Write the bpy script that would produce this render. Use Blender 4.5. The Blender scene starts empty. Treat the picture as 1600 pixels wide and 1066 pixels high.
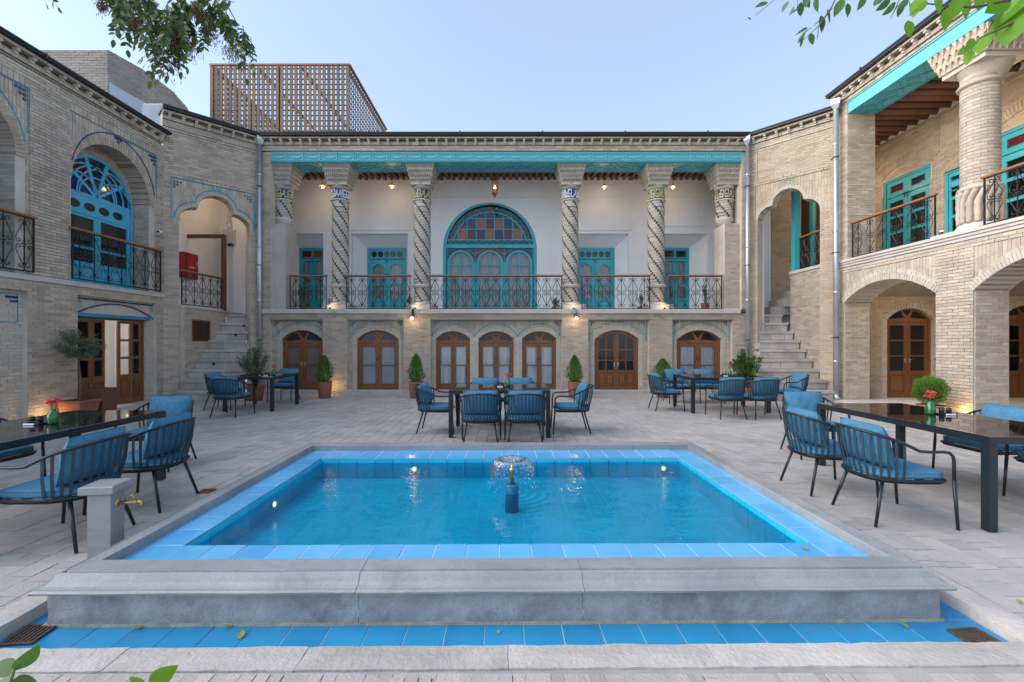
import bpy, math, random
from math import pi, sin, cos, radians, sqrt, atan2
from mathutils import Vector, Matrix
from mathutils.geometry import tessellate_polygon
random.seed(7)
S = bpy.context.scene
C = bpy.data.collections.new('courtyard'); S.collection.children.link(C)

# ------------------------------------------------------------------ camera, sky, sun, exposure
H = 1.45
cd = bpy.data.cameras.new('camera'); cam = bpy.data.objects.new('camera', cd); C.objects.link(cam)
cam.location = (0, 0, H); cam.rotation_euler = (radians(90), 0, 0)
cd.sensor_width = 36; cd.lens = 16.0; cd.shift_x = 0.00375; cd.shift_y = 0.00125
cd.clip_start = 0.05; cd.clip_end = 4000
S.camera = cam
W = bpy.data.worlds.new('World'); S.world = W; W.use_nodes = True
wn = W.node_tree; wn.nodes.clear()
wo = wn.nodes.new('ShaderNodeOutputWorld'); bg = wn.nodes.new('ShaderNodeBackground')
sky = wn.nodes.new('ShaderNodeTexSky'); sky.sky_type = 'NISHITA'; sky.sun_disc = False
SUN_EL, SUN_ROT = radians(26), radians(266)
sky.sun_elevation = SUN_EL; sky.sun_rotation = SUN_ROT
sky.air_density = 1.2; sky.dust_density = 2.8; sky.ozone_density = 2.8; sky.altitude = 900
hz = wn.nodes.new('ShaderNodeMixRGB'); hz.blend_type = 'MIX'; hz.inputs[0].default_value = 0.18
hz.inputs[2].default_value = (7.2, 7.9, 9.4, 1)      # thin high haze veiling the blue evenly
wn.links.new(sky.outputs[0], hz.inputs[1]); wn.links.new(hz.outputs[0], bg.inputs[0])
bg.inputs[1].default_value = 0.098
wn.links.new(bg.outputs[0], wo.inputs[0])
sd = bpy.data.lights.new('sun', 'SUN'); sd.energy = 2.0; sd.angle = radians(80); sd.color = (1, .955, .90)
sun = bpy.data.objects.new('sun', sd); C.objects.link(sun)
sv = Vector((sin(SUN_ROT) * cos(SUN_EL), cos(SUN_ROT) * cos(SUN_EL), sin(SUN_EL)))
sun.rotation_euler = sv.to_track_quat('Z', 'Y').to_euler(); sun.location = (0, -4, 12)
vs = S.view_settings; S.display_settings.display_device = 'sRGB'
vs.view_transform = 'Standard'; vs.look = 'None'; vs.gamma = 1; vs.use_curve_mapping = False
vs.exposure = 1.37
S.cycles.use_denoising = True
S.cycles.max_bounces = 6; S.cycles.transparent_max_bounces = 12
S.cycles.sample_clamp_indirect = 4

# ------------------------------------------------------------------ materials
def mat(name, cols, rough=.7, metal=0, var=.12, vs_=1.2, bump=0, bs=60, island=False, spec=.5, dirt=None, dsc=2.0, dth=.58, stretch=None, emit=None, speck=0, sps=260, transl=0, wr=0, vein=0, vsc=1.6):
    m = bpy.data.materials.new(name); m.use_nodes = True; nt = m.node_tree; N = nt.nodes; Lk = nt.links
    b = N['Principled BSDF']; b.inputs['Roughness'].default_value = rough; b.inputs['Metallic'].default_value = metal
    b.inputs['Specular IOR Level'].default_value = spec
    if not isinstance(cols[0], (tuple, list)): cols = [cols]
    geo = N.new('ShaderNodeNewGeometry'); pos = geo.outputs['Position']
    if stretch:
        mp = N.new('ShaderNodeMapping'); mp.inputs['Scale'].default_value = stretch
        Lk.new(pos, mp.inputs[0]); pos = mp.outputs[0]
    if len(cols) > 1:
        rp = N.new('ShaderNodeValToRGB'); rp.color_ramp.interpolation = 'LINEAR'
        el = rp.color_ramp.elements
        while len(el) < len(cols): el.new(.5)
        for i, c in enumerate(cols): el[i].position = i / (len(cols) - 1); el[i].color = (*c, 1)
        if island:
            oi = N.new('ShaderNodeObjectInfo'); ad = N.new('ShaderNodeMath'); ad.operation = 'ADD'
            fr = N.new('ShaderNodeMath'); fr.operation = 'FRACT'
            Lk.new(geo.outputs['Random Per Island'], ad.inputs[0]); Lk.new(oi.outputs['Random'], ad.inputs[1])
            Lk.new(ad.outputs[0], fr.inputs[0]); Lk.new(fr.outputs[0], rp.inputs[0])
        else:
            nz = N.new('ShaderNodeTexNoise'); nz.inputs['Scale'].default_value = vs_ * 6; nz.inputs['Detail'].default_value = 5
            Lk.new(pos, nz.inputs[0]); mr = N.new('ShaderNodeMapRange'); mr.inputs[1].default_value = .3; mr.inputs[2].default_value = .7
            Lk.new(nz.outputs[0], mr.inputs[0]); Lk.new(mr.outputs[0], rp.inputs[0])
        col = rp.outputs[0]
    else:
        rg = N.new('ShaderNodeRGB'); rg.outputs[0].default_value = (*cols[0], 1); col = rg.outputs[0]
    if var:
        n1 = N.new('ShaderNodeTexNoise'); n1.inputs['Scale'].default_value = vs_; n1.inputs['Detail'].default_value = 6
        n1.inputs['Roughness'].default_value = .65
        Lk.new(pos, n1.inputs[0]); r1 = N.new('ShaderNodeMapRange'); r1.inputs[1].default_value = .3; r1.inputs[2].default_value = .7
        r1.inputs[3].default_value = 1 - var; r1.inputs[4].default_value = 1 + var; Lk.new(n1.outputs[0], r1.inputs[0])
        mx = N.new('ShaderNodeVectorMath'); mx.operation = 'SCALE'; Lk.new(col, mx.inputs[0]); Lk.new(r1.outputs[0], mx.inputs[3]); col = mx.outputs[0]
    if speck:
        n9 = N.new('ShaderNodeTexNoise'); n9.inputs['Scale'].default_value = sps; n9.inputs['Detail'].default_value = 2; Lk.new(geo.outputs['Position'], n9.inputs[0])
        r9 = N.new('ShaderNodeMapRange'); r9.inputs[1].default_value = .3; r9.inputs[2].default_value = .7; r9.inputs[3].default_value = 1 - speck; r9.inputs[4].default_value = 1 + speck; Lk.new(n9.outputs[0], r9.inputs[0])
        m9 = N.new('ShaderNodeVectorMath'); m9.operation = 'SCALE'; Lk.new(col, m9.inputs[0]); Lk.new(r9.outputs[0], m9.inputs[3]); col = m9.outputs[0]
    if dirt:
        n2 = N.new('ShaderNodeTexNoise'); n2.inputs['Scale'].default_value = dsc; n2.inputs['Detail'].default_value = 8; n2.inputs['Roughness'].default_value = .7
        Lk.new(pos, n2.inputs[0]); r2 = N.new('ShaderNodeMapRange'); r2.inputs[1].default_value = dth; r2.inputs[2].default_value = dth + .14
        Lk.new(n2.outputs[0], r2.inputs[0]); sc = N.new('ShaderNodeMath'); sc.operation = 'MULTIPLY'; sc.inputs[1].default_value = .6
        Lk.new(r2.outputs[0], sc.inputs[0])
        m2 = N.new('ShaderNodeMixRGB'); Lk.new(sc.outputs[0], m2.inputs[0]); Lk.new(col, m2.inputs[1]); m2.inputs[2].default_value = (*dirt, 1); col = m2.outputs[0]
    if vein:
        nv = N.new('ShaderNodeTexNoise'); nv.inputs['Scale'].default_value = vsc; nv.inputs['Detail'].default_value = 7; nv.inputs['Distortion'].default_value = .6; Lk.new(geo.outputs['Position'], nv.inputs[0])
        q1 = N.new('ShaderNodeMath'); q1.operation = 'SUBTRACT'; q1.inputs[1].default_value = .5; Lk.new(nv.outputs[0], q1.inputs[0]); q2 = N.new('ShaderNodeMath'); q2.operation = 'ABSOLUTE'; Lk.new(q1.outputs[0], q2.inputs[0])
        q3 = N.new('ShaderNodeMapRange'); q3.inputs[1].default_value = 0; q3.inputs[2].default_value = .012; q3.inputs[3].default_value = vein; q3.inputs[4].default_value = 0; Lk.new(q2.outputs[0], q3.inputs[0])
        q4 = N.new('ShaderNodeMixRGB'); Lk.new(q3.outputs[0], q4.inputs[0]); Lk.new(col, q4.inputs[1]); q4.inputs[2].default_value = (.55, .56, .57, 1); col = q4.outputs[0]
    Lk.new(col, b.inputs['Base Color'])
    if bump:
        n3 = N.new('ShaderNodeTexNoise'); n3.inputs['Scale'].default_value = bs; n3.inputs['Detail'].default_value = 4
        Lk.new(pos, n3.inputs[0]); bp = N.new('ShaderNodeBump'); bp.inputs['Strength'].default_value = bump; bp.inputs['Distance'].default_value = .01
        Lk.new(n3.outputs[0], bp.inputs['Height'])
        if wr:
            tc = N.new('ShaderNodeTexCoord'); n4 = N.new('ShaderNodeTexNoise'); n4.inputs['Scale'].default_value = 7; n4.inputs['Detail'].default_value = 3; n4.inputs['Distortion'].default_value = 1.2
            oi2 = N.new('ShaderNodeObjectInfo'); a4 = N.new('ShaderNodeVectorMath'); Lk.new(tc.outputs['Object'], a4.inputs[0]); c4 = N.new('ShaderNodeMath'); c4.operation = 'MULTIPLY'; c4.inputs[1].default_value = 40
            Lk.new(oi2.outputs['Random'], c4.inputs[0]); Lk.new(c4.outputs[0], a4.inputs[1]); Lk.new(a4.outputs[0], n4.inputs[0])
            b4 = N.new('ShaderNodeBump'); b4.inputs['Strength'].default_value = wr; b4.inputs['Distance'].default_value = .03; Lk.new(n4.outputs[0], b4.inputs['Height']); Lk.new(b4.outputs[0], bp.inputs['Normal'])
        Lk.new(bp.outputs[0], b.inputs['Normal'])
    if transl:
        tr = N.new('ShaderNodeBsdfTranslucent'); ms = N.new('ShaderNodeMixShader'); ms.inputs[0].default_value = transl; Lk.new(col, tr.inputs[0])
        Lk.new(b.outputs[0], ms.inputs[1]); Lk.new(tr.outputs[0], ms.inputs[2]); Lk.new(ms.outputs[0], N['Material Output'].inputs[0])
    if emit:
        b.inputs['Emission Color'].default_value = (*emit[0], 1); b.inputs['Emission Strength'].default_value = emit[1]
    return m
def glassy(name, tint, base=.04, rough=.02, bumpk=0, bsc=8, ior=1.45, fac=1.0):
    m = bpy.data.materials.new(name); m.use_nodes = True; nt = m.node_tree; N = nt.nodes; Lk = nt.links
    N.remove(N['Principled BSDF']); out = N['Material Output']
    t = N.new('ShaderNodeBsdfTransparent'); t.inputs[0].default_value = (*tint, 1)
    g = N.new('ShaderNodeBsdfGlossy'); g.inputs['Roughness'].default_value = rough
    f = N.new('ShaderNodeFresnel'); f.inputs[0].default_value = ior
    mx = N.new('ShaderNodeMixShader'); ml = N.new('ShaderNodeMath'); ml.operation = 'MULTIPLY'; ml.inputs[1].default_value = fac; ml.use_clamp = True
    Lk.new(f.outputs[0], ml.inputs[0]); Lk.new(ml.outputs[0], mx.inputs[0]); Lk.new(t.outputs[0], mx.inputs[1]); Lk.new(g.outputs[0], mx.inputs[2])
    if bumpk:
        geo = N.new('ShaderNodeNewGeometry'); n = N.new('ShaderNodeTexNoise'); n.inputs['Scale'].default_value = bsc; n.inputs['Detail'].default_value = 3
        Lk.new(geo.outputs['Position'], n.inputs[0])
        # rings of ripples spreading from the fountain
        vm = N.new('ShaderNodeVectorMath'); vm.operation = 'DISTANCE'; vm.inputs[1].default_value = (.035, 4.12, .09)
        Lk.new(geo.outputs['Position'], vm.inputs[0])
        s1 = N.new('ShaderNodeMath'); s1.operation = 'MULTIPLY'; s1.inputs[1].default_value = 75; Lk.new(vm.outputs['Value'], s1.inputs[0])
        s2 = N.new('ShaderNodeMath'); s2.operation = 'SINE'; Lk.new(s1.outputs[0], s2.inputs[0])
        s3 = N.new('ShaderNodeMapRange'); s3.inputs[1].default_value = .1; s3.inputs[2].default_value = .75; s3.inputs[3].default_value = .22; s3.inputs[4].default_value = 0
        Lk.new(vm.outputs['Value'], s3.inputs[0]); s4 = N.new('ShaderNodeMath'); s4.operation = 'MULTIPLY'
        Lk.new(s2.outputs[0], s4.inputs[0]); Lk.new(s3.outputs[0], s4.inputs[1])
        s5 = N.new('ShaderNodeMath'); s5.operation = 'ADD'; Lk.new(n.outputs[0], s5.inputs[0]); Lk.new(s4.outputs[0], s5.inputs[1])
        bp = N.new('ShaderNodeBump'); bp.inputs['Strength'].default_value = bumpk; bp.inputs['Distance'].default_value = .02
        Lk.new(s5.outputs[0], bp.inputs['Height']); Lk.new(bp.outputs[0], g.inputs['Normal']); Lk.new(bp.outputs[0], f.inputs['Normal'])
    Lk.new(mx.outputs[0], out.inputs[0]); return m

M = {}
M['brick'] = mat('brick', [(.49, .41, .325), (.535, .455, .365), (.44, .36, .28), (.55, .485, .39), (.49, .405, .31), (.44, .38, .315), (.40, .315, .25), (.46, .40, .345)], .9, island=True, var=.22, vs_=.55, speck=.08, bump=.5, bs=90, dirt=(.33, .285, .245), dsc=1.1, dth=.54)
M['brick_warm'] = mat('brick_warm', [(.45, .355, .265), (.51, .42, .32), (.40, .305, .225), (.48, .385, .29)], .9, island=True, var=.18, vs_=.8, bump=.5, bs=90)
M['brick_white'] = mat('brick_white', [(.50, .445, .37), (.56, .505, .425), (.46, .40, .33)], .85, island=True, var=.1, bump=.4, bs=90)
M['mortar'] = mat('mortar', (.58, .51, .43), .95, var=.18, vs_=2, bump=.6, bs=60)
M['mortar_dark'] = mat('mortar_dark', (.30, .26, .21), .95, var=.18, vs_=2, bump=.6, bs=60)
M['stucco'] = mat('stucco', (.46, .42, .37), .9, var=.15, bump=.7, bs=25, dirt=(.55, .50, .45))
M['plaster'] = mat('plaster', (.78, .785, .80), .85, var=.07, vs_=1.1, bump=.08, bs=30)
M['stone'] = mat('stone', [(.43, .39, .355), (.49, .45, .41), (.40, .36, .33)], .85, island=True, var=.22, vs_=2.2, speck=.12, bump=.6, bs=40, dirt=(.30, .28, .26), dsc=3)
M['slab'] = mat('slab', (.55, .51, .47), .8, var=.12, vs_=2, bump=.3, bs=40, dirt=(.36, .34, .31))
M['marble'] = mat('marble', [(.29, .29, .295), (.32, .32, .32), (.27, .275, .285)], .5, island=True, var=.24, vs_=4.0, speck=.20, vein=.10, bump=.3, bs=120, dirt=(.18, .195, .215), dsc=2.0, dth=.48)
M['marble_face'] = mat('marble_face', [(.25, .265, .28), (.285, .295, .305)], .55, island=True, var=.28, vs_=5, speck=.2, vein=.12, bump=.4, bs=90, dirt=(.13, .14, .145), dsc=3, dth=.5)
M['topiary'] = mat('topiary', [(.08, .20, .015), (.13, .30, .02), (.04, .11, .008)], .6, island=True, var=.15, vs_=6)
M['paver'] = mat('paver', [(.415, .385, .36), (.445, .41, .385), (.39, .365, .345), (.435, .40, .37), (.46, .43, .40), (.405, .38, .36), (.355, .33, .31), (.43, .40, .385)], .85, island=True, var=.17, vs_=1.0, speck=.10, bump=.5, bs=70, dirt=(.28, .26, .24), dsc=1.0, dth=.56)
M['joint'] = mat('joint', (.37, .34, .31), .95, var=.25, vs_=2)
M['tile'] = mat('tile', [(.11, .42, .72), (.14, .47, .78), (.095, .38, .68)], .15, island=True, var=.09, vs_=2, spec=.4, dirt=(.17, .38, .62), dsc=5, dth=.62)
M['pit_tile'] = mat('pit_tile', [(.016, .46, .66), (.022, .49, .70), (.014, .43, .62)], .2, island=True, var=.14, vs_=1.5)
M['pit_grout'] = mat('pit_grout', (.07, .46, .68), .8, var=.2)
M['grout'] = mat('grout', (.42, .58, .70), .8, var=.1)
M['channel_tile'] = mat('channel_tile', [(.022, .29, .56), (.03, .32, .60), (.018, .26, .52)], .25, island=True, var=.1, vs_=3, dirt=(.12, .28, .45), dsc=4)
M['cyan'] = mat('cyan', [(.04, .36, .42), (.05, .42, .48)], .45, var=.12, vs_=2, bump=.1, bs=30, stretch=(1, 1, .3))
M['blue_paint'] = mat('blue_paint', (.075, .42, .60), .5, var=.06, vs_=3, bump=.1, bs=30)
M['capital'] = mat('capital', [(.40, .355, .30), (.46, .41, .35), (.36, .32, .27)], .9, island=True, var=.14, vs_=6, bump=.4, bs=60)
M['cyan_pale'] = mat('cyan_pale', (.12, .45, .52), .5, var=.07, vs_=3, bump=.1, bs=30)
M['wood'] = mat('wood', [(.16, .060, .020), (.23, .092, .032), (.12, .042, .015)], .38, var=.15, vs_=1.0, bump=.1, bs=60, stretch=(6, 6, 1))
M['wood_dark'] = mat('wood_dark', [(.10, .045, .022), (.14, .06, .03)], .45, var=.15, vs_=1.0, stretch=(6, 6, 1))
M['handrail'] = mat('handrail', [(.24, .105, .045), (.32, .145, .06)], .4, var=.1, vs_=3)
M['log'] = mat('log', [(.15, .06, .035), (.22, .085, .045), (.12, .05, .03)], .6, island=True, var=.15, vs_=3)
M['pine_dark'] = mat('pine_dark', (.12, .055, .045), .8, var=.1)
M['pine'] = mat('pine', [(.20, .14, .10), (.25, .175, .12), (.165, .11, .08)], .7, island=True, var=.12, vs_=2, dirt=(.30, .16, .08), dsc=9, dth=.66)
M['iron'] = mat('iron', (.012, .014, .016), .45, var=0)
M['frame'] = mat('frame', (.012, .018, .024), .35, var=0)
M['slat'] = mat('slat', (.012, .045, .075), .6, var=0)
M['cushion'] = mat('cushion', [(.055, .175, .285), (.075, .22, .34)], .9, var=.10, vs_=5, bump=.25, bs=350, spec=.2, wr=.35)
M['glass_top'] = mat('glass_top', (.012, .013, .014), .03, var=0, spec=1.0)
M['glass_top'].node_tree.nodes['Principled BSDF'].inputs['IOR'].default_value = 1.9
M['gutter'] = mat('gutter', (.022, .020, .020), .5, var=.2)
M['steel'] = mat('steel', (.52, .56, .60), .35, metal=.75, var=.1, vs_=3)
M['sheet'] = mat('sheet', (.24, .29, .36), .4, metal=.2, var=.15, vs_=3)  # blue of the reflected sky is put into the base colour
M['white'] = mat('white', (.75, .75, .75), .5, var=0)
M['terracotta'] = mat('terracotta', [(.27, .10, .065), (.33, .13, .08)], .7, var=.12, vs_=4, bump=.2, bs=40)
M['brown_pot'] = mat('brown_pot', (.16, .07, .045), .5, var=.1, vs_=4)
M['soil'] = mat('soil', (.06, .045, .03), .95, var=.2, vs_=20)
M['leaf'] = mat('leaf', [(.05, .13, .02), (.09, .20, .03), (.035, .10, .018)], .5, transl=.35, island=True, var=.15, vs_=2)
M['leaf_bright'] = mat('leaf_bright', [(.13, .32, .012), (.19, .40, .02), (.09, .25, .01)], .55, transl=.45, island=True, var=.15, vs_=4)
M['leaf_dark'] = mat('leaf_dark', [(.035, .085, .018), (.06, .14, .028), (.045, .10, .022), (.11, .17, .03)], .5, transl=.3, island=True, var=.15, vs_=4)
M['leaf_olive'] = mat('leaf_olive', [(.10, .13, .075), (.14, .17, .10), (.07, .10, .05)], .6, island=True, var=.1, vs_=4)
M['conifer'] = mat('conifer', [(.05, .15, .014), (.09, .23, .022), (.02, .075, .008)], .6, island=True, var=.2, vs_=6)
M['leaf_core'] = mat('leaf_core', (.012, .04, .008), .9, var=.2, vs_=8)
M['rust'] = mat('rust', [(.06, .045, .04), (.10, .07, .055), (.045, .035, .035)], .9, var=.2, vs_=8)
M['fountain'] = mat('fountain', (.02, .13, .24), .3, var=.1)
M['joint_line'] = mat('joint_line', (.36, .33, .24), .9, var=.3, vs_=12, bump=.6, bs=60, dirt=(.12, .13, .10), dsc=6)
M['brick_grey'] = mat('brick_grey', [(.33, .30, .27), (.37, .34, .31), (.29, .26, .235)], .95, island=True, var=.2, vs_=.8, speck=.1, bump=.5, bs=90, dirt=(.22, .20, .19), dsc=1.2)
M['seed'] = mat('seed', [(.13, .07, .035), (.19, .11, .06), (.09, .05, .03)], .8, island=True, var=0)
M['bark'] = mat('bark', (.12, .085, .06), .9, var=.2, vs_=8)
M['yellow_leaf'] = mat('yellow_leaf', (.34, .30, .05), .6, var=.3, vs_=30)
M['red'] = mat('red', (.33, .012, .014), .4, var=.05)
M['flower'] = mat('flower', [(.60, .02, .03), (.75, .05, .05)], .6, island=True, var=.1)
M['green_glass'] = mat('green_glass', (.008, .12, .03), .05, var=0, spec=.8)
M['black'] = mat('black', (.012, .012, .012), .4, var=0)
M['ink_tile'] = mat('ink_tile', [(.03, .03, .045), (.045, .04, .04), (.03, .035, .07)], .35, island=True, var=0)
M['teal_tile'] = mat('teal_tile', [(.03, .30, .36), (.04, .36, .42), (.02, .22, .34)], .25, island=True, var=.1)
M['navy_tile'] = mat('navy_tile', [(.02, .04, .12), (.03, .06, .16)], .25, island=True, var=.1)
M['yellow_tile'] = mat('yellow_tile', [(.52, .42, .13), (.60, .52, .26)], .35, island=True, var=.05)
M['white_tile'] = mat('white_tile', [(.66, .68, .70), (.74, .75, .74)], .3, island=True, var=.05)
M['cream_line'] = mat('cream_line', (.60, .55, .47), .8, var=.1)
M['curtain'] = mat('curtain', (.90, .90, .91), .9, var=.04)
M['curtain_grey'] = mat('curtain_grey', (.50, .50, .52), .9, var=.06)
M['frost'] = mat('frost', (.23, .26, .30), .35, var=.12, vs_=2)
M['frost_brown'] = mat('frost_brown', (.15, .105, .085), .4, var=.12, vs_=3)
M['dark'] = mat('dark', (.02, .018, .018), .7, var=0)
M['night'] = mat('night', (.022, .02, .024), .08, var=0, spec=.6)
M['blue_pane'] = mat('blue_pane', (.012, .018, .10), .08, var=0, spec=.6)
M['red_pane'] = mat('red_pane', (.10, .010, .010), .08, var=0, spec=.6)
M['amber_pane'] = mat('amber_pane', (.28, .09, .010), .08, var=0, spec=.6)
M['brass'] = mat('brass', (.55, .40, .20), .3, metal=.9, var=0)
M['copper'] = mat('copper', (.32, .15, .08), .4, metal=.7, var=.1, vs_=8)
M['bulb'] = mat('bulb', (1, .9, .7), .5, var=0, emit=((1, .80, .52), 6))
M['pool_lamp'] = mat('pool_lamp', (1, .9, .7), .5, var=0, emit=((1, .66, .24), .8))
M['pane'] = glassy('pane', (.96, .97, .98), ior=1.5, fac=1.0)
M['water'] = glassy('water', (.62, .93, .97), rough=.03, bumpk=.34, bsc=9, ior=1.33, fac=.85)
M['spray'] = glassy('spray', (.97, .98, .99), rough=.2, bumpk=.6, bsc=40, ior=1.33, fac=1.0)

# ------------------------------------------------------------------ mesh builder
class MB:
    def __init__(s): s.v = []; s.f = []; s.smooth = False
    def add(s, vs, fs):
        b = len(s.v); s.v += [tuple(v) for v in vs]; s.f += [tuple(i + b for i in f) for f in fs]; return s
    def box(s, x0, x1, y0, y1, z0, z1):
        return s.add([(x0, y0, z0), (x1, y0, z0), (x1, y1, z0), (x0, y1, z0), (x0, y0, z1), (x1, y0, z1), (x1, y1, z1), (x0, y1, z1)],
              [(0, 3, 2, 1), (4, 5, 6, 7), (0, 1, 5, 4), (1, 2, 6, 5), (2, 3, 7, 6), (3, 0, 4, 7)])
    def cbox(s, x0, x1, y0, y1, z0, z1, c=.006):
        b = MB()
        vs = []
        for (zz, k) in ((z0, c), (z0 + c, 0), (z1 - c, 0), (z1, c)):
            vs += [(x0 + k, y0 + k, zz), (x1 - k, y0 + k, zz), (x1 - k, y1 - k, zz), (x0 + k, y1 - k, zz)]
        fs = [(0, 3, 2, 1), (12, 13, 14, 15)]
        for r in range(3):
            for i in range(4):
                j = (i + 1) % 4; fs.append((r * 4 + i, r * 4 + j, r * 4 + 4 + j, r * 4 + 4 + i))
        return s.add(vs, fs)
    def hexa(s, p):                       # 8 points: bottom 4, top 4
        return s.add(p, [(0, 3, 2, 1), (4, 5, 6, 7), (0, 1, 5, 4), (1, 2, 6, 5), (2, 3, 7, 6), (3, 0, 4, 7)])
    def bar(s, a, b, w, h=None):          # square bar from a to b
        h = h or w; a = Vector(a); b = Vector(b); d = (b - a).normalized()
        up = Vector((0, 0, 1)) if abs(d.z) < .95 else Vector((0, 1, 0))
        r = d.cross(up).normalized() * w / 2; u = r.cross(d).normalized() * h / 2
        return s.hexa([a - r - u, a + r - u, b + r - u, b - r - u, a - r + u, a + r + u, b + r + u, b - r + u])
    def tube(s, pts, r, n=6, closed=False, caps=True):
        P = [Vector(p) for p in pts]; k = len(P); rs = r if isinstance(r, (list, tuple)) else [r] * k
        vs = []; prev = None
        for i in range(k):
            if closed: d = P[(i + 1) % k] - P[i - 1]
            else: d = P[min(i + 1, k - 1)] - P[max(i - 1, 0)]
            d = d.normalized() if d.length > 1e-9 else Vector((0, 0, 1))
            if prev is None:
                up = Vector((0, 0, 1)) if abs(d.z) < .9 else Vector((0, 1, 0)); u = (up - d * up.dot(d)).normalized()
            else:
                u = prev - d * prev.dot(d); u = u.normalized() if u.length > 1e-6 else d.orthogonal().normalized()
            prev = u; w = d.cross(u)
            for j in range(n):
                a = 2 * pi * j / n; vs.append(P[i] + (u * cos(a) + w * sin(a)) * rs[i])
        fs = []
        for i in range(k if closed else k - 1):
            i2 = (i + 1) % k
            for j in range(n):
                j2 = (j + 1) % n; fs.append((i * n + j, i * n + j2, i2 * n + j2, i2 * n + j))
        if caps and not closed: fs.append(tuple(range(n))[::-1]); fs.append(tuple((k - 1) * n + j for j in range(n)))
        return s.add(vs, fs)
    def lathe(s, prof, n=20, cx=0, cy=0, cap=True, a0=0, a1=2 * pi):
        full = abs(a1 - a0 - 2 * pi) < 1e-6; m = n if full else n + 1; vs = []; fs = []
        for (r, z) in prof:
            for j in range(m):
                a = a0 + (a1 - a0) * j / n; vs.append((cx + r * cos(a), cy + r * sin(a), z))
        for i in range(len(prof) - 1):
            for j in range(n):
                j2 = (j + 1) % m; fs.append((i * m + j, i * m + j2, (i + 1) * m + j2, (i + 1) * m + j))
        if cap and full: fs.append(tuple(range(m))[::-1]); fs.append(tuple((len(prof) - 1) * m + j for j in range(m)))
        return s.add(vs, fs)
    def merge(s, o, mtx=None):
        vs = [tuple(mtx @ Vector(v)) for v in o.v] if mtx is not None else o.v
        return s.add(vs, o.f)
    def mesh(s, name, material=None, smooth=False):
        me = bpy.data.meshes.new(name); me.from_pydata(s.v, [], s.f)
        if material is not None: me.materials.append(material)
        if smooth: me.polygons.foreach_set('use_smooth', [True] * len(me.polygons))
        me.update(); return me

WM = {}
REG = {}
def obj(name, me, parent=None, mtx=None, world=None, m=None, smooth=False, kind=None):
    if isinstance(me, MB): me = me.mesh(name, m, smooth)
    o = bpy.data.objects.new(name, me); C.objects.link(o)
    if parent is not None: o.parent = parent; REG.setdefault(parent.name, []).append(o)
    if world is not None and parent is not None: mtx = WM[parent.name].inverted() @ world
    elif world is not None: mtx = world
    if mtx is not None: o.matrix_basis = mtx
    WM[o.name] = (WM[parent.name] if parent is not None and parent.name in WM else Matrix()) @ (mtx if mtx is not None else Matrix())
    if kind: o['kind'] = kind
    return o
def T(x, y, z=0, rz=0): return Matrix.Translation((x, y, z)) @ Matrix.Rotation(rz, 4, 'Z')
def thing(name, label, cat, loc=(0, 0, 0), rz=0, group=None):
    o = bpy.data.objects.new(name, None); C.objects.link(o); o.empty_display_size = .1
    o.matrix_basis = T(*loc, rz=rz); WM[o.name] = o.matrix_basis.copy()
    o['label'] = label; o['category'] = cat
    if group: o['group'] = group
    return o
def tag(o, label, cat, group=None):
    o['label'] = label; o['category'] = cat
    if group: o['group'] = group
    return o
def dup(root, loc, rz, label, group=None):
    r = root.copy(); C.objects.link(r); r.matrix_basis = T(*loc, rz=rz); WM[r.name] = r.matrix_basis.copy(); r['label'] = label
    if group: r['group'] = group
    for ch in KIDS(root):
        c = ch.copy(); C.objects.link(c); c.parent = r
        for g in KIDS(ch):
            d = g.copy(); C.objects.link(d); d.parent = c
    return r
def KIDS(o): return REG.get(o.name, [])
def lamp(name, loc, power, col=(1, .72, .40), size=.05, kind='POINT', rot=None, spot=None):
    l = bpy.data.lights.new(name, kind); l.energy = power; l.color = col; l.shadow_soft_size = size
    if spot: l.spot_size = spot; l.spot_blend = .8
    o = bpy.data.objects.new(name, l); o.location = loc; C.objects.link(o)
    if rot: o.rotation_euler = rot
    return o

# ------------------------------------------------------------------ shapes on a wall plane: (u, z)
def outline(u0, u1, z0, zs, rise=0, kind='arc', n=18, cusp=None):
    pts = [(u0, z0), (u1, z0)]; a = (u1 - u0) / 2; uc = (u0 + u1) / 2
    if kind == 'tre':
        zc, top = cusp; aw = a * .50
        k = n // 3
        for i in range(k + 1):
            t = pi / 2 * i / k; pts.append((u1 - (a - aw) * (1 - cos(t)), zs + (zc - zs) * sin(t)))
        for i in range(1, n):
            t = pi * i / n; pts.append((uc + aw * cos(t), zc + (top - zc) * sin(t)))
        for i in range(k, -1, -1):
            t = pi / 2 * i / k; pts.append((u0 + (a - aw) * (1 - cos(t)), zs + (zc - zs) * sin(t)))
        return pts
    if rise <= 0:
        for i in range(n + 1): pts.append((u1 - 2 * a * i / n, zs))
        return pts
    if rise >= a * .85:
        for i in range(n + 1):
            t = pi * i / n; pts.append((uc + a * cos(t), zs + rise * sin(t)))
    else:
        R = (a * a + rise * rise) / (2 * rise); zc = zs + rise - R; th = math.asin(a / R)
        for i in range(n + 1):
            t = pi / 2 - th + 2 * th * i / n; pts.append((uc + R * cos(t), zc + R * sin(t)))
    return pts
def rect(u0, u1, z0, z1): return [(u0, z0), (u1, z0), (u1, z1), (u0, z1)]
def crossings(poly, z):
    xs = []
    for i in range(len(poly)):
        (a, b), (c, d) = poly[i], poly[(i + 1) % len(poly)]
        if (b <= z < d) or (d <= z < b): xs.append(a + (c - a) * (z - b) / (d - b))
    xs.sort(); return [(xs[i], xs[i + 1]) for i in range(0, len(xs) - 1, 2)]
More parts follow.
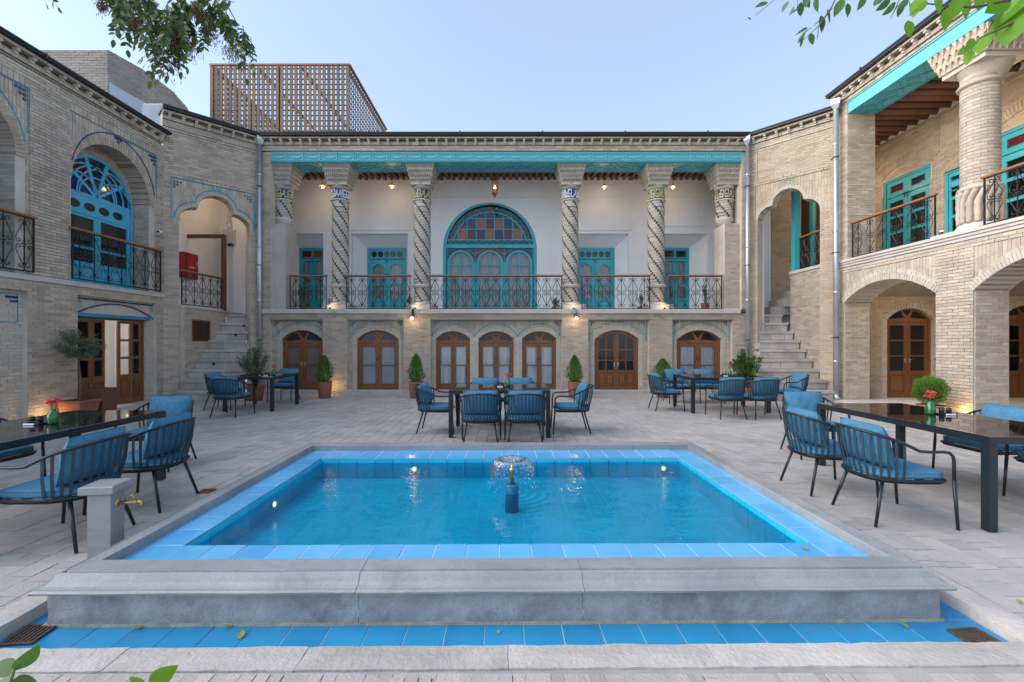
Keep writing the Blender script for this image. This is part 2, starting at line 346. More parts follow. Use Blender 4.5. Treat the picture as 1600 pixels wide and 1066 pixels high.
def plate(mb, outer, holes=(), y0=0, y1=.3, sides=True):
    polys = [outer] + [h for h in holes]; flat = [p for q in polys for p in q]
    tr = tessellate_polygon([[Vector((p[0], p[1], 0)) for p in q] for q in polys]); n = len(flat)
    b = len(mb.v); mb.v += [(p[0], y0, p[1]) for p in flat] + [(p[0], y1, p[1]) for p in flat]
    for t in tr:
        A = [Vector((flat[i][0], flat[i][1])) for i in t]
        s = (A[1] - A[0]).x * (A[2] - A[0]).y - (A[1] - A[0]).y * (A[2] - A[0]).x
        t = tuple(t) if s > 0 else tuple(t)[::-1]
        mb.f.append(tuple(b + i for i in t)); mb.f.append(tuple(b + n + i for i in t[::-1]))
    if sides:
        k = b
        for q in polys:
            m = len(q)
            for i in range(m):
                j = (i + 1) % m; mb.f.append((k + i, k + j, k + n + j, k + n + i))
            k += m
    return mb
def frame_between(mb, A, B, y0, y1):
    n = len(A); b = len(mb.v)
    for P, y in ((A, y0), (B, y0), (A, y1), (B, y1)): mb.v += [(p[0], y, p[1]) for p in P]
    for i in range(n):
        j = (i + 1) % n
        mb.f += [(b + i, b + j, b + n + j, b + n + i), (b + 2 * n + i, b + 3 * n + i, b + 3 * n + j, b + 2 * n + j),
                 (b + n + i, b + n + j, b + 3 * n + j, b + 3 * n + i), (b + i, b + 2 * n + i, b + 2 * n + j, b + j)]
    return mb
def brick_boxes(u0, u1, z0, z1, holes=(), c=.060, L=.208, g=.008, d=.011, y=0, vert=False):
    out = []
    n = max(1, round((z1 - z0) / c)); c = (z1 - z0) / n
    for r in range(n):
        za = z0 + r * c; zb = za + c - g; iv = [(u0, u1)]
        for h in holes:
            cr = crossings(h, (za + zb) / 2)
            for (a, b) in cr:
                nv = []
                for (p, q) in iv:
                    if b <= p or a >= q: nv.append((p, q)); continue
                    if a > p: nv.append((p, a))
                    if b < q: nv.append((b, q))
                iv = nv
        for (p, q) in iv:
            if q - p < .02: continue
            off = (L / 2 if r % 2 else 0) + random.uniform(-.015, .015)
            k = math.floor((p - off) / L); x = p
            while x < q - .001:
                k += 1; xe = off + k * L + random.uniform(-.008, .008)
                if xe - x < .035: continue
                if q - xe < .035: xe = q
                xe = min(xe, q)
                out.append((x + g / 2 if x > p else x, xe - g / 2 if xe < q else xe, y - d - random.uniform(-.003, .004), y, za, zb)); x = xe
    return out
def box5(mb, b):
    x0, x1, y0, y1, z0, z1 = b
    mb.add([(x0, y0, z0), (x1, y0, z0), (x1, y0, z1), (x0, y0, z1), (x0, y1, z0), (x1, y1, z0), (x1, y1, z1), (x0, y1, z1)],
           [(0, 1, 2, 3), (1, 5, 6, 2), (0, 3, 7, 4), (3, 2, 6, 7), (0, 4, 5, 1)])
UNIT = {}
def unit_mesh(mname):
    if mname not in UNIT:
        b = MB(); box5(b, (0, 1, 0, 1, 0, 1)); UNIT[mname] = b.mesh('brick_block', M[mname])
    return UNIT[mname]
def in_view(p):
    if p.y < .5: return False
    px = 794 + 711 * p.x / p.y; py = 535 - 711 * (p.z - H) / p.y
    return -5 < px < 1605 and -5 < py < 1071
def brickwork(parent, boxes, m='brick', singles=0, world=None, name='brickwork'):
    W_ = WM[parent.name] if world is None else world
    if singles:
        sc = []
        for i, b in enumerate(boxes):
            c = W_ @ Vector(((b[0] + b[1]) / 2, b[2], (b[4] + b[5]) / 2))
            if in_view(c): sc.append((c.length, i))
        sc.sort(); pick = {i for _, i in sc[:singles]}
        loc = WM[parent.name].inverted() @ W_
        for i in pick:
            b = boxes[i]
            o = bpy.data.objects.new('brick', unit_mesh(m)); C.objects.link(o); o.parent = parent
            o.matrix_basis = loc @ Matrix.Translation((b[0], b[2], b[4])) @ Matrix.Diagonal((b[1] - b[0], b[3] - b[2], b[5] - b[4], 1))
        boxes = [b for i, b in enumerate(boxes) if i not in pick]
    mb = MB()
    for b in boxes: box5(mb, b)
    return obj(name, mb, parent, world=world, m=M[m], kind='stuff')
def ring_bricks(mb, pts, w, y0, y1, seg=.065, gap=.008, flip=1):
    P = [Vector(p) for p in pts]; L = [0]
    for i in range(1, len(P)): L.append(L[-1] + (P[i] - P[i - 1]).length)
    n = max(2, round(L[-1] / seg)); st = L[-1] / n
    def at(s):
        s = max(0, min(L[-1], s))
        for i in range(1, len(P)):
            if L[i] >= s - 1e-9:
                t = (s - L[i - 1]) / max(1e-9, L[i] - L[i - 1]); return P[i - 1].lerp(P[i], t)
        return P[-1]
    for k in range(n):
        s0 = k * st + gap / 2; s1 = (k + 1) * st - gap / 2; a = at(s0); b = at(s1); d = at((k + .5) * st + st * 1.5) - at((k + .5) * st - st * 1.5)
        if d.length < 1e-6: continue
        d.normalize(); nn = Vector((d.y, -d.x)) * flip
        sp = 1.0; a2 = a + nn * w; b2 = b + nn * w; j = random.uniform(-.004, .004)
        mb.hexa([(a.x, y0 + j, a.y), (b.x, y0 + j, b.y), (b.x, y1, b.y), (a.x, y1, a.y), (a2.x, y0 + j, a2.y), (b2.x, y0 + j, b2.y), (b2.x, y1, b2.y), (a2.x, y1, a2.y)])
def ribbon(mb, pts, w, y0, y1, closed=False):
    P = [Vector(p) for p in pts]; k = len(P); A = []; B = []
    for i in range(k):
        if closed: d = P[(i + 1) % k] - P[i - 1]
        else: d = P[min(k - 1, i + 1)] - P[max(0, i - 1)]
        d.normalize(); n = Vector((-d.y, d.x)) * w / 2; A.append(P[i] + n); B.append(P[i] - n)
    for i in range(k if closed else k - 1):
        j = (i + 1) % k
        mb.hexa([(A[i].x, y0, A[i].y), (A[j].x, y0, A[j].y), (A[j].x, y1, A[j].y), (A[i].x, y1, A[i].y), (B[i].x, y0, B[i].y), (B[j].x, y0, B[j].y), (B[j].x, y1, B[j].y), (B[i].x, y1, B[i].y)])
def upper(pts): return pts[1:] + []        # drops the first bottom corner: right jamb foot, up and over the arch
def arc_of(pts): return pts[2:]
def soldier(u0, u1, zfun, z1, y=0, d=.012, w=.066, g=.010):
    out = []; n = max(1, round((u1 - u0) / w)); w = (u1 - u0) / n
    for i in range(n):
        a = u0 + i * w + g / 2; b = u0 + (i + 1) * w - g / 2; z = zfun((a + b) / 2)
        if z is None or z1 - z < .02: continue
        k = max(1, round((z1 - z) / .2))
        for q in range(k): out.append((a, b, y - d - random.uniform(-.003, .003), y, z + (z1 - z) * q / k, z + (z1 - z) * (q + 1) / k - g * .7))
    return out
def arch_z(arcpts, off=0):
    def f(u):
        best = None
        for i in range(len(arcpts) - 1):
            (a, b), (c, d) = arcpts[i], arcpts[i + 1]
            if min(a, c) <= u <= max(a, c) and abs(c - a) > 1e-9:
                z = b + (d - b) * (u - a) / (c - a); best = z if best is None else max(best, z)
        return (best + off) if best is not None else None
    return f
# ------------------------------------------------------------------ builders for parts of buildings
def curtain(parent, x0, x1, z0, z1, y, m='curtain'):
    mb = MB(); n = max(8, int((x1 - x0) / .02)); ph = random.uniform(0, 6); f = random.uniform(42, 60); vs = []
    for zz in (z0, (z0 + z1) / 2, z1):
        for i in range(n + 1):
            x = x0 + (x1 - x0) * i / n
            vs.append((x, y + .018 * sin(f * x + ph) + .01 * sin(f * .37 * x + 2 * ph) + (.004 * sin(9 * x) if zz < z1 else 0), zz))
    fs = [(r * (n + 1) + i, r * (n + 1) + i + 1, (r + 1) * (n + 1) + i + 1, (r + 1) * (n + 1) + i) for r in range(2) for i in range(n)]
    mb.add(vs, fs); return obj('curtain', mb, parent, m=M[m], smooth=True)
def inset(poly_args, w):
    a = dict(poly_args); a['u0'] += w; a['u1'] -= w; a['z0'] += w
    if a.get('rise', 0) > 0:
        a['rise'] = max(.02, a['rise'] - w * .55)
    else: a['zs'] -= w
    return outline(**a)
def joinery(B, kind, args, leaves, y, th=.05, m='wood', fw=.06, solid=None, world=None, label=None, handles=None, hm='steel', arcs=None):
    """One window or door: args = outline; leaves = list of (outer polygon, [(hole polygon, pane material, curtain material)])."""
    out = outline(**args); ins = inset(args, fw)
    mb = MB(); frame_between(mb, out, ins, y - .015, y + th + .02)
    if solid:
        for (poly) in solid: plate(mb, poly, (), y, y + th)
    w = obj(kind, mb, B, m=M[m], world=world)
    if label: w['label'] = label
    for (poly, holes) in leaves:
        lb = MB(); plate(lb, poly, [h[0] for h in holes], y + .004, y + th)
        for h in holes:                                    # a bead round each light
            xs = [p[0] for p in h[0]]; zs = [p[1] for p in h[0]]
            if len(h[0]) == 4:
                frame_between(lb, rect(min(xs) - .012, max(xs) + .012, min(zs) - .012, max(zs) + .012), h[0], y - .006, y + .004)
        l = obj('leaf', lb, w, m=M[m])
        for h in holes:
            if h[1] == 'panel':
                xs = [p[0] for p in h[0]]; zs = [p[1] for p in h[0]]; pb = MB()
                pb.box(min(xs), max(xs), y + .022, y + th - .004, min(zs), max(zs))
                pb.cbox(min(xs) + .035, max(xs) - .035, y + .008, y + .024, min(zs) + .035, max(zs) - .035, .006)
                obj('panel', pb, w, m=M[m])
            else:
                pb = MB(); plate(pb, h[0], (), y + th * .5, y + th * .5 + .006); obj('pane', pb, w, m=M[h[1]])
                if h[2]:
                    xs = [p[0] for p in h[0]]; zs = [p[1] for p in h[0]]
                    curtain(w, min(xs) - .02, max(xs) + .02, min(zs) - .02, max(zs) + .02, y + th + .035, h[2])
    if handles:
        for (hx, hz) in handles:
            hb = MB(); hb.cbox(hx - .012, hx + .012, y - .01, y + .004, hz - .06, hz + .06, .003)
            hb.tube([(hx, y - .01, hz + .03), (hx, y - .05, hz + .03), (hx + (.05 if hx > (args['u0'] + args['u1']) / 2 else -.05) * .6, y - .05, hz + .02)], .009, 6)
            obj('handle', hb, w, m=M[hm])
    return w
def fan_panes(args, fw, zb, splits, gap=.022):
    """cut the space under an arch (above zb) into wedge panes seen from the middle of its foot"""
    ins = inset(args, fw); arc = ins[2:]; uc = (args['u0'] + args['u1']) / 2; u0 = args['u0'] + fw; u1 = args['u1'] - fw
    hi = [i for i, p in enumerate(arc) if p[1] > zb + .002]; i0, i1 = hi[0], hi[-1]
    def cross(p, q): t = (zb + .001 - p[1]) / (q[1] - p[1]); return (p[0] + t * (q[0] - p[0]), zb + .001)
    pts = ([cross(arc[i0 - 1], arc[i0])] if i0 else [(u1, zb + .001)]) + arc[i0:i1 + 1] + ([cross(arc[i1], arc[i1 + 1])] if i1 < len(arc) - 1 else [(u0, zb + .001)])
    def ang(p): return atan2(p[1] - zb, p[0] - uc)
    res = []; lim = [0] + [radians(s) for s in splits] + [pi]
    for i in range(len(lim) - 1):
        seg = [p for p in pts if lim[i] + .03 <= ang(p) <= lim[i + 1] - .03]
        def hit(a):
            best = None
            for q in range(len(pts) - 1):
                a0, a1 = ang(pts[q]), ang(pts[q + 1])
                if min(a0, a1) <= a <= max(a0, a1) and abs(a1 - a0) > 1e-6:
                    t = (a - a0) / (a1 - a0); best = (pts[q][0] + t * (pts[q + 1][0] - pts[q][0]), pts[q][1] + t * (pts[q + 1][1] - pts[q][1]))
            return best or pts[0]
        e = .05
        a0 = lim[i] + (e if i else 0.008); a1 = lim[i + 1] - (e if i < len(lim) - 2 else .008); am = (a0 + a1) / 2
        c = (uc + .09 * cos(am), zb + max(.012, .09 * sin(am)))
        seg = [hit(a0)] + [p for p in seg if a0 < ang(p) < a1] + [hit(a1)]
        res.append([c] + seg)
    return res
def wood_window(B, u0, u1, z0, zs, rise, y, fan, cur='curtain', glass='pane', rows=2, label=None, frac=.5, m='wood', fanglass=('night', 'night', 'night')):
    args = dict(u0=u0, u1=u1, z0=z0, zs=zs, rise=rise, n=18); fw = .055; uc = (u0 + u1) / 2
    zt = min(zs, 1.465); leaves = []
    head = [(uc_, z_) for (uc_, z_) in inset(args, fw)[2:] if z_ > zt]
    top = [(u1 - fw, zt - .05)] + [(u1 - fw, zt)] + head + [(u0 + fw, zt)] + [(u0 + fw, zt - .05)]
    fp = fan_panes(args, fw + .015, zt + .02, (58, 122))
    top_poly = [(u0 + fw - .004, zt - .05), (u1 - fw + .004, zt - .05)] + [p for p in inset(args, fw - .004)[2:]]
    leaves.append((top_poly, [(fp[i], fanglass[i], None) for i in range(3)]))
    for (a, b) in ((u0 + fw + .003, uc - .003), (uc + .003, u1 - fw - .003)):
        st = .085 if u1 - u0 > 1.1 else .065; zb = z0 + fw + .003; zh = zt - .056; hs = []; hz0 = zb + .10; hz1 = zh - .085
        for r in range(rows):
            za = hz0 + (hz1 - hz0) * r / rows + (.012 if r else 0); zc = hz0 + (hz1 - hz0) * (r + 1) / rows - (.012 if r < rows - 1 else 0)
            hs.append((rect(a + st, b - st, za, zc), glass, cur))
        leaves.append((rect(a, b, zb, zh), hs))
    w = joinery(B, 'window', args, leaves, y, m=m, label=label)
    kb = MB(); kb.cbox(uc - .05, uc - .025, y - .02, y, (z0 + zt) / 2 + .18, (z0 + zt) / 2 + .22, .004); kb.cbox(uc + .025, uc + .05, y - .02, y, (z0 + zt) / 2 + .18, (z0 + zt) / 2 + .22, .004)
    obj('latch', kb, w, m=M['black'])
    return w
def scroll_mesh(w, h):
    key = (round(w, 3), round(h, 3))
    if key in SCR: return SCR[key]
    mb = MB(); r = .0085
    mb.bar((0, 0, 0), (0, 0, h), .014)
    def sp(cx, cz, r0, r1, a0, a1, k=12):
        return [(cx + (r0 + (r1 - r0) * i / k) * cos(a0 + (a1 - a0) * i / k), 0, cz + (r0 + (r1 - r0) * i / k) * sin(a0 + (a1 - a0) * i / k)) for i in range(k + 1)]
    for sx in (1, -1):
        for top in (1, 0):
            R1 = min(.048, w * .165); R2 = min(.044, w * .15)
            p = sp(R1 + .018, h * .905, .010, R1, 1.5 * pi - 2 * pi, pi + .2 + 0, 14)
            # spiral ends at the left side of its circle, by the bar; then the strap runs out and down and curls in
            p += [(w * .36, 0, h * .66), (w * .40, 0, h * .62), (w * .385, 0, h * .575)]
            p += sp(w * .40 - R2 - .004, h * .562, R2, .010, -.1, -pi * 1.75, 12)
            q = []
            for (x, _, z) in p: q.append((x * sx, -.004 if sx > 0 else .004, z if top else h - z))
            mb.tube(q, r, 4)
    mb.box(-.014, .014, -.014, .014, h * .86, h * .885); mb.box(-.014, .014, -.014, .014, h * .115, h * .14); mb.box(-.04, .04, -.01, .01, h * .49, h * .51)
    mb.box(-.014, .014, -.014, .014, h * .545, h * .565); mb.box(-.014, .014, -.014, .014, h * .435, h * .455)
    SCR[key] = mb.mesh('scroll_panel', M['iron']); return SCR[key]
SCR = {}
def railing(B, a, b, zb, zt, pitch=.30, ends=(1, 1), world=None, pad=.0):
    """part with world-space or local end points a, b = (x, y)"""
    A = Vector((a[0], a[1], 0)); D = Vector((b[0], b[1], 0)) - A; L = D.length; rz = atan2(D.y, D.x)
    mt = T(a[0], a[1], 0, rz); mb = MB(); h = zt - zb
    mb.box(0, L, -.012, .012, zb, zb + .022); mb.box(0, L, -.014, .014, zt - .045, zt - .03)
    if ends[0]: mb.box(0, .02, -.013, .013, zb, zt)
    if ends[1]: mb.box(L - .02, L, -.013, .013, zb, zt)
    kw = dict(world=mt) if world else dict(mtx=mt)
    r = obj('railing', mb, B, m=M['iron'], **kw)
    hb = MB(); hb.cbox(-.03, L + .03, -.032, .032, zt - .03, zt + .015, .008); obj('handrail', hb, r, m=M['handrail'])
    n = max(1, round((L - pad) / pitch)); p = L / n; me = scroll_mesh(p if p < .34 else .32, h - .065)
    for i in range(n): obj('scroll_panel', me, r, mtx=T((i + .5) * p, 0, zb + .021))
    return r
def arcbox(mb, r0, r1, a0, a1, z0, z1, k=3, tilt=0):
    vs = []
    for i in range(k + 1):
        a = a0 + (a1 - a0) * i / k
        for (r, z) in ((r0, z0), (r1, z0), (r1, z1), (r0, z1)): vs.append((r * sin(a), -r * cos(a), z + tilt * a))
    fs = []
    for i in range(k):
        for j in range(4):
            if j == 3: continue
            j2 = (j + 1) % 4; b = i * 4; fs.append((b + j, b + 4 + j, b + 4 + j2, b + j2))
    fs += [(0, 1, 2, 3), (k * 4 + 3, k * 4 + 2, k * 4 + 1, k * 4)]
    mb.add(vs, fs)
def muqarnas(mb, tiers, z1, cell=.055):
    z = z1
    for (hw, h) in tiers:
        mb.box(-hw + .03, hw - .03, -hw + .03, hw - .03, z - h, z)
        n = max(4, round(2 * hw / cell)); cw = 2 * hw / n; gp = cell * .18
        for side in range(4):
            for i in range(n):
                a = -hw + i * cw + gp; b = a + cw - 2 * gp; y = -hw + .03; m_ = (a + b) / 2; pr = .045
                P = [(a, y, z - h * .15), (b, y, z - h * .15), (m_, y, z - h * .95), (a, y - pr, z - h * .12), (b, y - pr, z - h * .12), (m_, y - pr * .3, z - h * .8)]
                P += [(a, y, z - .004), (b, y, z - .004), (a, y - pr, z - .004), (b, y - pr, z - .004)]
                R = Matrix.Rotation(side * pi / 2, 4, 'Z')
                vs = [tuple(R @ Vector(p)) for p in P]
                mb.add(vs, [(3, 5, 4), (0, 2, 5, 3), (4, 5, 2, 1), (8, 3, 4, 9), (8, 9, 7, 6), (6, 0, 3, 8), (9, 4, 1, 7)])
        z -= h
CM = {}
def spiral_column(B, x, y, zb, zt, variant, short=None):
    """column with white brick courses and a dark spiral of tiles; short = height where the shaft stops on a corbel"""
    def me(key, fn, m, smooth=False):
        if key not in CM:
            mb = MB(); fn(mb); CM[key] = mb.mesh(key.split('|')[0], M[m], smooth)
        return CM[key]
    r = .225; z1 = 5.56; zlow = short if short else 3.12
    def core(mb): mb.lathe([(r, (short if short else zb + .12)), (r, z1), (r + .015, z1), (r + .015, 5.92)], 28)
    c = obj('column', me('column|%s' % bool(short), core, 'mortar_dark', True), B, mtx=T(x, y, 0))
    def shaft(za, zc):
        def f(mb, dark=False):
            n = round((zc - za) / .0695); c_ = (zc - za) / n
            for k in range(n):
                for q in range(5):
                    a = -k * .215 + q * 2 * pi / 5; z0 = za + k * c_
                    if dark: arcbox(mb, r, r + .016, a + .012, a + .205, z0, z0 + c_ - .008, 2)
                    else: arcbox(mb, r, r + .012 + random.uniform(-.003, .003), a + .235, a + 2 * pi / 5 - .012, z0, z0 + c_ - .009, 5, random.uniform(-.004, .004))
        return f
    sh = shaft(zlow + .02, z1)
    k = '|%s' % bool(short)
    obj('shaft_bricks', me('shaft_bricks' + k, lambda mb: sh(mb), 'brick_white'), c, kind='stuff')
    obj('spiral_tiles', me('spiral_tiles' + k, lambda mb: sh(mb, True), 'ink_tile'), c, kind='stuff')
    if not short:
        lo = shaft(2.62, 3.03)
        obj('foot_bricks', me('foot_bricks', lambda mb: lo(mb), 'brick_white'), c, kind='stuff')
        obj('foot_tiles', me('foot_tiles', lambda mb: lo(mb, True), 'ink_tile'), c, kind='stuff')
        obj('neck_ring', me('neck_ring', lambda mb: mb.lathe([(r, 3.03), (r + .05, 3.05), (r + .085, 3.09), (r + .05, 3.12), (r, 3.14)], 28, cap=False), 'slab', True), c)
        def base(mb):
            mb.lathe([(r + .04, 2.62), (r + .09, 2.585), (r + .10, 2.54)], 28)
            mb.cbox(-.42, .42, -.30, .30, zb, 2.54, .02)
        obj('base', me('base', base, 'slab'), c)
    else:
        obj('corbel', me('corbel', lambda mb: mb.lathe([(.13, short - .22), (.19, short - .15), (r + .02, short - .04), (r + .03, short), (r, short + .02)], 24), 'slab', True), c)
    obj('ring', me('ring', lambda mb: mb.lathe([(r, 5.55), (r + .05, 5.565), (r + .05, 5.595), (r + .01, 5.61)], 28, cap=False), 'slab', True), c)
    def band(mb):
        rng = random.Random(3 + variant); a = -pi + .05; rr = r + .016
        while a < pi - .1:
            w = .07; kind_ = rng.choice('|||LGUC')
            z0, z1_ = 5.635, 5.87
            if kind_ == '|': arcbox(mb, rr, rr + .012, a, a + w, z0, z1_, 1); a += .15
            elif kind_ == 'L':
                arcbox(mb, rr, rr + .012, a, a + w, z0, z1_, 1); arcbox(mb, rr, rr + .012, a + w, a + .27, z0, z0 + .035, 2); a += .31
            elif kind_ == 'G':
                arcbox(mb, rr, rr + .012, a, a + .30, z1_ - .035, z1_, 3); arcbox(mb, rr, rr + .012, a, a + w, z0, z1_ - .035, 1); arcbox(mb, rr, rr + .012, a + w, a + .30, z0, z0 + .035, 3)
                arcbox(mb, rr, rr + .012, a + .23, a + .30, z0 + .035, z0 + .12, 1); arcbox(mb, rr, rr + .012, a + .14, a + .23, z0 + .09, z0 + .12, 1); a += .37
            elif kind_ == 'U':
                arcbox(mb, rr, rr + .012, a, a + w, z0, z1_, 1); arcbox(mb, rr, rr + .012, a + w, a + .2, z0, z0 + .035, 1); arcbox(mb, rr, rr + .012, a + .2, a + .27, z0, z1_ - .08, 1); a += .34
            else:
                arcbox(mb, rr, rr + .012, a, a + .24, z0 + .07, z0 + .10, 2); arcbox(mb, rr, rr + .012, a + .17, a + .24, z0 + .10, z1_ - .03, 1); arcbox(mb, rr, rr + .012, a, a + w, z0, z0 + .07, 1); a += .31
    obj('script_ground', me('script_ground', lambda mb: mb.lathe([(r + .008, 5.61), (r + .0165, 5.615), (r + .0165, 5.885), (r + .008, 5.89)], 28, cap=False), 'navy_tile', True), c)
    obj('script', me('script|%d' % variant, band, 'yellow_tile' if variant % 2 == 0 else 'white_tile'), c)
    def cap(mb):
        muqarnas(mb, [(.395, .125), (.365, .125), (.335, .12), (.305, .10)], 6.53)
        mb.lathe([(.235, 5.89), (.27, 5.93), (.30, 6.06)], 28)
        mb.box(-.285, .285, -.285, .285, 5.985, 6.06)
    obj('capital', me('capital', cap, 'capital'), c)
    obj('abacus', me('abacus', lambda mb: mb.cbox(-.43, .43, -.43, .43, 6.531, 6.566, .005), 'cyan'), c)
    return c
def cornice(B, u0, u1, z0, z1, zg, y=0, pitch=.27, m='brick', singles=0):
    """brick band, brackets and dark gutter; z0..z1 band, zg gutter top"""
    mb = MB(); mb.box(u0, u1, y - .02, y + .35, z0, z1 - .14); mb.box(u0, u1, y - .06, y + .35, z1 - .14, z1 - .05); mb.box(u0, u1, y - .17, y + .35, z1 - .003, z1 + .05)
    mb.box(u0, u1, y - .02, y + .35, z1 - .05, z1 - .003)
    c = obj('cornice', mb, B, m=M['mortar_dark'])
    bx = brick_boxes(u0, u1, z0 + .005, z1 - .145, y=y - .02) + brick_boxes(u0, u1, z1 - .002, z1 + .048, y=y - .17, c=.05, d=.006)
    bx += brick_boxes(u0, u1, z1 - .138, z1 - .052, y=y - .06, c=.086, d=.008)
    bm = MB(); [box5(bm, b) for b in bx]; obj('cornice_bricks', bm, c, m=M[m], kind='stuff')
    key = 'bracket'
    if key not in CM:
        b = MB(); b.box(-.03, .03, -.10, 0, -.05, 0); b.box(-.03, .03, -.06, 0, -.10, -.052); b.box(-.03, .03, -.03, 0, -.14, -.102); CM[key] = b.mesh('bracket', M['brick_white'])
    n = int((u1 - u0) / pitch)
    for i in range(n): obj('bracket', CM[key], c, mtx=T(u0 + (i + .5) * (u1 - u0) / n, y - .062, z1 - .005))
    g = MB(); g.cbox(u0 - .02, u1 + .02, y - .25, y + .05, z1 + .055, zg - .03, .01); g.box(u0 - .02, u1 + .02, y - .265, y + .5, zg - .03, zg)
    L = u1 - u0
    for i in range(int(L / 2.3)): g.box(u0 + 1.1 + i * 2.3, u0 + 1.13 + i * 2.3, y - .272, y - .2, z1 + .05, zg + .03)
    obj('gutter', g, B, m=M['gutter'])
    return c
def beam(B, u0, u1, z0, z1, y0, y1, pitch=.47, carved=True, m='cyan_pale'):
    b = MB(); b.cbox(u0, u1, y0, y1, z0, z1, .008)
    o = obj('beam', b, B, m=M[m])
    t = MB(); t.box(u0, u1, y0 - .02, y0, z1 - .03, z1 - .002); t.box(u0, u1, y0 - .015, y0, z0 + .002, z0 + .022); obj('moulding', t, o, m=M[m])
    if carved:
        if 'carved' not in CM:
            c = MB(); h = z1 - z0; w = pitch
            for (a, b_) in (((-w * .44, h * .16), (w * .44, h * .16)), ((w * .44, h * .16), (w * .44, h * .84)), ((w * .44, h * .84), (-w * .44, h * .84)), ((-w * .44, h * .84), (-w * .44, h * .16))):
                c.bar((a[0], -.010, a[1]), (b_[0], -.010, b_[1]), .020)
            c.tube([(w * .34 * cos(a) * (1 if abs(cos(a)) < .8 else .95), -.008, h * .52 - h * .22 * sin(a)) for a in [pi * i / 12 for i in range(13)]], .012, 4)
            c.bar((-w * .34, -.003, h * .56), (-w * .20, -.003, h * .66), .010); c.bar((w * .34, -.003, h * .56), (w * .20, -.003, h * .66), .010); c.bar((-w * .20, -.003, h * .66), (w * .20, -.003, h * .66), .010)
            CM['carved'] = c.mesh('carved_panel', M[m])
        n = round((u1 - u0) / pitch)
        for i in range(n): obj('carved_panel', CM['carved'], o, mtx=T(u0 + (i + .5) * (u1 - u0) / n, y0, z0))
    s = MB(); n = round((u1 - u0) / .55); w = (u1 - u0) / n; ya, yb = y0 + .05, y1 - .05; ym = (ya + yb) / 2; zz = z0 - .006
    s.box(u0 + .02, u1 - .02, ya - .015, ya + .01, z0 - .014, z0 + .002); s.box(u0 + .02, u1 - .02, yb - .01, yb + .015, z0 - .014, z0 + .002)
    for i in range(n):
        a = u0 + i * w
        for (p, q) in (((a, ym), (a + w / 2, ya)), ((a + w / 2, ya), (a + w, ym)), ((a + w, ym), (a + w / 2, yb)), ((a + w / 2, yb), (a, ym)),
                       ((a + w * .25, ym), (a + w * .5, ym - .14)), ((a + w * .5, ym - .14), (a + w * .75, ym)), ((a + w * .75, ym), (a + w * .5, ym + .14)), ((a + w * .5, ym + .14), (a + w * .25, ym)), ((a + w * .0, ym + .02), (a + w * .25, ym + .02))):
            s.bar((p[0], p[1], zz), (q[0], q[1], zz), .022, .014)
    obj('strapwork', s, o, m=M['cyan'])
    return o
def downpipe(label, x, y, z0, z1, r=.055):
    p = thing('downpipe', label, 'downpipe', (x, y, 0))
    mb = MB(); mb.tube([(0, 0, z0 + .12), (0, 0, z1)], r, 14)
    for z in (z0 + .9, z0 + 2.6, z0 + 4.1, z1 - .9): mb.lathe([(r, z), (r + .008, z + .006), (r + .008, z + .05), (r, z + .056)], 14, cap=False)
    obj('pipe', mb, p, m=M['steel'], smooth=True)
    e = MB(); e.tube([(0, 0, z0 + .13), (0, -.02, z0 + .05), (0, -.09, z0)], r, 14); obj('spout', e, p, m=M['steel'], smooth=True)
    h = MB(); h.lathe([(r, z1 - .02), (r + .02, z1), (r + .07, z1 + .10), (r + .08, z1 + .22)], 4, cap=True); obj('hopper', h, p, m=M['steel'])
    for z in (z0 + 1.5, z0 + 3.6, z1 - 1.2):
        c = MB(); c.lathe([(r, z), (r + .012, z + .002), (r + .012, z + .022), (r, z + .024)], 14, cap=False); c.box(-.012, .012, r, r + .10, z + .002, z + .02); obj('clamp', c, p, m=M['iron'])
    return p

# ================================================================== CENTRAL WING  (u = x, depth = y, origin y = 12.9)
FY = 12.9
cw = thing('central_wing', 'two-storey brick wing at the back with a veranda of spiral columns over arched wooden windows', 'building', (0, FY, 0))
panels = [(-6.75, -5.25, [(-6.48, -5.30)]), (-4.56, -2.96, [(-4.33, -3.13)]), (-2.20, 1.52, [(-2.07, -1.09), (-.85, .16), (.40, 1.38)]),
          (2.27, 3.99, [(2.47, 3.74)]), (4.65, 6.35, [(4.82, 6.10)])]
holes = [rect(a, b, .02, 2.13) for a, b, _ in panels]
mb = MB(); plate(mb, rect(-7.06, 6.86, 0, 2.24), holes, 0, .12); obj('pier_wall', mb, cw, m=M['mortar'])
brickwork(cw, brick_boxes(-7.06, 6.86, .02, 2.235, holes))
ops = []
for (a, b, ws) in panels:
    for (c, d) in ws:
        w = d - c; ops.append(dict(u0=c, u1=d, z0=.10, zs=1.53 if w > 1.1 else 1.56, rise=(.27 if w > 1.1 else .21), n=18))
outs = [outline(**o) for o in ops]
mb = MB(); plate(mb, rect(-7.0, 6.8, 0, 2.24), outs, .121, .42); obj('panel_wall', mb, cw, m=M['mortar'])
zones = []; rb = MB(); tl = MB(); dots = MB()
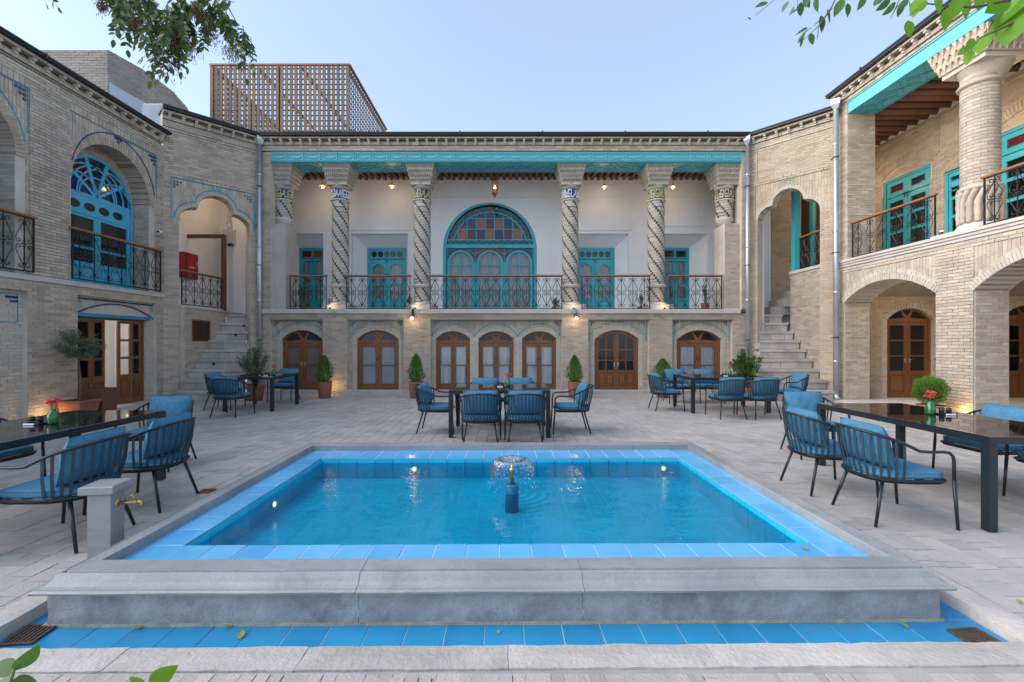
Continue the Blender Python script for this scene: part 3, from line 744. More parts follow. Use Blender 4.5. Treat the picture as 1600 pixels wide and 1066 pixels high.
for (a, b, ws) in panels:
    myo = [o for o in ops if a < o['u0'] < b]
    exc = [outline(o['u0'] - .12, o['u1'] + .12, o['z0'], o['zs'] + .02, o['rise'] + .10, n=18) for o in myo]
    zsp = min(o['zs'] for o in myo) + .02
    zones += brick_boxes(a + .02, b - .02, .02, zsp, exc + [outline(**o) for o in myo], y=.121)
    def zf(u, myo=myo, zsp=zsp):
        best = zsp
        for o in myo:
            t = arch_z(arc_of(outline(o['u0'] - .12, o['u1'] + .12, 0, o['zs'] + .02, o['rise'] + .10, n=24)))(u)
            if t is not None: best = max(best, t + .005)
        return best
    zones += soldier(a + .02, b - .02, zf, 2.08, y=.121)
    for o in myo:
        ring_bricks(rb, arc_of(outline(**o)), .105, .095, .30)
        jb = [(o['u0'] - .10, o['u0'] - .004), (o['u1'] + .004, o['u1'] + .10)]
        for (p, q) in jb:
            for k in range(22): rb.box(p, q, .105 + random.uniform(-.003, .003), .3, o['z0'] + k * .065, o['z0'] + k * .065 + .056)
    # teal inlay over the arches
    idx = panels.index((a, b, ws)); y = .100
    ribbon(tl, [(a + .04, 1.50 if len(ws) == 1 else 1.62), (a + .04, 2.05), (b - .04, 2.05), (b - .04, 1.50 if len(ws) == 1 else 1.62)], .022, y, y + .02)
    for o in myo:
        w0, w1 = o['u0'] - .20, o['u1'] + .20
        if len(ws) == 3: w0, w1 = o['u0'] - .12, o['u1'] + .12
        arc = arc_of(outline(w0, w1, 0, o['zs'] + .07, o['rise'] + .14, n=24))
        if idx in (1, 3):
            st = []; n = 13
            f = arch_z(arc); z_ = None
            us = [w0 + .03 + (w1 - w0 - .06) * i / n for i in range(n + 1)]
            for i in range(n):
                zz = f((us[i] + us[i + 1]) / 2) + (.035 if i % 2 else -.01); st += [(us[i], zz), (us[i + 1], zz)]
            ribbon(tl, st, .020, y, y + .02)
        else: ribbon(tl, arc, .022, y, y + .02)
    for (dx, dz) in ((.09, 1.99), (.15, 1.99), (.09, 1.93)):
        dots.box(a + dx, a + dx + .04, y, y + .02, dz, dz + .04); dots.box(b - dx - .04, b - dx, y, y + .02, dz, dz + .04)
brickwork(cw, zones, name='panel_brickwork', m='brick')
obj('arch_bricks', rb, cw, m=M['brick_white'], kind='stuff'); obj('teal_inlay', tl, cw, m=M['teal_tile'], kind='stuff'); obj('inlay_squares', dots, cw, m=M['navy_tile'], kind='stuff')
mb = MB()
for (a, b, _) in panels: mb.box(a, b, -.03, .12, 2.085, 2.128)
obj('lintel_course', mb, cw, m=M['mortar_dark'])
# stone plinth and veranda slab
for (a, b) in ((-7.0, -4.7), (-4.69, -2.6), (-2.59, -.4), (-.39, 1.9), (1.91, 4.2), (4.21, 6.85)):
    mb = MB(); mb.cbox(a, b, -.22 + random.uniform(-.01, .01), .35, -.02, .10, .008); obj('plinth_stone', mb, cw, m=M['stone'])
for (a, b) in ((-7.05, -4.9), (-4.895, -2.5), (-2.495, -.3), (-.295, 1.8), (1.805, 4.3), (4.305, 6.55)):
    mb = MB(); mb.cbox(a, b, -.08 + random.uniform(-.008, .004), .9, 2.262, 2.385, .012); obj('slab_stone', mb, cw, m=M['slab'])
mb = MB(); mb.box(-7.3, 7.2, .905, 2.4, 2.24, 2.375); mb.box(-7.0, 6.8, -.03, .5, 2.2405, 2.2615); obj('veranda_floor', mb, cw, m=M['slab'])
# end piers beside the veranda
for (a, b) in ((-7.06, -6.73), (6.62, 6.86)):
    mb = MB(); mb.box(a, b, 0, .8, 2.386, 6.84); obj('end_pier', mb, cw, m=M['mortar'])
    brickwork(cw, brick_boxes(a, b, 2.39, 6.84), name='pier_bricks')
mb = MB(); mb.cbox(-6.729, -6.37, .12, .8, 2.386, 4.85, .02); obj('stucco_pilaster', mb, cw, m=M['stucco'])
mb = MB(); mb.box(6.20, 6.619, .12, .8, 2.386, 4.85); obj('brick_pilaster', mb, cw, m=M['mortar']); brickwork(cw, brick_boxes(6.20, 6.619, 2.39, 4.85, y=.12), name='pilaster_bricks')
for x, zb_ in ((-6.57, 4.95), (6.34, 4.95)): spiral_column(cw, x, .46, 2.385, 6.57, 0, short=zb_ + .1)
for i, x in enumerate((-4.92, -2.52, 1.82, 4.34)): spiral_column(cw, x, .46, 2.385, 6.57, i + 1)
for (a, b) in ((-6.25, -5.20), (-4.64, -2.80), (-2.24, 1.54), (2.10, 4.06), (4.62, 6.12)): railing(cw, (a, .13), (b, .13), 2.40, 3.365, pitch=.302)
beam(cw, -6.73, 6.64, 6.57, 6.84, 0, .82)
mb = MB(); mb.box(-6.73, 6.64, -.03, 0, 6.842, 6.862); mb.box(-7.3, 7.2, .83, 2.4, 6.80, 6.86); obj('ceiling_boards', mb, cw, m=M['wood_dark'])
if 'joist' not in CM:
    b = MB(); b.tube([(0, 0, 0), (0, 1.3, 0)], .058, 8); CM['joist'] = b.mesh('ceiling_log', M['log'], True)
for i in range(66): obj('ceiling_log', CM['joist'], cw, mtx=T(-6.62 + i * .203 + random.uniform(-.02, .02), .75, 6.735 + random.uniform(-.012, .012)))
cornice(cw, -7.06, 6.86, 6.865, 7.16, 7.30)
# back wall of the veranda with arched window and splayed niches
YB = 1.8; niches = [(-7.24, -5.975, -6.97, -6.09), (-5.065, -3.246, -4.70, -3.40), (2.09, 3.887, 2.25, 3.55), (5.0, 6.45, 5.10, 6.04)]
big = dict(u0=-2.11, u1=.93, z0=2.38, zs=4.44, rise=1.52, n=40)
hs = [outline(**big)] + [rect(a, b, 2.377, 4.96) for a, b, _, _ in niches] + [rect(6.86, 7.12, 2.377, 4.6)]
mb = MB(); plate(mb, rect(-7.3, 7.2, 2.376, 6.80), hs, YB, YB + .12); obj('veranda_wall', mb, cw, m=M['plaster'])
for (a, b, c, d) in niches:
    F = [(a, YB + .121, 2.377), (b, YB + .121, 2.377), (b, YB + .121, 4.96), (a, YB + .121, 4.96)]; G = [(c, YB + .5, 2.377), (d, YB + .5, 2.377), (d, YB + .5, 4.60), (c, YB + .5, 4.60)]
    mb = MB(); mb.add(F + G, [(0, 4, 5, 1), (1, 5, 6, 2), (2, 6, 7, 3), (3, 7, 4, 0)]); obj('niche', mb, cw, m=M['plaster'])
mb = MB()                                              # faint raised plaster fields
for (a, b, c, d) in ((-5.9, -3.1, 5.08, 6.12), (-2.35, 1.2, 6.10, 6.13), (2.0, 3.95, 5.08, 6.12), (4.6, 6.3, 5.2, 6.12)):
    for p, q in (((a, c), (b, c)), ((b, c), (b, d)), ((b, d), (a, d)), ((a, d), (a, c))): mb.bar((p[0], YB - .004, p[1]), (q[0], YB - .004, q[1]), .035, .035)
obj('plaster_field', mb, cw, m=M['plaster'])
mb = MB(); mb.box(-7.35, -7.3, .3, 2.4, 2.376, 6.80); mb.box(7.2, 7.25, .3, 2.4, 2.376, 6.80); obj('side_wall', mb, cw, m=M['plaster'])
mb = MB(); mb.box(-7.3, 7.2, 2.9, 3.0, 0, 7.2); mb.box(-7.35, -7.3, 2.4, 3, 0, 7.2); mb.box(7.2, 7.25, 2.4, 3, 0, 7.2); mb.box(-7.3, 7.2, 1.1, 1.15, 0, 2.24); obj('room_backing', mb, cw, m=M['dark'])
mb = MB(); mb.box(-7.3, 7.2, -.05, 3.2, 7.2, 7.24); obj('roof', mb, cw, m=M['gutter'])
# ground-floor joinery
y0 = .20
wd = ops
# 1: double door with brown translucent leaves
def glazed_door(B, o, y, rows, cols, glass, panel_h, zt=None, m='wood', cur=None, fanmats=None, arched=False, label=None, handles=True, kind='door', st=.07):
    uc = (o['u0'] + o['u1']) / 2; fw = .06; leaves = []; zt = zt or (o['zs'] if arched else min(o['zs'], 1.465))
    if not arched and o['rise'] > 0:
        top = [(o['u0'] + fw - .004, zt - .05), (o['u1'] - fw + .004, zt - .05)] + [p for p in inset(o, fw - .004)[2:]]
        fp = fan_panes(o, fw + .015, zt + .02, (58, 122)); leaves.append((top, [(fp[i], (fanmats or ('night',) * 3)[i], None) for i in range(3)])); zh = zt - .056
    else: zh = zt - fw - .003
    for (a, b) in ((o['u0'] + fw + .003, uc - .003), (uc + .003, o['u1'] - fw - .003)):
        zb = o['z0'] + fw + .003; hs = []
        if arched:
            f = arch_z(inset(o, fw + .004)[2:]); n = 8
            topz = [(b + (a - b) * i / n, (f(b + (a - b) * i / n) or o['zs'])) for i in range(n + 1)]
            poly = [(a, zb), (b, zb)] + topz
            zp = zb + panel_h; zl0 = zp + st
            cw_ = (b - a - 2 * st - (cols - 1) * .03) / cols; zl1 = o['zs'] + .01; rh = (zl1 - zl0) / rows
            for c in range(cols):
                x0 = a + st + c * (cw_ + .03); x1 = x0 + cw_
                for r in range(rows - 1): hs.append((rect(x0, x1, zl0 + r * rh, zl0 + (r + 1) * rh - .03), glass, cur))
                g = lambda u: (f(u) or o['zs']) - st
                hs.append(([(x0, zl0 + (rows - 1) * rh), (x1, zl0 + (rows - 1) * rh), (x1, g(x1)), ((x0 + x1) / 2, g((x0 + x1) / 2)), (x0, g(x0))], glass, None))
        else:
            poly = rect(a, b, zb, zh); zp = zb + panel_h; zl0 = zp + st if panel_h else zb + .12; zl1 = zh - .085; rh = (zl1 - zl0 + .03) / rows; cw_ = (b - a - 2 * st - (cols - 1) * .03) / cols
            for c in range(cols):
                x0 = a + st + c * (cw_ + .03); x1 = x0 + cw_
                for r in range(rows): hs.append((rect(x0, x1, zl0 + r * rh, zl0 + (r + 1) * rh - .03), glass, cur))
        if panel_h > .2:
            pm = (a + b) / 2
            if arched: hs += [(rect(a + st, pm - .02, zb + .06, zp), 'panel', None), (rect(pm + .02, b - st, zb + .06, zp), 'panel', None)]
            else: hs.append((rect(a + st, b - st, zb + .06, zp), 'panel', None))
        leaves.append((poly, hs))
    return joinery(B, kind, o, leaves, y, m=m, label=label, handles=[(uc - .05, o['z0'] + .72), (uc + .05, o['z0'] + .72)] if handles else None)
glazed_door(cw, ops[0], y0, 2, 1, 'frost_brown', 0, label='brown double door with translucent leaves', fanmats=('blue_pane', 'red_pane', 'night'))
wood_window(cw, ops[1]['u0'], ops[1]['u1'], .10, 1.53, .27, y0, True, cur=None, glass='frost', fanglass=('blue_pane', 'red_pane', 'blue_pane'), label='arched window with frosted grey panes')
for k in (2, 3, 4): wood_window(cw, ops[k]['u0'], ops[k]['u1'], .10, ops[k]['zs'], ops[k]['rise'], y0, True)
glazed_door(cw, ops[5], y0, 3, 2, 'night', .42, arched=True, label='arched wooden double door with small dark lights')
wood_window(cw, ops[6]['u0'], ops[6]['u1'], .10, 1.53, .27, y0, True, fanglass=('night', 'night', 'night'))
# veranda doors
yd = YB + .50
def rect_o(u0, u1, z0, z1): return dict(u0=u0, u1=u1, z0=z0, zs=z1, rise=0, n=6)
def circ(cx, cz, rx, rz, n=14): return [(cx + rx * cos(2 * pi * i / n), cz + rz * sin(2 * pi * i / n)) for i in range(n)]
def cyan_door(u0, u1, kind, y=yd, z0=2.378, z1=4.60):
    uc = (u0 + u1) / 2; fw = .06; lv = []; zt = z1 - .36
    if kind == 'oval':
        r = (u1 - u0 - .16) / 10 * .82; hs = []
        for i in range(5): hs.append((circ(u0 + .12 + (u1 - u0 - .24) * (i + .5) / 5, zt + .15, r, .10), ('night', 'blue_pane', 'red_pane', 'night', 'night')[i], None))
        lv.append((rect(u0 + fw - .003, u1 - fw + .003, zt, z1 - fw + .003), hs))
        for (a, b) in ((u0 + fw + .003, uc - .003), (uc + .003, u1 - fw - .003)):
            m_ = (a + b) / 2; top = [(b - .10, zt - .32), (b - .16, zt - .24), (m_, zt - .17), (a + .16, zt - .24), (a + .10, zt - .32)]
            hs = [([(a + .10, z0 + 1.02), (b - .10, z0 + 1.02)] + top, 'pane', 'curtain_grey'), (rect(a + .10, b - .10, z0 + .55, z0 + .96), 'pane', 'curtain_grey'), (rect(a + .10, b - .10, z0 + .14, z0 + .45), 'panel', None)]
            lv.append((rect(a, b, z0 + .01, zt - .02), hs))
    else:
        lv.append((rect(u0 + fw - .003, u1 - fw + .003, zt + .02, z1 - fw + .003), [(rect(u0 + .10, uc - .04, zt + .06, z1 - .09), 'red_pane' if kind == 'red' else 'night', None), (rect(uc + .04, u1 - .10, zt + .06, z1 - .09), 'amber_pane' if kind == 'red' else 'night', None)]))
        for (a, b) in ((u0 + fw + .003, uc - .003), (uc + .003, u1 - fw - .003)):
            hs = []
            for r in range(3): hs.append((rect(a + .08, b - .08, z0 + .55 + r * .43, z0 + .55 + r * .43 + .37), 'pane', 'curtain_grey'))
            hs.append((rect(a + .08, b - .08, z0 + .12, z0 + .46), 'panel', None)); lv.append((rect(a, b, z0 + .01, zt), hs))
    w = joinery(cw, 'door', rect_o(u0, u1, z0, z1), lv, y, m='cyan')
    k = MB(); k.cbox(uc - .05, uc - .03, y - .02, y, z0 + 1.3, z0 + 1.38, .003); k.cbox(uc + .03, uc + .05, y - .02, y, z0 + 1.3, z0 + 1.38, .003)
    k.bar((uc - .06, y - .02, zt - .05), (uc + .06, y - .02, zt - .05), .012); k.bar((uc, y - .02, zt - .05), (uc, y - .02, zt - .16), .012)
    obj('latch', k, w, m=M['black']); return w
cyan_door(-6.97, -6.09, 'red'); cyan_door(-4.70, -3.40, 'oval'); cyan_door(2.25, 3.55, 'oval'); cyan_door(5.10, 6.04, 'dark'); cyan_door(6.862, 7.118, 'dark', y=YB + .05, z1=4.595)
# the large arched window
def big_window():
    o = big; y = YB + .03; m = 'cyan'; mb = MB(); u0, u1, z0, zs = o['u0'], o['u1'], o['z0'], o['zs']; uc = (u0 + u1) / 2; R = (u1 - u0) / 2
    frame_between(mb, outline(**o), inset(o, .11), y - .03, y + .10)
    zt0, zt1 = 4.50, 4.62                                      # transom
    mb.box(u0 + .10, u1 - .10, y - .02, y + .08, zt0, zt1)
    w = obj('arched_window', mb, cw, m=M[m]); w['label'] = 'large arched turquoise window with coloured lights'
    # inner arch ring with zigzag
    Ri = R - .30; zi = zs + .30
    bars = MB(); rin = []
    half = R - .13; rr = R - .30; zc = zs
    def aw(z, r): return sqrt(max(0, r * r - (z - zc) ** 2))
    zb = zt1 + .14; a0 = math.asin((zb - zc) / rr)
    arc = [(uc + rr * cos(a0 + (pi - 2 * a0) * i / 28), zc + rr * sin(a0 + (pi - 2 * a0) * i / 28)) for i in range(29)]
    ribbon(bars, arc, .035, y - .01, y + .05)
    bars.box(u0 + .12, u1 - .12, y - .01, y + .05, zb - .018, zb + .018)
    rows = [zb, zb + .345, zb + .69, zb + 1.03]; pitch = .295
    cols = [uc + (i - 3.5) * pitch for i in range(8)]
    for x in cols:
        top = zc + aw(0, 1) * 0 + sqrt(max(.01, rr * rr - (x - uc) ** 2)); bars.box(x - .014, x + .014, y - .005, y + .045, zb, top)
    for z in rows[1:3]:
        hw = aw(z, rr); bars.box(uc - hw, uc + hw, y - .004, y + .044, z - .014, z + .014)
    zz = []; n = 34; ro = R - .12; a1 = math.asin((zt1 - zc) / ro)
    for i in range(n + 1):
        a = a1 + (pi - 2 * a1) * i / n; r_ = (ro - .01) if i % 2 else (rr + .02); zz.append((uc + r_ * cos(a), zc + r_ * sin(a)))
    ribbon(bars, zz, .018, y, y + .03)
    zz = [(u0 + .2 + (u1 - u0 - .4) * i / 22, (zb - .02) if i % 2 else (zt1 + .01)) for i in range(23)]; ribbon(bars, zz, .018, y, y + .03)
    obj('glazing_bars', bars, w, m=M[m])
    # coloured panes, row by row
    colmap = [['blue_pane', 'amber_pane', 'red_pane', 'blue_pane', 'amber_pane', 'blue_pane', 'red_pane', 'amber_pane', 'blue_pane'],
              ['night', 'red_pane', 'blue_pane', 'amber_pane', 'red_pane', 'amber_pane', 'blue_pane', 'red_pane', 'night'],
              ['night', 'night', 'red_pane', 'blue_pane', 'red_pane', 'blue_pane', 'blue_pane', 'night', 'night']]
    ed = [uc - rr] + cols + [uc + rr]
    for r in range(3):
        za, zb2 = rows[r], (rows[r + 1] if r < 2 else zc + rr)
        for c in range(9):
            a, b = ed[c], ed[c + 1]; pts = []
            k = 6; top = []
            for i in range(k + 1):
                x = b + (a - b) * i / k; t = zc + sqrt(max(0, rr * rr - (x - uc) ** 2)); top.append((x, min(zb2, t)))
            if max(t[1] for t in top) < za + .04: continue
            top = [(x, max(z, za + .001)) for x, z in top]
            p = MB(); plate(p, [(a, za), (b, za)] + top, (), y + .022, y + .028); obj('pane', p, w, m=M[colmap[r][c]])
    p = MB(); n = 40                                            # border glass, wedge by wedge
    for i in range(17):
        aa = a1 + (pi - 2 * a1) * i / 17; ab = a1 + (pi - 2 * a1) * (i + 1) / 17
        q = MB(); q.hexa([(uc + rr * cos(aa), y + .030, zc + rr * sin(aa)), (uc + ro * cos(aa), y + .030, zc + ro * sin(aa)), (uc + ro * cos(ab), y + .030, zc + ro * sin(ab)), (uc + rr * cos(ab), y + .030, zc + rr * sin(ab)),
                          (uc + rr * cos(aa), y + .034, zc + rr * sin(aa)), (uc + ro * cos(aa), y + .034, zc + ro * sin(aa)), (uc + ro * cos(ab), y + .034, zc + ro * sin(ab)), (uc + rr * cos(ab), y + .034, zc + rr * sin(ab))])
        obj('pane', q, w, m=M[('blue_pane', 'night', 'red_pane')[i % 3]])
    q = MB(); q.box(u0 + .15, u1 - .15, y + .0365, y + .04, zt1, zb); obj('pane', q, w, m=M['night'])
    # spandrel panes and three arched lights
    cw3 = (u1 - u0 - .22) / 3; br = MB()
    for i in range(3):
        a = u0 + .11 + i * cw3; b = a + cw3; m_ = (a + b) / 2
        oa = dict(u0=a + .03, u1=b - .03, z0=z0, zs=3.98, rise=.44, n=18)
        fr = MB(); frame_between(fr, outline(**oa), inset(oa, .09), y - .02, y + .06)
        fr.box(m_ - .018, m_ + .018, y, y + .05, z0 + .09, 4.36)
        for z in (2.95, 3.95): fr.box(a + .11, b - .11, y + .002, y + .048, z - .016, z + .016)
        obj('light_frame', fr, w, m=M[m])
        q = MB(); plate(q, [(a, 3.98), (a, zt0), (b, zt0), (b, 3.98)] + arc_of(outline(**oa)), (), y + .035, y + .04); obj('pane', q, w, m=M['blue_pane' if i != 1 else 'red_pane'])
        g = MB(); plate(g, inset(oa, .07), (), y + .02, y + .026); obj('pane', g, w, m=M['pane'])
        curtain(w, a + .08, b - .08, z0 + .05, 4.44, y + .16, 'curtain_grey')
        if i: 
            br.tube([(a, y + .03, 4.22), (a + .05, y + .03, 4.32), (a, y + .03, 4.42), (a - .05, y + .03, 4.32)], .010, 4, closed=True)
            br.bar((a, y + .03, 4.42), (a, y + .03, zt0), .016); br.bar((a, y + .03, 4.22), (a, y + .03, 4.0), .016); br.bar((a - .25, y + .03, 4.45), (a - .05, y + .03, 4.32), .014); br.bar((a + .25, y + .03, 4.45), (a + .05, y + .03, 4.32), .014)
            d = MB(); d.add([(a, y + .025, 4.23), (a + .045, y + .025, 4.32), (a, y + .025, 4.41), (a - .045, y + .025, 4.32)], [(0, 1, 2, 3)]); obj('pane', d, w, m=M['amber_pane'])
    for a in (u0 + .15, u1 - .15): br.bar((a, y + .03, 4.0), (a, y + .03, zt0), .014)
    for i in (1, 2):
        a = u0 + .11 + i * cw3; br.box(a - .03, a + .03, y - .01, y + .05, z0, 4.02)
    obj('lattice_bars', br, w, m=M[m])
    bb = MB(); bb.box(u0 + .05, u1 - .05, y + .25, y + .27, z0, 6.0); obj('backing', bb, w, m=M['dark'])
    # plaster reveal
big_window()
# ================================================================== LEFT WING  (u = world y, depth = -x, origin x = -8.6)
LX = -8.6
lw = thing('left_wing', 'tall left brick wing with blue arched window, iron balconies and open wooden doors', 'building', (LX, 0, 0), rz=pi / 2)
B1 = dict(u0=8.95, u1=10.90, z0=2.66, zs=4.72, rise=.96, n=26); B2 = dict(u0=5.98, u1=7.94, z0=2.66, zs=4.72, rise=.96, n=26)
G1 = rect(9.08, 11.14, .02, 2.40); G2 = rect(5.6, 8.14, .02, 2.38)
def frame_rect(o, pad, zt): return rect(o['u0'] - pad, o['u1'] + pad, 2.70, zt)
mb = MB(); plate(mb, rect(2.5, 11.345, 0, 6.35), [outline(**B1), outline(**B2), G1, G2], 0, .45); obj('wall', mb, lw, m=M['mortar'])
exB = [outline(B['u0'] - .16, B['u1'] + .16, 2.6, B['zs'], B['rise'] + .16, n=26) for B in (B1, B2)]
fr1 = rect(8.90, 11.12, 2.68, 6.16); fr2 = rect(5.7, 8.16, 2.68, 6.16)
bx = brick_boxes(2.5, 11.34, .02, 2.55, [G1, G2]) + brick_boxes(2.5, 11.34, 2.68, 6.34, [fr1, fr2], d=.03)
bx += brick_boxes(8.90, 11.12, 2.68, 4.8, exB, y=0) + brick_boxes(5.7, 8.16, 2.68, 4.8, exB, y=0)
for B, a, b in ((B1, 8.9, 11.12), (B2, 5.7, 8.16)):
    f = arch_z(arc_of(outline(B['u0'] - .16, B['u1'] + .16, 2.6, B['zs'], B['rise'] + .16, n=40)))
    bx += soldier(a + .005, b - .005, lambda u: max(4.81, (f(u) or 0) + .005), 5.98, d=.010)
    bx += soldier(a + .005, b - .005, lambda u: 6.0, 6.155, d=.035, w=.09)
brickwork(lw, bx, singles=300)
rb = MB()
for B in (B1, B2): ring_bricks(rb, arc_of(outline(**B)), .15, -.018, .42, seg=.062)
obj('arch_bricks', rb, lw, m=M['brick_warm'], kind='stuff')
tl = MB(); nv = MB()
for B, a, b in ((B1, 8.9, 11.12), (B2, 5.7, 8.16)):
    arc = arc_of(outline(B['u0'] - .02, B['u1'] + .17, 2.6, B['zs'] + .05, B['rise'] + .24, n=30))
    ribbon(nv if B is B1 else tl, [p for p in arc if p[1] > B['zs'] + .25], .022, -.022, -.008)
    ribbon(tl, [(b - .9, 5.98), (b - .03, 5.98), (b - .03, 5.2)], .018, -.024, -.008)
    for (dx, dz) in ((.06, 5.90), (.13, 5.90), (.20, 5.90), (.06, 5.82), (.13, 5.82), (.06, 5.74), (1.0, 5.9), (1.07, 5.9), (1.14, 5.9), (1.07, 5.83)):
        nv.box(b - dx - .05, b - dx, -.026, -.008, dz, dz + .05)
ribbon(tl, [(7.5, 1.95), (7.62, 2.05), (7.7, 1.9), (7.7, 1.80), (8.06, 1.80), (8.06, 2.30), (7.75, 2.30), (7.2, 2.34), (5.7, 2.34)], .022, .085, .1)
for (dx, dz) in ((.03, 2.22), (.03, 2.15), (.10, 2.22), (.17, 2.22), (.10, 2.15)): nv.box(8.03 - dx, 8.07 - dx + .02, .08, .1, dz, dz + .045)
ribbon(nv, arc_of(outline(9.12, 11.12, 0, 2.02, .27, n=24)), .024, .075, .1); nv.box(9.10, 11.12, .07, .1, 2.335, 2.36)
for (dx, dz) in ((.03, 2.26), (.09, 2.26), (.03, 2.20), (1.90, 2.26), (1.96, 2.26), (1.96, 2.2)): tl.box(9.12 + dx, 9.16 + dx, .078, .1, dz, dz + .04)
obj('teal_inlay', tl, lw, m=M['teal_tile'], kind='stuff'); obj('inlay_squares', nv, lw, m=M['navy_tile'], kind='stuff')
mb = MB(); mb.cbox(2.5, 11.33, -.045, .1, 2.56, 2.66, .008); obj('sill_course', mb, lw, m=M['slab'])
# recessed panels on the ground floor
DO = rect(9.14, 10.92, .02, 1.98)
mb = MB(); plate(mb, rect(9.08, 11.14, 0, 2.40), [DO], .101, .45); plate(mb, rect(5.6, 8.14, 0, 2.38), [], .101, .45); obj('panel_wall', mb, lw, m=M['mortar'])
zf = arch_z(arc_of(outline(9.12, 11.12, 0, 2.06, .26, n=30)))
brickwork(lw, brick_boxes(9.08, 11.14, .02, 2.05, [DO], y=.101) + brick_boxes(5.6, 8.14, .02, 2.37, [], y=.101) + soldier(9.1, 11.12, lambda u: zf(u) or 2.06, 2.33, y=.101), m='brick_white', name='panel_brickwork')
mb = MB(); mb.cbox(9.10, 10.98, .02, .14, 1.975, 2.05, .006); obj('lintel', mb, lw, m=M['teal_tile'])
mb = MB(); mb.cbox(8.95, 11.25, -.25, .5, -.02, .05, .006); obj('threshold', mb, lw, m=M['stone'])
# inside of the deep window recesses: jambs facing the courtyard front and the blind wall behind
for B in (B1, B2):
    jw = T(LX - .45, B['u1'] + .0, 0, 0)
    brickwork(lw, brick_boxes(0, .445, 2.68, B['zs'] + .02, d=.008), m='brick', world=jw, name='jamb_bricks')
# piers' right-hand sides
# windows of the upper floor
def wing_window(B):
    y = .36; uc = (B['u0'] + B['u1']) / 2; o = dict(u0=B['u0'] + .05, u1=B['u1'] - .05, z0=2.68, zs=4.56, rise=.90, n=26); fw = .07; uc = (o['u0'] + o['u1']) / 2
    mb = MB(); plate(mb, outline(B['u0'] - .1, B['u1'] + .1, 2.6, B['zs'], B['rise'] + .1, n=26), [outline(**o)], .40, .46); obj('recess_wall', mb, lw, m=M['mortar'])
    brickwork(lw, brick_boxes(B['u0'] - .02, B['u1'] + .02, 2.68, 5.9, [outline(**o)], y=.40, d=.01), name='recess_bricks')
    zt = 4.56; top = [(o['u0'] + fw - .004, zt - .04), (o['u1'] - fw + .004, zt - .04)] + [p for p in inset(o, fw - .004)[2:]]
    fp = fan_panes(o, fw + .02, zt + .03, (36, 72, 108, 144)); lv = [(top, [(fp[i], ('blue_pane', 'red_pane', 'night', 'red_pane', 'blue_pane')[i], None) for i in range(5)])]
    hs = [(circ(o['u0'] + .22 + (o['u1'] - o['u0'] - .44) * (i + .5) / 4, 4.34, .14, .09), 'night', None) for i in range(4)]
    lv.append((rect(o['u0'] + fw - .003, o['u1'] - fw + .003, 4.16, 4.515), hs))
    for (a, b) in ((o['u0'] + fw + .003, uc - .003), (uc + .003, o['u1'] - fw - .003)):
        hs = [(rect(a + .08, b - .08, 3.15 + r * .33, 3.15 + r * .33 + .28), 'night', None) for r in range(3)] + [(rect(a + .08, b - .08, 2.80, 3.06), 'panel', None)]
        lv.append((rect(a, b, 2.69, 4.15), hs))
    w = joinery(lw, 'window', o, lv, y, m='blue_paint'); w['label'] = 'arched blue window with interlaced fanlight'
    s = MB(); R = (o['u1'] - o['u0']) / 2 - fw
    for k in (-1, 0, 1):                                # interlaced arcs of the fanlight
        for rr, cx in ((R * .5, uc + k * R * .5), (R * .78, uc + k * R * .22)):
            arc = [(cx + rr * cos(pi * i / 20), 4.59 + rr * .98 * sin(pi * i / 20)) for i in range(21)]; arc = [p for p in arc if ((p[0] - uc) ** 2 + ((p[1] - 4.56) / .98) ** 2) < (R + .01) ** 2]
            if len(arc) > 2: ribbon(s, arc, .03, y - .012, y + .006)
    obj('tracery', s, w, m=M['blue_paint'])
    return w
wing_window(B1); wing_window(B2)
# balcony rails fixed to the wall
def wing_rail(u0, u1):
    railing(lw, (u0, -.07), (u1, -.07), 2.70, 3.70, pitch=.33)
wing_rail(8.90, 11.18); wing_rail(5.85, 8.19)
# open folding doors of the ground floor
def fold_leaf(a, b, y, ang, hinge, open_label=None):
    st = .06; zb, zh = .06, 1.93; n = 3; hs = []
    w_ = b - a
    for r in range(n): hs.append((rect(st, w_ - st, .72 + r * .40, .72 + r * .40 + .35), 'pane', None))
    lb = MB(); plate(lb, rect(0, w_, zb, zh), [h[0] for h in hs] + [rect(st, w_ - st, .20, .60)], 0, .04)
    mt = T(a if not hinge else b, y, 0, ang) @ (Matrix() if not hinge else Matrix.Translation((-w_, 0, 0)))
    l = obj('door', lb, lw, mtx=mt, m=M['wood'])
    for h in hs:
        pb = MB(); plate(pb, h[0], (), .018, .022); obj('pane', pb, l, m=M['pane'])
    pb = MB(); pb.box(st, w_ - st, .02, .036, .20, .60); pb.cbox(st + .03, w_ - st - .03, .004, .022, .23, .57, .005); obj('panel', pb, l, m=M['wood'])
    return l
mb = MB(); frame_between(mb, rect(9.14, 10.92, .02, 1.98), rect(9.19, 10.87, .055, 1.935), .14, .24); obj('door_frame', mb, lw, m=M['wood'])
fold_leaf(9.20, 9.56, .17, radians(-4), False); fold_leaf(9.57, 9.92, .15, radians(6), False)
fold_leaf(10.22, 10.54, .10, radians(-14), True); fold_leaf(10.54, 10.86, .15, radians(4), True)
mb = MB(); mb.box(8.0, 12.2, 1.9, 1.95, 0, 2.5); mb.box(8.0, 12.2, .46, 2, 2.45, 2.5); mb.box(12.15, 12.2, .46, 1.9, 0, 2.5); mb.box(8.0, 12.2, .46, 1.9, -.05, .03); obj('hall_lining', mb, lw, m=M['plaster'])
mb = MB(); mb.box(2.5, 11.28, 1.3, 1.4, 2.5, 6.35); mb.box(2.5, 8, .46, 1.4, -.05, 2.5); obj('room_backing', mb, lw, m=M['dark'])
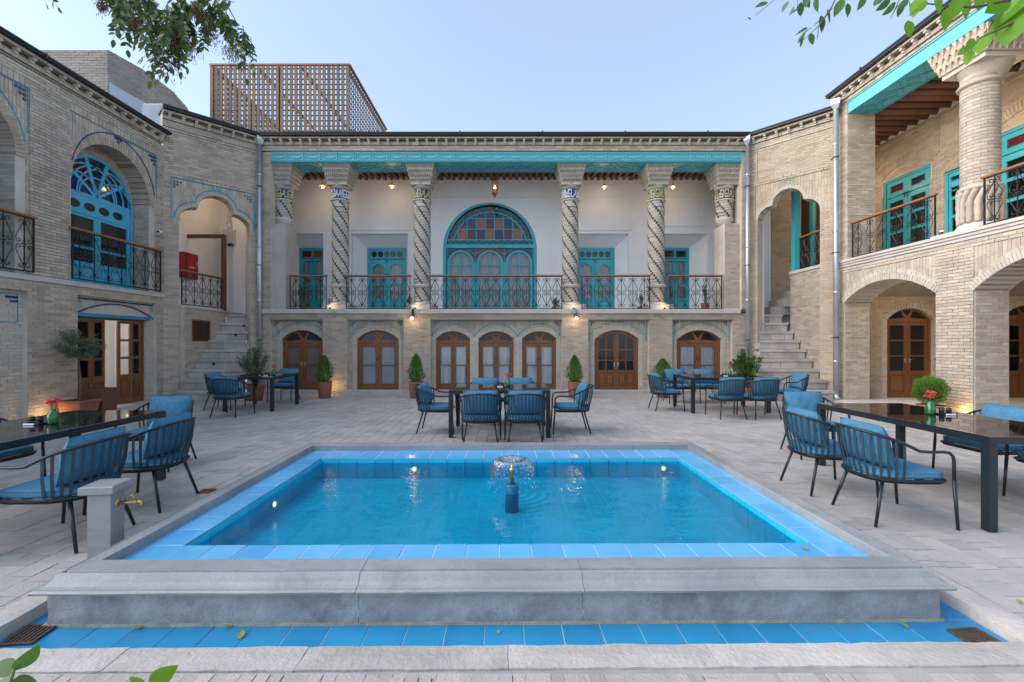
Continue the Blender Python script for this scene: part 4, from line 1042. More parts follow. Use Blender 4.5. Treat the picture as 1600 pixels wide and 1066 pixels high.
mb = MB(); mb.box(2.5, 11.26, .0, 4.0, 6.52, 6.56); obj('roof', mb, lw, m=M['gutter'])
cornice(lw, 2.5, 11.28, 6.355, 6.53, 6.65, pitch=.27)

# ================================================================== LEFT STAIR BAY (45 degrees)
lb_ = thing('left_stair_bay', 'angled brick corner bay at the left with a lobed archway over stone stairs', 'building', (-8.6, 11.35, 0), rz=radians(45.2))
Lb = 2.184
def bay(B, L, op, z_top, pan, tealed, warm):
    oo = outline(**op); mb = MB(); fr = rect(.14, L - .12, op['z0'] + 4.0, pan[0] - .02)
    pz = pan
    plate(mb, [(0, 0), (op['u0'], 0)] + [(op['u0'], op['zs'])] + oo[::-1][0:0] + list(reversed(arc_of(oo)))[1:] + [(op['u1'], 0), (L, 0), (L, z_top), (0, z_top)], [], 0, .34)
    obj('wall', mb, B, m=M['mortar'])
    ex = outline(**dict(op, u0=op['u0'] - .004, u1=op['u1'] + .004)); pr = rect(.20, L - .16, pz[0], pz[1]); sp = rect(.14, L - .10, op['zs'] - .05, pz[0] - .08)
    bx = brick_boxes(0, L, .02, op['zs'] - .05, [ex]) + brick_boxes(0, L, op['zs'] - .05, z_top - .30, [pr, sp, ex], d=.03)
    bx += brick_boxes(.20, L - .16, pz[0], pz[1], d=.010)
    f = arch_z(arc_of(oo))
    bx += soldier(.145, L - .105, lambda u: max(op['zs'] - .045, (f(u) or 0) + .10 if op['u0'] < u < op['u1'] else op['zs'] - .045), pz[0] - .085, d=.010)
    brickwork(B, bx, m=warm)
    rb = MB(); ring_bricks(rb, arc_of(oo), .095, -.014, .32, seg=.06); obj('arch_bricks', rb, B, m=M['brick_white'], kind='stuff')
    if tealed:
        t = MB(); o2 = outline(**dict(op, u0=op['u0'] - .10, u1=op['u1'] + .10, zs=op['zs'] + .03, cusp=(op['cusp'][0] + .13, op['cusp'][1] + .13)))
        ribbon(t, arc_of(o2), .024, -.026, -.008); ribbon(t, [(.17, op['zs']), (.17, pz[0] - .11), (L - .13, pz[0] - .11), (L - .13, op['zs'])], .024, -.026, -.008)
        um = (op['u0'] + op['u1']) / 2
        for dx in (-.09, -.02, .05): t.box(um + dx, um + dx + .045, -.026, -.008, op['cusp'][1] + .16, op['cusp'][1] + .205)
        obj('teal_inlay', t, B, m=M['teal_tile'], kind='stuff')
        d = MB()
        for s_, e_ in ((1, .22), (-1, L - .22)):
            for (i, j) in ((0, 0), (1, 0), (2, 0), (0, 1), (0, 2), (1, 1)): d.box(e_ + s_ * i * .07 - .02, e_ + s_ * i * .07 + .02, -.028, -.008, pz[0] - .22 - j * .07, pz[0] - .185 - j * .07)
        obj('inlay_squares', d, B, m=M['navy_tile'], kind='stuff')
    else:
        t = MB(); um = (op['u0'] + op['u1']) / 2
        for dx, dz in ((-.12, 0), (-.05, .03), (.03, 0), (.09, .03)): t.box(um + dx, um + dx + .05, -.026, -.008, op['cusp'][1] + .20 + dz, op['cusp'][1] + .23 + dz)
        obj('inlay_squares', t, B, m=M['teal_tile'], kind='stuff')
    cornice(B, -.02, L + .02, z_top - .29, 7.16, 7.30, pitch=.27)
opL = dict(u0=.32, u1=1.97, z0=0, zs=4.58, rise=.8, kind='tre', n=20, cusp=(4.96, 5.36))
bay(lb_, Lb, opL, 7.14, (5.72, 6.76), True, 'brick')
rz_ = atan2(-1.5, 1.34)
rb_ = thing('right_stair_bay', 'angled brick corner bay at the right with a lobed archway over stone stairs', 'building', (6.86, 12.9, 0), rz=rz_)
opR = dict(u0=.20, u1=1.68, z0=0, zs=4.88, rise=.8, kind='tre', n=20, cusp=(5.2, 5.57))
bay(rb_, 2.01, opR, 7.14, (5.92, 6.84), False, 'brick_warm')
def world_mesh(name, B, mb, m, **k): return obj(name, mb, B, world=Matrix(), m=M[m], **k)
# stairs
def stairs(B, n, ys, dz, xl, xr, rng):
    for i in range(n):
        y = ys + .265 * i; z = dz * (i + 1); a, b = xl(y), xr(y); a2, b2 = xl(y + .3), xr(y + .3)
        t = MB(); t.hexa([(a - .02, y - .03, z - .07), (b + .02, y - .03, z - .07), (b2 + .02, y + .30, z - .07), (a2 - .02, y + .30, z - .07), (a - .02, y - .03, z), (b + .02, y - .03, z), (b2 + .02, y + .30, z), (a2 - .02, y + .30, z)])
        s = world_mesh('step', B, t, 'stone'); x = a
        while x < b - .02:
            e = min(b, x + rng.uniform(.22, .48)); e = b if b - e < .12 else e
            r = MB(); j = rng.uniform(-.008, .008); r.cbox(x + .004, e - .004, y + j, y + .29, z - dz + .002, z - .072, .008); obj('riser_stone', r, s, m=M['stone']); x = e
xlL = lambda y: -8.25; xrL = lambda y: -6.52 - (y - 11.25) * .56
stairs(lb_, 9, 11.22, .252, xlL, xrL, random.Random(3))
xlR = lambda y: 6.22 + (y - 11.25) * .54; xrR = lambda y: 8.02
stairs(rb_, 9, 11.22, .252, xlR, xrR, random.Random(9))
# left bay interior
def wb(B, name, boxes, m):
    mb = MB()
    for b in boxes: mb.box(*b)
    return world_mesh(name, B, mb, m)
def prism(B, name, pts, z0, z1, m):
    n = len(pts); mb = MB(); mb.add([(x, y, z0) for x, y in pts] + [(x, y, z1) for x, y in pts], [tuple(range(n))[::-1], tuple(range(n, 2 * n))] + [(i, (i + 1) % n, n + (i + 1) % n, n + i) for i in range(n)])
    return world_mesh(name, B, mb, m)
prism(lb_, 'bay_ceiling', [(-9.3, 11.62), (-8.86, 11.62), (-7.36, 13.13), (-7.36, 14.7), (-9.3, 14.7)], 6.55, 6.6, 'plaster')
wb(lb_, 'landing', [(-8.25, -6.9, 13.62, 15, 2.0, 2.27), (-10.3, -8.27, 12.2, 14.9, 2.2, 2.36)], 'slab')
wb(lb_, 'inner_wall', [(-9.30, -9.25, 11.9, 14.7, 2.3, 6.6), (-9.3, -7.36, 14.65, 14.7, 0, 6.6), (-7.40, -7.36, 13.0, 14.7, 0, 6.6), (-8.60, -8.2, 14.2, 14.66, 2.3, 6.6)], 'plaster')
wb(lb_, 'inner_wall_foot', [(-8.42, -8.262, 11.62, 13.3, 0, 2.33)], 'mortar')
lwW = T(-8.262, 11.62, 0, pi / 2); LAT = rect(.25, .98, 1.47, 2.05)
brickwork(lb_, brick_boxes(0, 1.68, .02, 2.28, [LAT]), world=lwW, name='stair_side_bricks')
lo = MB(); plate(lo, LAT, [rect(.29, .94, 1.51, 2.01)], -.02, .0); lat = obj('lattice_window', lo, lb_, world=lwW, m=M['wood'])
g = MB()
for i in range(-6, 12):
    for sgn in (1, -1):
        pts = []
        for t in (0, 1):
            pass
        x0 = .29 + i * .09; a = (x0, 1.51) if sgn > 0 else (x0, 2.01); b = (x0 + .5, 2.01) if sgn > 0 else (x0 + .5, 1.51)
        def clip(a, b):
            (x0_, z0_), (x1_, z1_) = a, b
            if x0_ < .29: t = (.29 - x0_) / (x1_ - x0_); x0_, z0_ = .29, z0_ + t * (z1_ - z0_)
            if x1_ > .94: t = (.94 - x0_) / (x1_ - x0_); x1_, z1_ = .94, z0_ + t * (z1_ - z0_)
            return (x0_, z0_), (x1_, z1_)
        if a[0] > .9 or b[0] < .32: continue
        p, q = clip(a, b); g.bar((p[0], -.008 - .004 * sgn, p[1]), (q[0], -.008 - .004 * sgn, q[1]), .022, .01)
obj('lattice', g, lat, m=M['wood_dark'])
g = MB(); g.box(.29, .94, -.002, 0, 1.51, 2.01); obj('pane', g, lat, m=M['night'])
wb(lb_, 'ledge', [(-8.46, -8.20, 11.6, 13.4, 2.331, 2.40)], 'slab')
rl = railing(lb_, (-8.37, 11.66), (-8.24, 13.08), 2.42, 3.30, pitch=.28, world=True)
pb = MB(); pb.cbox(-8.26, -8.16, 13.09, 13.19, 2.36, 4.56, .006); pb.cbox(-9.24, -8.26, 13.09, 13.19, 4.46, 4.56, .006); world_mesh('wooden_post', lb_, pb, 'wood_dark')
for (x, z, y) in ((-7.59, 1.93, 13.07), (-7.66, 1.66, 12.805), (-7.76, .88, 12.01)):
    d = MB()
    for (dx, dz) in ((.022, 0), (-.022, 0), (0, .022), (0, -.022)): d.tube([(x + dx, y - .012, z + dz), (x + dx, y - .009, z + dz)], .022, 8)
    world_mesh('vent_hole', lb_, d, 'dark')
jb = thing('junction_box', 'grey metal box high on the white wall inside the left archway', 'box', (-8.66, 14.19, 4.72))
b = MB(); b.cbox(-.16, .16, -.14, 0, -.22, .22, .01); obj('body', b, jb, m=M['steel']); b = MB(); b.tube([(.0, -.07, .22), (0, -.07, .36), (-.08, -.03, .46)], .03, 8); obj('conduit', b, jb, m=M['steel'], smooth=True)
b = MB(); b.tube([(.08, -.08, -.26), (.08, -.22, -.28)], .045, 10); obj('lens', b, jb, m=M['black'])
fc = thing('fire_cabinet', 'red metal fire cabinet hanging on the white wall behind the left landing railing', 'cabinet', (-9.24, 12.78, 3.28), rz=pi / 2)
b = MB(); b.cbox(0, .55, -.16, -.0, 0, .72, .01); obj('body', b, fc, m=M['red'])
b = MB(); b.cbox(.03, .52, -.175, -.161, .03, .69, .005); obj('door', b, fc, m=M['red'])
b = MB(); b.cbox(.16, .36, -.183, -.176, .28, .34, .003); b.cbox(.47, .50, -.195, -.176, .40, .50, .003); obj('handle', b, fc, m=M['steel'])
# right bay interior
wb(rb_, 'landing', [(7.0, 9.1, 13.62, 14.15, 2.0, 2.27), (7.75, 9.1, 13.45, 14.15, 2.271, 2.50), (8.10, 9.1, 13.3, 14.15, 2.501, 2.74), (8.4, 9.1, 13.1, 14.15, 2.741, 2.98)], 'stone')
wb(rb_, 'inner_wall', [(7.28, 7.34, 13.05, 14.3, 0, 6.93), (7.34, 8.19, 14.18, 14.3, 0, 6.93)], 'plaster'); prism(rb_, 'bay_ceiling', [(7.14, 13.16), (8.24, 11.93), (8.24, 14.2), (7.14, 14.2)], 6.94, 6.98, 'plaster')
wb(rb_, 'back_wall', [(8.20, 9.10, 14.15, 14.3, 0, 7.0)], 'mortar'); brickwork(rb_, brick_boxes(0, .90, 2.3, 6.95), m='brick_warm', world=T(8.20, 14.15), name='back_bricks')
wb(rb_, 'parapet', [(8.07, 8.30, 11.62, 13.0, 0, 3.38)], 'mortar')
brickwork(rb_, brick_boxes(-13.0, -11.62, .02, 3.37), world=T(8.07, 0, 0, -pi / 2), name='parapet_bricks')
wb(rb_, 'coping', [(8.03, 8.32, 11.60, 13.03, 3.381, 3.46)], 'slab')
railing(rb_, (8.16, 12.72), (8.16, 11.66), 3.48, 4.38, pitch=.30, world=True)
pb = MB(); pb.cbox(8.06, 8.22, 12.80, 12.96, 3.46, 6.9, .008); pb.cbox(8.05, 8.23, 12.79, 12.97, 3.46, 3.62, .008); world_mesh('turquoise_post', rb_, pb, 'cyan')

# ================================================================== RIGHT WING (u = -world y, depth = x - 8.25)
RX = 8.25
rw = thing('right_wing', 'brick wing along the right with a stout round column, turquoise beam and deep arched porch', 'building', (RX, 0, 0), rz=-pi / 2)
A1 = dict(u0=-11.17, u1=-8.76, z0=0, zs=2.40, rise=.42, n=26); A2 = dict(u0=-8.06, u1=-5.3, z0=0, zs=2.36, rise=.52, n=26)
oA = [outline(**A1), outline(**A2)]
def with_arches(u0, u1, zt, ops):
    pts = [(u0, 0)]
    for o in ops: pts += [(o['u0'], 0)] + list(reversed(arc_of(outline(**o)))) + [(o['u1'], 0)]
    return pts + [(u1, 0), (u1, zt), (u0, zt)]
mb = MB(); plate(mb, with_arches(-11.42, -3.2, 3.28, [A1, A2]), [], 0, .62); obj('wall', mb, rw, m=M['mortar'])
exA = [outline(A['u0'] - .22, A['u1'] + .22, -.1, A['zs'], A['rise'] + .22, n=26) for A in (A1, A2)]
sp1 = rect(-11.28, -8.78, 2.42, 3.14); sp2 = rect(-8.05, -5.2, 2.38, 3.16)
bx = brick_boxes(-11.42, -3.2, .02, 3.27, [outline(A['u0'], A['u1'], -.1, A['zs'], A['rise'], n=26) for A in (A1, A2)] + [sp1, sp2], d=.02)
for A, (a, b, zt) in ((A1, (-11.28, -8.78, 3.14)), (A2, (-8.05, -5.2, 3.16))):
    f = arch_z(arc_of(outline(A['u0'] - .02, A['u1'] + .02, -.1, A['zs'], A['rise'] + .235, n=30)))
    bx += soldier(a + .004, b - .004, lambda u: max(A['zs'] + .03, (f(u) or 0)), zt - .01, d=.008)
brickwork(rw, bx, singles=300)
rb = MB()
for A in (A1, A2):
    ring_bricks(rb, arc_of(outline(**A)), .12, -.03, .60, seg=.06); ring_bricks(rb, arc_of(outline(A['u0'] - .04, A['u1'] + .04, 0, A['zs'] + .02, A['rise'] + .115, n=26)), .10, -.012, .1, seg=.12)
obj('arch_bricks', rb, rw, m=M['brick_white'], kind='stuff')
mb = MB(); 
for z, d, h in ((3.285, .03, .055), (3.345, .05, .05), (3.40, .075, .06)): mb.cbox(-11.42, -3.2, -d, .3, z, z + h, .006)
obj('string_course', mb, rw, m=M['slab'])
# jambs of the piers that face the camera
for A, nm in ((A1, 0), (A2, 1)):
    yj = -A['u0']
    brickwork(rw, brick_boxes(0.02, .60, .02, A['zs'] + .04, d=.008), world=T(RX, yj - .0, 0, 0), name='jamb_bricks')
# porch: end wall with wooden doors, ceiling, back
EY = 11.62
D1 = dict(u0=9.66, u1=10.85, z0=.03, zs=2.02, rise=.30, n=18); D2 = dict(u0=12.62, u1=13.86, z0=.03, zs=2.10, rise=.30, n=18)
ew = T(0, EY, 0, 0)
mb = MB(); plate(mb, rect(8.3, 15, 0, 3.4), [outline(**D1), outline(**D2)], 0, .3); obj('porch_wall', mb, rw, world=ew, m=M['mortar'])
brickwork(rw, brick_boxes(8.87, 15, .02, 3.3, [outline(D['u0'] - .12, D['u1'] + .12, 0, D['zs'], D['rise'] + .13, n=18) for D in (D1, D2)], y=0), m='brick_warm', world=ew, name='porch_bricks')
rb = MB()
for D in (D1, D2):
    ring_bricks(rb, arc_of(outline(**D)), .13, -.03, .1)
    for (p, q) in ((D['u0'] - .12, D['u0'] - .003), (D['u1'] + .003, D['u1'] + .12)):
        for k in range(31): rb.box(p, q, -.022 + random.uniform(-.003, .003), .1, .02 + k * .065, .077 + k * .065)
obj('door_arch_bricks', rb, rw, world=ew, m=M['brick_white'], kind='stuff')
def porch_door(D, glass, cur):
    uc = (D['u0'] + D['u1']) / 2; fw = .06; top = [(D['u0'] + fw - .004, D['zs'] - .05), (D['u1'] - fw + .004, D['zs'] - .05)] + [p for p in inset(D, fw - .004)[2:]]
    fp = fan_panes(D, fw + .015, D['zs'] + .02, (58, 122)); lv = [(top, [(p, 'night', None) for p in fp])]
    for (a, b) in ((D['u0'] + fw + .003, uc - .003), (uc + .003, D['u1'] - fw - .003)):
        hs = [(rect(a + .08, b - .08, .72 + r * .40, .72 + r * .40 + .36), glass, cur) for r in range(3)] + [(rect(a + .08, b - .08, .16, .62), 'panel', None)]
        lv.append((rect(a, b, .09, D['zs'] - .056), hs))
    return joinery(rw, 'door', D, lv, .08, m='wood', world=ew, handles=[(uc - .06, .98), (uc + .06, .98)], hm='steel')
porch_door(D1, 'night', None); porch_door(D2, 'pane', 'curtain')
mb = MB()
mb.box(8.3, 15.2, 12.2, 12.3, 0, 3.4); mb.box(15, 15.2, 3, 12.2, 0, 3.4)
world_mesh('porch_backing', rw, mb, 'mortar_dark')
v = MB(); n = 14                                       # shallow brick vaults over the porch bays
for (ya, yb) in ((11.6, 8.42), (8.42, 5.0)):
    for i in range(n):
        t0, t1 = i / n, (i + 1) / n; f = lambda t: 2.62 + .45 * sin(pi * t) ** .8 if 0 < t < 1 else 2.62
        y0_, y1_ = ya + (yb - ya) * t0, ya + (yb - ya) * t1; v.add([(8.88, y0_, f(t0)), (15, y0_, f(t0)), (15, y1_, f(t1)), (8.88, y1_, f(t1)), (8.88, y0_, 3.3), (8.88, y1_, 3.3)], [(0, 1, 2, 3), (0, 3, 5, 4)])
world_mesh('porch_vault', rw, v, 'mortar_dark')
mb = MB(); mb.cbox(8.05, 15, 3, 11.6, -.04, .04, .004); world_mesh('porch_floor', rw, mb, 'slab')
# veranda above
mb = MB(); mb.box(8.26, 10.4, 3.2, 11.5, 3.30, 3.44); mb.box(8.34, 10.4, 11.5, 13.05, 3.30, 3.44); mb.box(9.12, 10.4, 13.05, 14.2, 3.30, 3.44); world_mesh('veranda_floor', rw, mb, 'slab')
mb = MB(); mb.lathe([(.09, 3.44), (.09, 5.9), (.13, 6.0), (.10, 6.1), (.10, 6.9)], 16, cx=9.30, cy=13.9); world_mesh('turquoise_column', rw, mb, 'cyan')
VX = 10.4
vw = T(VX, 0, 0, -pi / 2)
doors = [dict(u0=-12.62, u1=-11.20, z0=3.45, zs=5.86, rise=0, n=6), dict(u0=-9.72, u1=-8.30, z0=3.45, zs=5.86, rise=0, n=6), dict(u0=-10.85, u1=-10.10, z0=3.45, zs=5.50, rise=0, n=6)]
mb = MB(); plate(mb, rect(-14.2, -3.2, 3.3, 7.12), [outline(**d) for d in doors], 0, .3); obj('veranda_wall', mb, rw, world=vw, m=M['mortar'])
arcs = [outline(d['u0'] - .05, d['u1'] + .05, 5.5, 5.90, .26, n=18) for d in doors[:2]]
pr = [rect(-12.75, -11.1, 6.32, 6.85), rect(-9.9, -8.2, 6.32, 6.85), rect(-10.95, -10.05, 6.0, 6.85)]
bxs = brick_boxes(-14.2, -3.2, 3.46, 6.98, [outline(**d) for d in doors] + arcs + pr, d=.018)
for p in pr: bxs += brick_boxes(p[0][0] + .02, p[1][0] - .02, p[0][1] + .01, p[2][1] - .01, d=.004)
for d in doors[:2]:
    f = arch_z(arc_of(outline(d['u0'] - .05, d['u1'] + .05, 5.5, 5.90, .26, n=18))); bxs += brick_boxes(d['u0'] - .05, d['u1'] + .05, 5.88, 6.16, [], d=.004)
brickwork(rw, bxs, m='brick_warm', world=vw, name='veranda_bricks')
rb = MB()
for d in doors[:2]: ring_bricks(rb, arc_of(outline(d['u0'] - .05, d['u1'] + .05, 5.5, 5.90, .26, n=18)), .20, -.026, .02)
obj('door_arch_bricks', rb, rw, world=vw, m=M['brick_warm'], kind='stuff')
st = MB()
for cx in (-8.6,):
    for (i, j) in ((0, 0), (1, 0), (-1, 0), (0, 1), (0, -1), (2, 1), (-2, 1), (2, -1), (-2, -1), (3, 0), (-3, 0), (4, 1), (5, 0), (4, -1)): st.box(cx + i * .07 - .03, cx + i * .07 + .03, -.03, -.01, 6.55 + j * .07 - .03, 6.55 + j * .07 + .03)
obj('star_inlay', st, rw, world=vw, m=M['navy_tile'])
def rw_door(d, wide):
    uc = (d['u0'] + d['u1']) / 2; fw = .07; z0, z1 = d['z0'], d['zs']; zt = z1 - .50; lv = []
    lv.append((rect(d['u0'] + fw - .003, d['u1'] - fw + .003, zt + .02, z1 - fw + .003), [(rect(d['u0'] + .20, uc - .12, zt + .14, zt + .32), 'red_pane', None), (rect(uc + .12, d['u1'] - .20, zt + .14, zt + .32), 'night', None)] if wide else [(rect(d['u0'] + .12, d['u1'] - .12, zt + .1, zt + .34), 'blue_pane', None)]))
    for (a, b) in ((d['u0'] + fw + .003, uc - .003), (uc + .003, d['u1'] - fw - .003)):
        s_ = .11 if wide else .06
        hs = [(rect(a + s_, b - s_, z0 + .56 + r * .43, z0 + .56 + r * .43 + .36), 'night' if wide == 1 else 'pane', None if wide == 1 else 'curtain_grey') for r in range(3)] + [(rect(a + s_, b - s_, z0 + .12, z0 + .46), 'panel', None)]
        lv.append((rect(a, b, z0 + .01, zt), hs))
    w = joinery(rw, 'door', d, lv, .04, m='cyan', world=vw)
    k = MB(); k.bar((uc - .12, .01, zt + .02), (uc + .12, .01, zt + .02), .018); k.bar((uc - .05, .01, zt - .1), (uc - .05, .01, zt + .05), .016); k.bar((uc + .05, .01, zt - .1), (uc + .05, .01, zt + .05), .016); obj('latch', k, w, m=M['black'])
rw_door(doors[0], 1); rw_door(doors[1], 2); rw_door(doors[2], 0)
mb = MB(); mb.box(9.11, 10.6, 14.2, 14.3, 3.3, 7.2); world_mesh('end_wall', rw, mb, 'wood_dark')
mb = MB(); mb.box(10.36, 10.39, 3, 14.2, 6.98, 7.12); world_mesh('plaster_strip', rw, mb, 'plaster')
mb = MB(); mb.box(8.3, 10.8, 3.1, 3.2, 0, 7.2); mb.box(11.0, 11.1, 3.2, 14.2, 3.4, 7.2); mb.box(8.95, 10.6, 3.1, 14.3, 7.14, 7.20); world_mesh('ceiling_boards', rw, mb, 'wood_dark')
b = MB(); b.tube([(0, 0, 0), (1.62, 0, 0)], .085, 10); lj = b.mesh('ceiling_log', M['log'], True)
for i in range(36): obj('ceiling_log', lj, rw, world=T(8.93, 13.9 - i * .29 + random.uniform(-.03, .03), 7.055))
beam(rw, -11.05, -3.2, 7.0, 7.30, 0, .70, carved=False, m='cyan_pale')
# corner pier
mb = MB(); plate(mb, rect(-11.42, -11.06, 3.46, 7.30), [], 0, .66); obj('pier', mb, rw, m=M['mortar'])
brickwork(rw, brick_boxes(-11.42, -11.06, 3.46, 7.30), name='pier_bricks')
brickwork(rw, brick_boxes(0.0, .66, 3.46, 6.995, d=.01), world=T(RX, 11.06, 0, 0), name='pier_bricks')
cornice(rw, -11.45, -3.2, 7.305, 7.52, 7.66, pitch=.27)
mb = MB(); mb.box(-11.4, -3.2, .3, 3, 7.56, 7.6); obj('roof', mb, rw, m=M['gutter'])
# the stout round column
def stout_column(y):
    c0 = (8.72, y); r = .262
    mb = MB(); mb.lathe([(r, 4.3), (r, 6.34)], 32); c = obj('column', mb, rw, world=T(c0[0], c0[1], 0, -pi / 4), m=M['mortar'], smooth=True)
    sb = MB(); n = 32
    for k in range(n):
        z = 4.30 + k * 2.04 / n; 
        for q in range(9):
            a = q * 2 * pi / 9 + (k % 2) * .35; arcbox(sb, r, r + .010 + random.uniform(-.003, .003), a + .014, a + 2 * pi / 9 - .014, z, z + 2.04 / n - .008, 4)
    obj('shaft_bricks', sb, c, m=M['brick'], kind='stuff')
    for z in (6.18, 4.27): 
        rg = MB(); rg.lathe([(r, z - .04), (r + .05, z - .02), (r + .06, z + .01), (r + .04, z + .04), (r, z + .05)], 32, cap=False); obj('ring', rg, c, m=M['brick'], smooth=True)
    ft = MB(); ft.lathe([(r, 3.62), (r, 4.24)], 32)
    for q in range(15):
        a0 = q * 2 * pi / 15; pts = []; rad = []
        for i in range(13):
            t = i / 12; z = 3.64 + t * .60; a = a0 + (.35 * max(0, (t - .62) / .38) ** 1.3); pts.append(((r + .015) * cos(a), (r + .015) * sin(a), z)); rad.append(.048 + (.012 if i in (3, 7) else 0))
        ft.tube(pts, rad, 8)
    obj('fluted_foot', ft, c, m=M['brick'], smooth=True)
    bs = MB(); bs.lathe([(r + .08, 3.50), (r + .08, 3.56), (r + .03, 3.64)], 32); obj('base', bs, c, m=M['slab'], smooth=True)
    pl = MB(); pl.cbox(-.55, .55, -.45, .45, 3.455, 3.50, .01); obj('plinth', pl, c, world=T(c0[0] + .05, y, 0), m=M['slab'])
    cp = MB(); muqarnas(cp, [(.55, .14), (.51, .14), (.465, .13)], 6.995, cell=.12); cp.box(-.40, .40, -.40, .40, 6.50, 6.584); cp.lathe([(r, 6.24), (r + .03, 6.32), (.39, 6.50)], 32)
    obj('capital', cp, c, world=T(8.80, y, 0), m=M['brick'])
stout_column(8.41); stout_column(5.0)
railing(rw, (8.32, 11.0), (8.32, 8.86), 3.49, 4.34, pitch=.36, world=True); railing(rw, (8.32, 7.96), (8.32, 5.5), 3.49, 4.34, pitch=.36, world=True)

# ================================================================== downpipes
downpipe('galvanised downpipe at the left end of the veranda front', -6.98, 12.78, 0, 7.02)
downpipe('galvanised downpipe at the right end of the veranda front, beside the right bay', 6.72, 12.78, 0, 7.02)
downpipe('galvanised downpipe where the right bay meets the wing with the stout column', 8.08, 11.22, .05, 7.2, r=.06)

# ================================================================== roofscape behind
tw = thing('brick_tower', 'rough brick block with a rounded shoulder rising behind the left wing roof', 'building', (0, 0, 0))
out_side = [(13.0, 6), (13.0, 9.80), (14.2, 9.98), (15.5, 10.0), (16.2, 9.8), (16.7, 9.35), (17.1, 8.6), (17.3, 7.2), (17.3, 6)]
mb = MB(); plate(mb, rect(-16.5, -11.43, 6, 9.80), [], 13.0, 13.3); obj('front_wall', mb, tw, m=M['mortar_dark'])
brickwork(tw, brick_boxes(-16.5, -11.43, 6.5, 9.80, c=.075, L=.24), m='brick_grey', world=T(0, 13.0, 0), name='front_bricks')
mb = MB(); plate(mb, out_side, [], 0, .3); obj('side_wall', mb, tw, world=T(-11.42, 0, 0, pi / 2), m=M['mortar_dark'])
sb = []
for b in brick_boxes(13.0, 17.3, 6.5, 10.0, c=.075, L=.24):
    z_ = arch_z([(p[0], p[1]) for p in out_side[1:-1]])((b[0] + b[1]) / 2)
    if z_ and b[5] < z_: sb.append(b)
brickwork(tw, sb, m='brick_grey', world=T(-11.42, 0, 0, pi / 2), name='side_bricks')
ms = thing('metal_flashing', 'sky-tinted sheet metal cladding and vent box on the left roof edge below the brick block', 'metal sheet', (0, 0, 0))
b = MB(); b.add([(-11.05, 12.6, 7.4), (-10.9, 14.0, 7.2), (-10.9, 14.0, 8.35), (-11.05, 12.6, 8.78)], [(0, 1, 2, 3)]); 
b = MB(); b.hexa([(-11.0, 12.55, 7.0), (-9.75, 12.75, 7.0), (-9.75, 12.8, 7.0), (-11.0, 12.6, 7.0), (-11.0, 12.55, 8.62), (-9.75, 12.75, 7.92), (-9.75, 12.8, 7.92), (-11.0, 12.6, 8.62)]); obj('sheet', b, ms, m=M['sheet'])
b = MB(); b.cbox(-10.05, -9.5, 12.5, 12.9, 7.0, 8.02, .03); obj('vent_box', b, ms, m=M['sheet'])
# timber screen on the roof
ts = thing('timber_screen', 'openwork timber slat enclosure round the plant on the roof', 'screen', (0, 0, 0))
X0, X1, Y0, Y1, ZT = -9.83, -5.25, 15.0, 19.6, 10.58
key = MB(); key.box(0, .098, 0, .03, 7.1, ZT); sl = key.mesh('slat', M['pine'])
key = MB(); key.box(0, .07, 0, .012, 7.1, ZT); sl2 = key.mesh('slat', M['pine'])
n = 30
for i in range(n): obj('slat', sl, ts, mtx=T(X0 + i * (X1 - X0 - .098) / (n - 1), Y0, 0))
for i in range(26): obj('slat', sl2, ts, mtx=T(X1, Y0 + .1 + i * (Y1 - Y0) / 26, 0, pi / 2))
for i in range(26): obj('slat', sl2, ts, mtx=T(X0, Y0 + .1 + i * (Y1 - Y0) / 26, 0, pi / 2))
for i in range(12): obj('slat', sl2, ts, mtx=T(X0 + i * (X1 - X0) / 12, Y1, 0))
r1 = MB(); r1.box(0, X1 - X0, 0, .02, 0, .04); r1 = r1.mesh('rail', M['pine_dark']); r2 = MB(); r2.box(0, .012, 0, Y1 - Y0, 0, .03); r2 = r2.mesh('rail', M['pine_dark'])
for k in range(20):
    z = 7.2 + k * .172
    obj('rail', r1, ts, mtx=T(X0, Y0 + .032, z)); obj('rail', r2, ts, mtx=T(X1 - .034, Y0, z)); obj('rail', r2, ts, mtx=T(X0 + .034, Y0, z))
    if k % 4 == 0: obj('rail', r1, ts, mtx=T(X0, Y1 + .032, z))
b = MB(); b.box(X0 - .02, X1 + .05, Y0 - .02, Y0 + .06, ZT, ZT + .05); b.box(X1 - .04, X1 + .05, Y0 + .06, Y1, ZT, ZT + .05); b.box(X0 - .02, X0 + .05, Y0 + .06, Y1, ZT, ZT + .05)
for i in range(4): b.box(X0 + .1 + i * 1.45, X0 + .17 + i * 1.45, Y0 + .08, Y1, ZT - .12, ZT - .02)
for x in (X0 + .05, X0 + 2.2, X1 - .12): b.box(x, x + .08, Y0 + .08, Y0 + .16, 7.1, ZT - .001)
obj('steel_frame', b, ts, m=M['copper'])
for k, (x, w_, lab) in enumerate(((-8.95, 1.2, 'grey air conditioning unit behind the timber screen, left of the pair'), (-6.75, 1.25, 'grey air conditioning unit behind the timber screen, right of the pair'))):
    u = thing('rooftop_unit', lab, 'air conditioner', (x, 16.4, 7.24), group='air conditioners behind the timber screen')
    b = MB(); b.cbox(0, w_, 0, .8, 0, 1.9, .03); obj('casing', b, u, m=M['steel'])
    b = MB()
    for i in range(6): b.box(.08, w_ - .08, -.02, -.003, .2 + i * .26, .22 + i * .26)
    obj('louvre', b, u, m=M['gutter'])
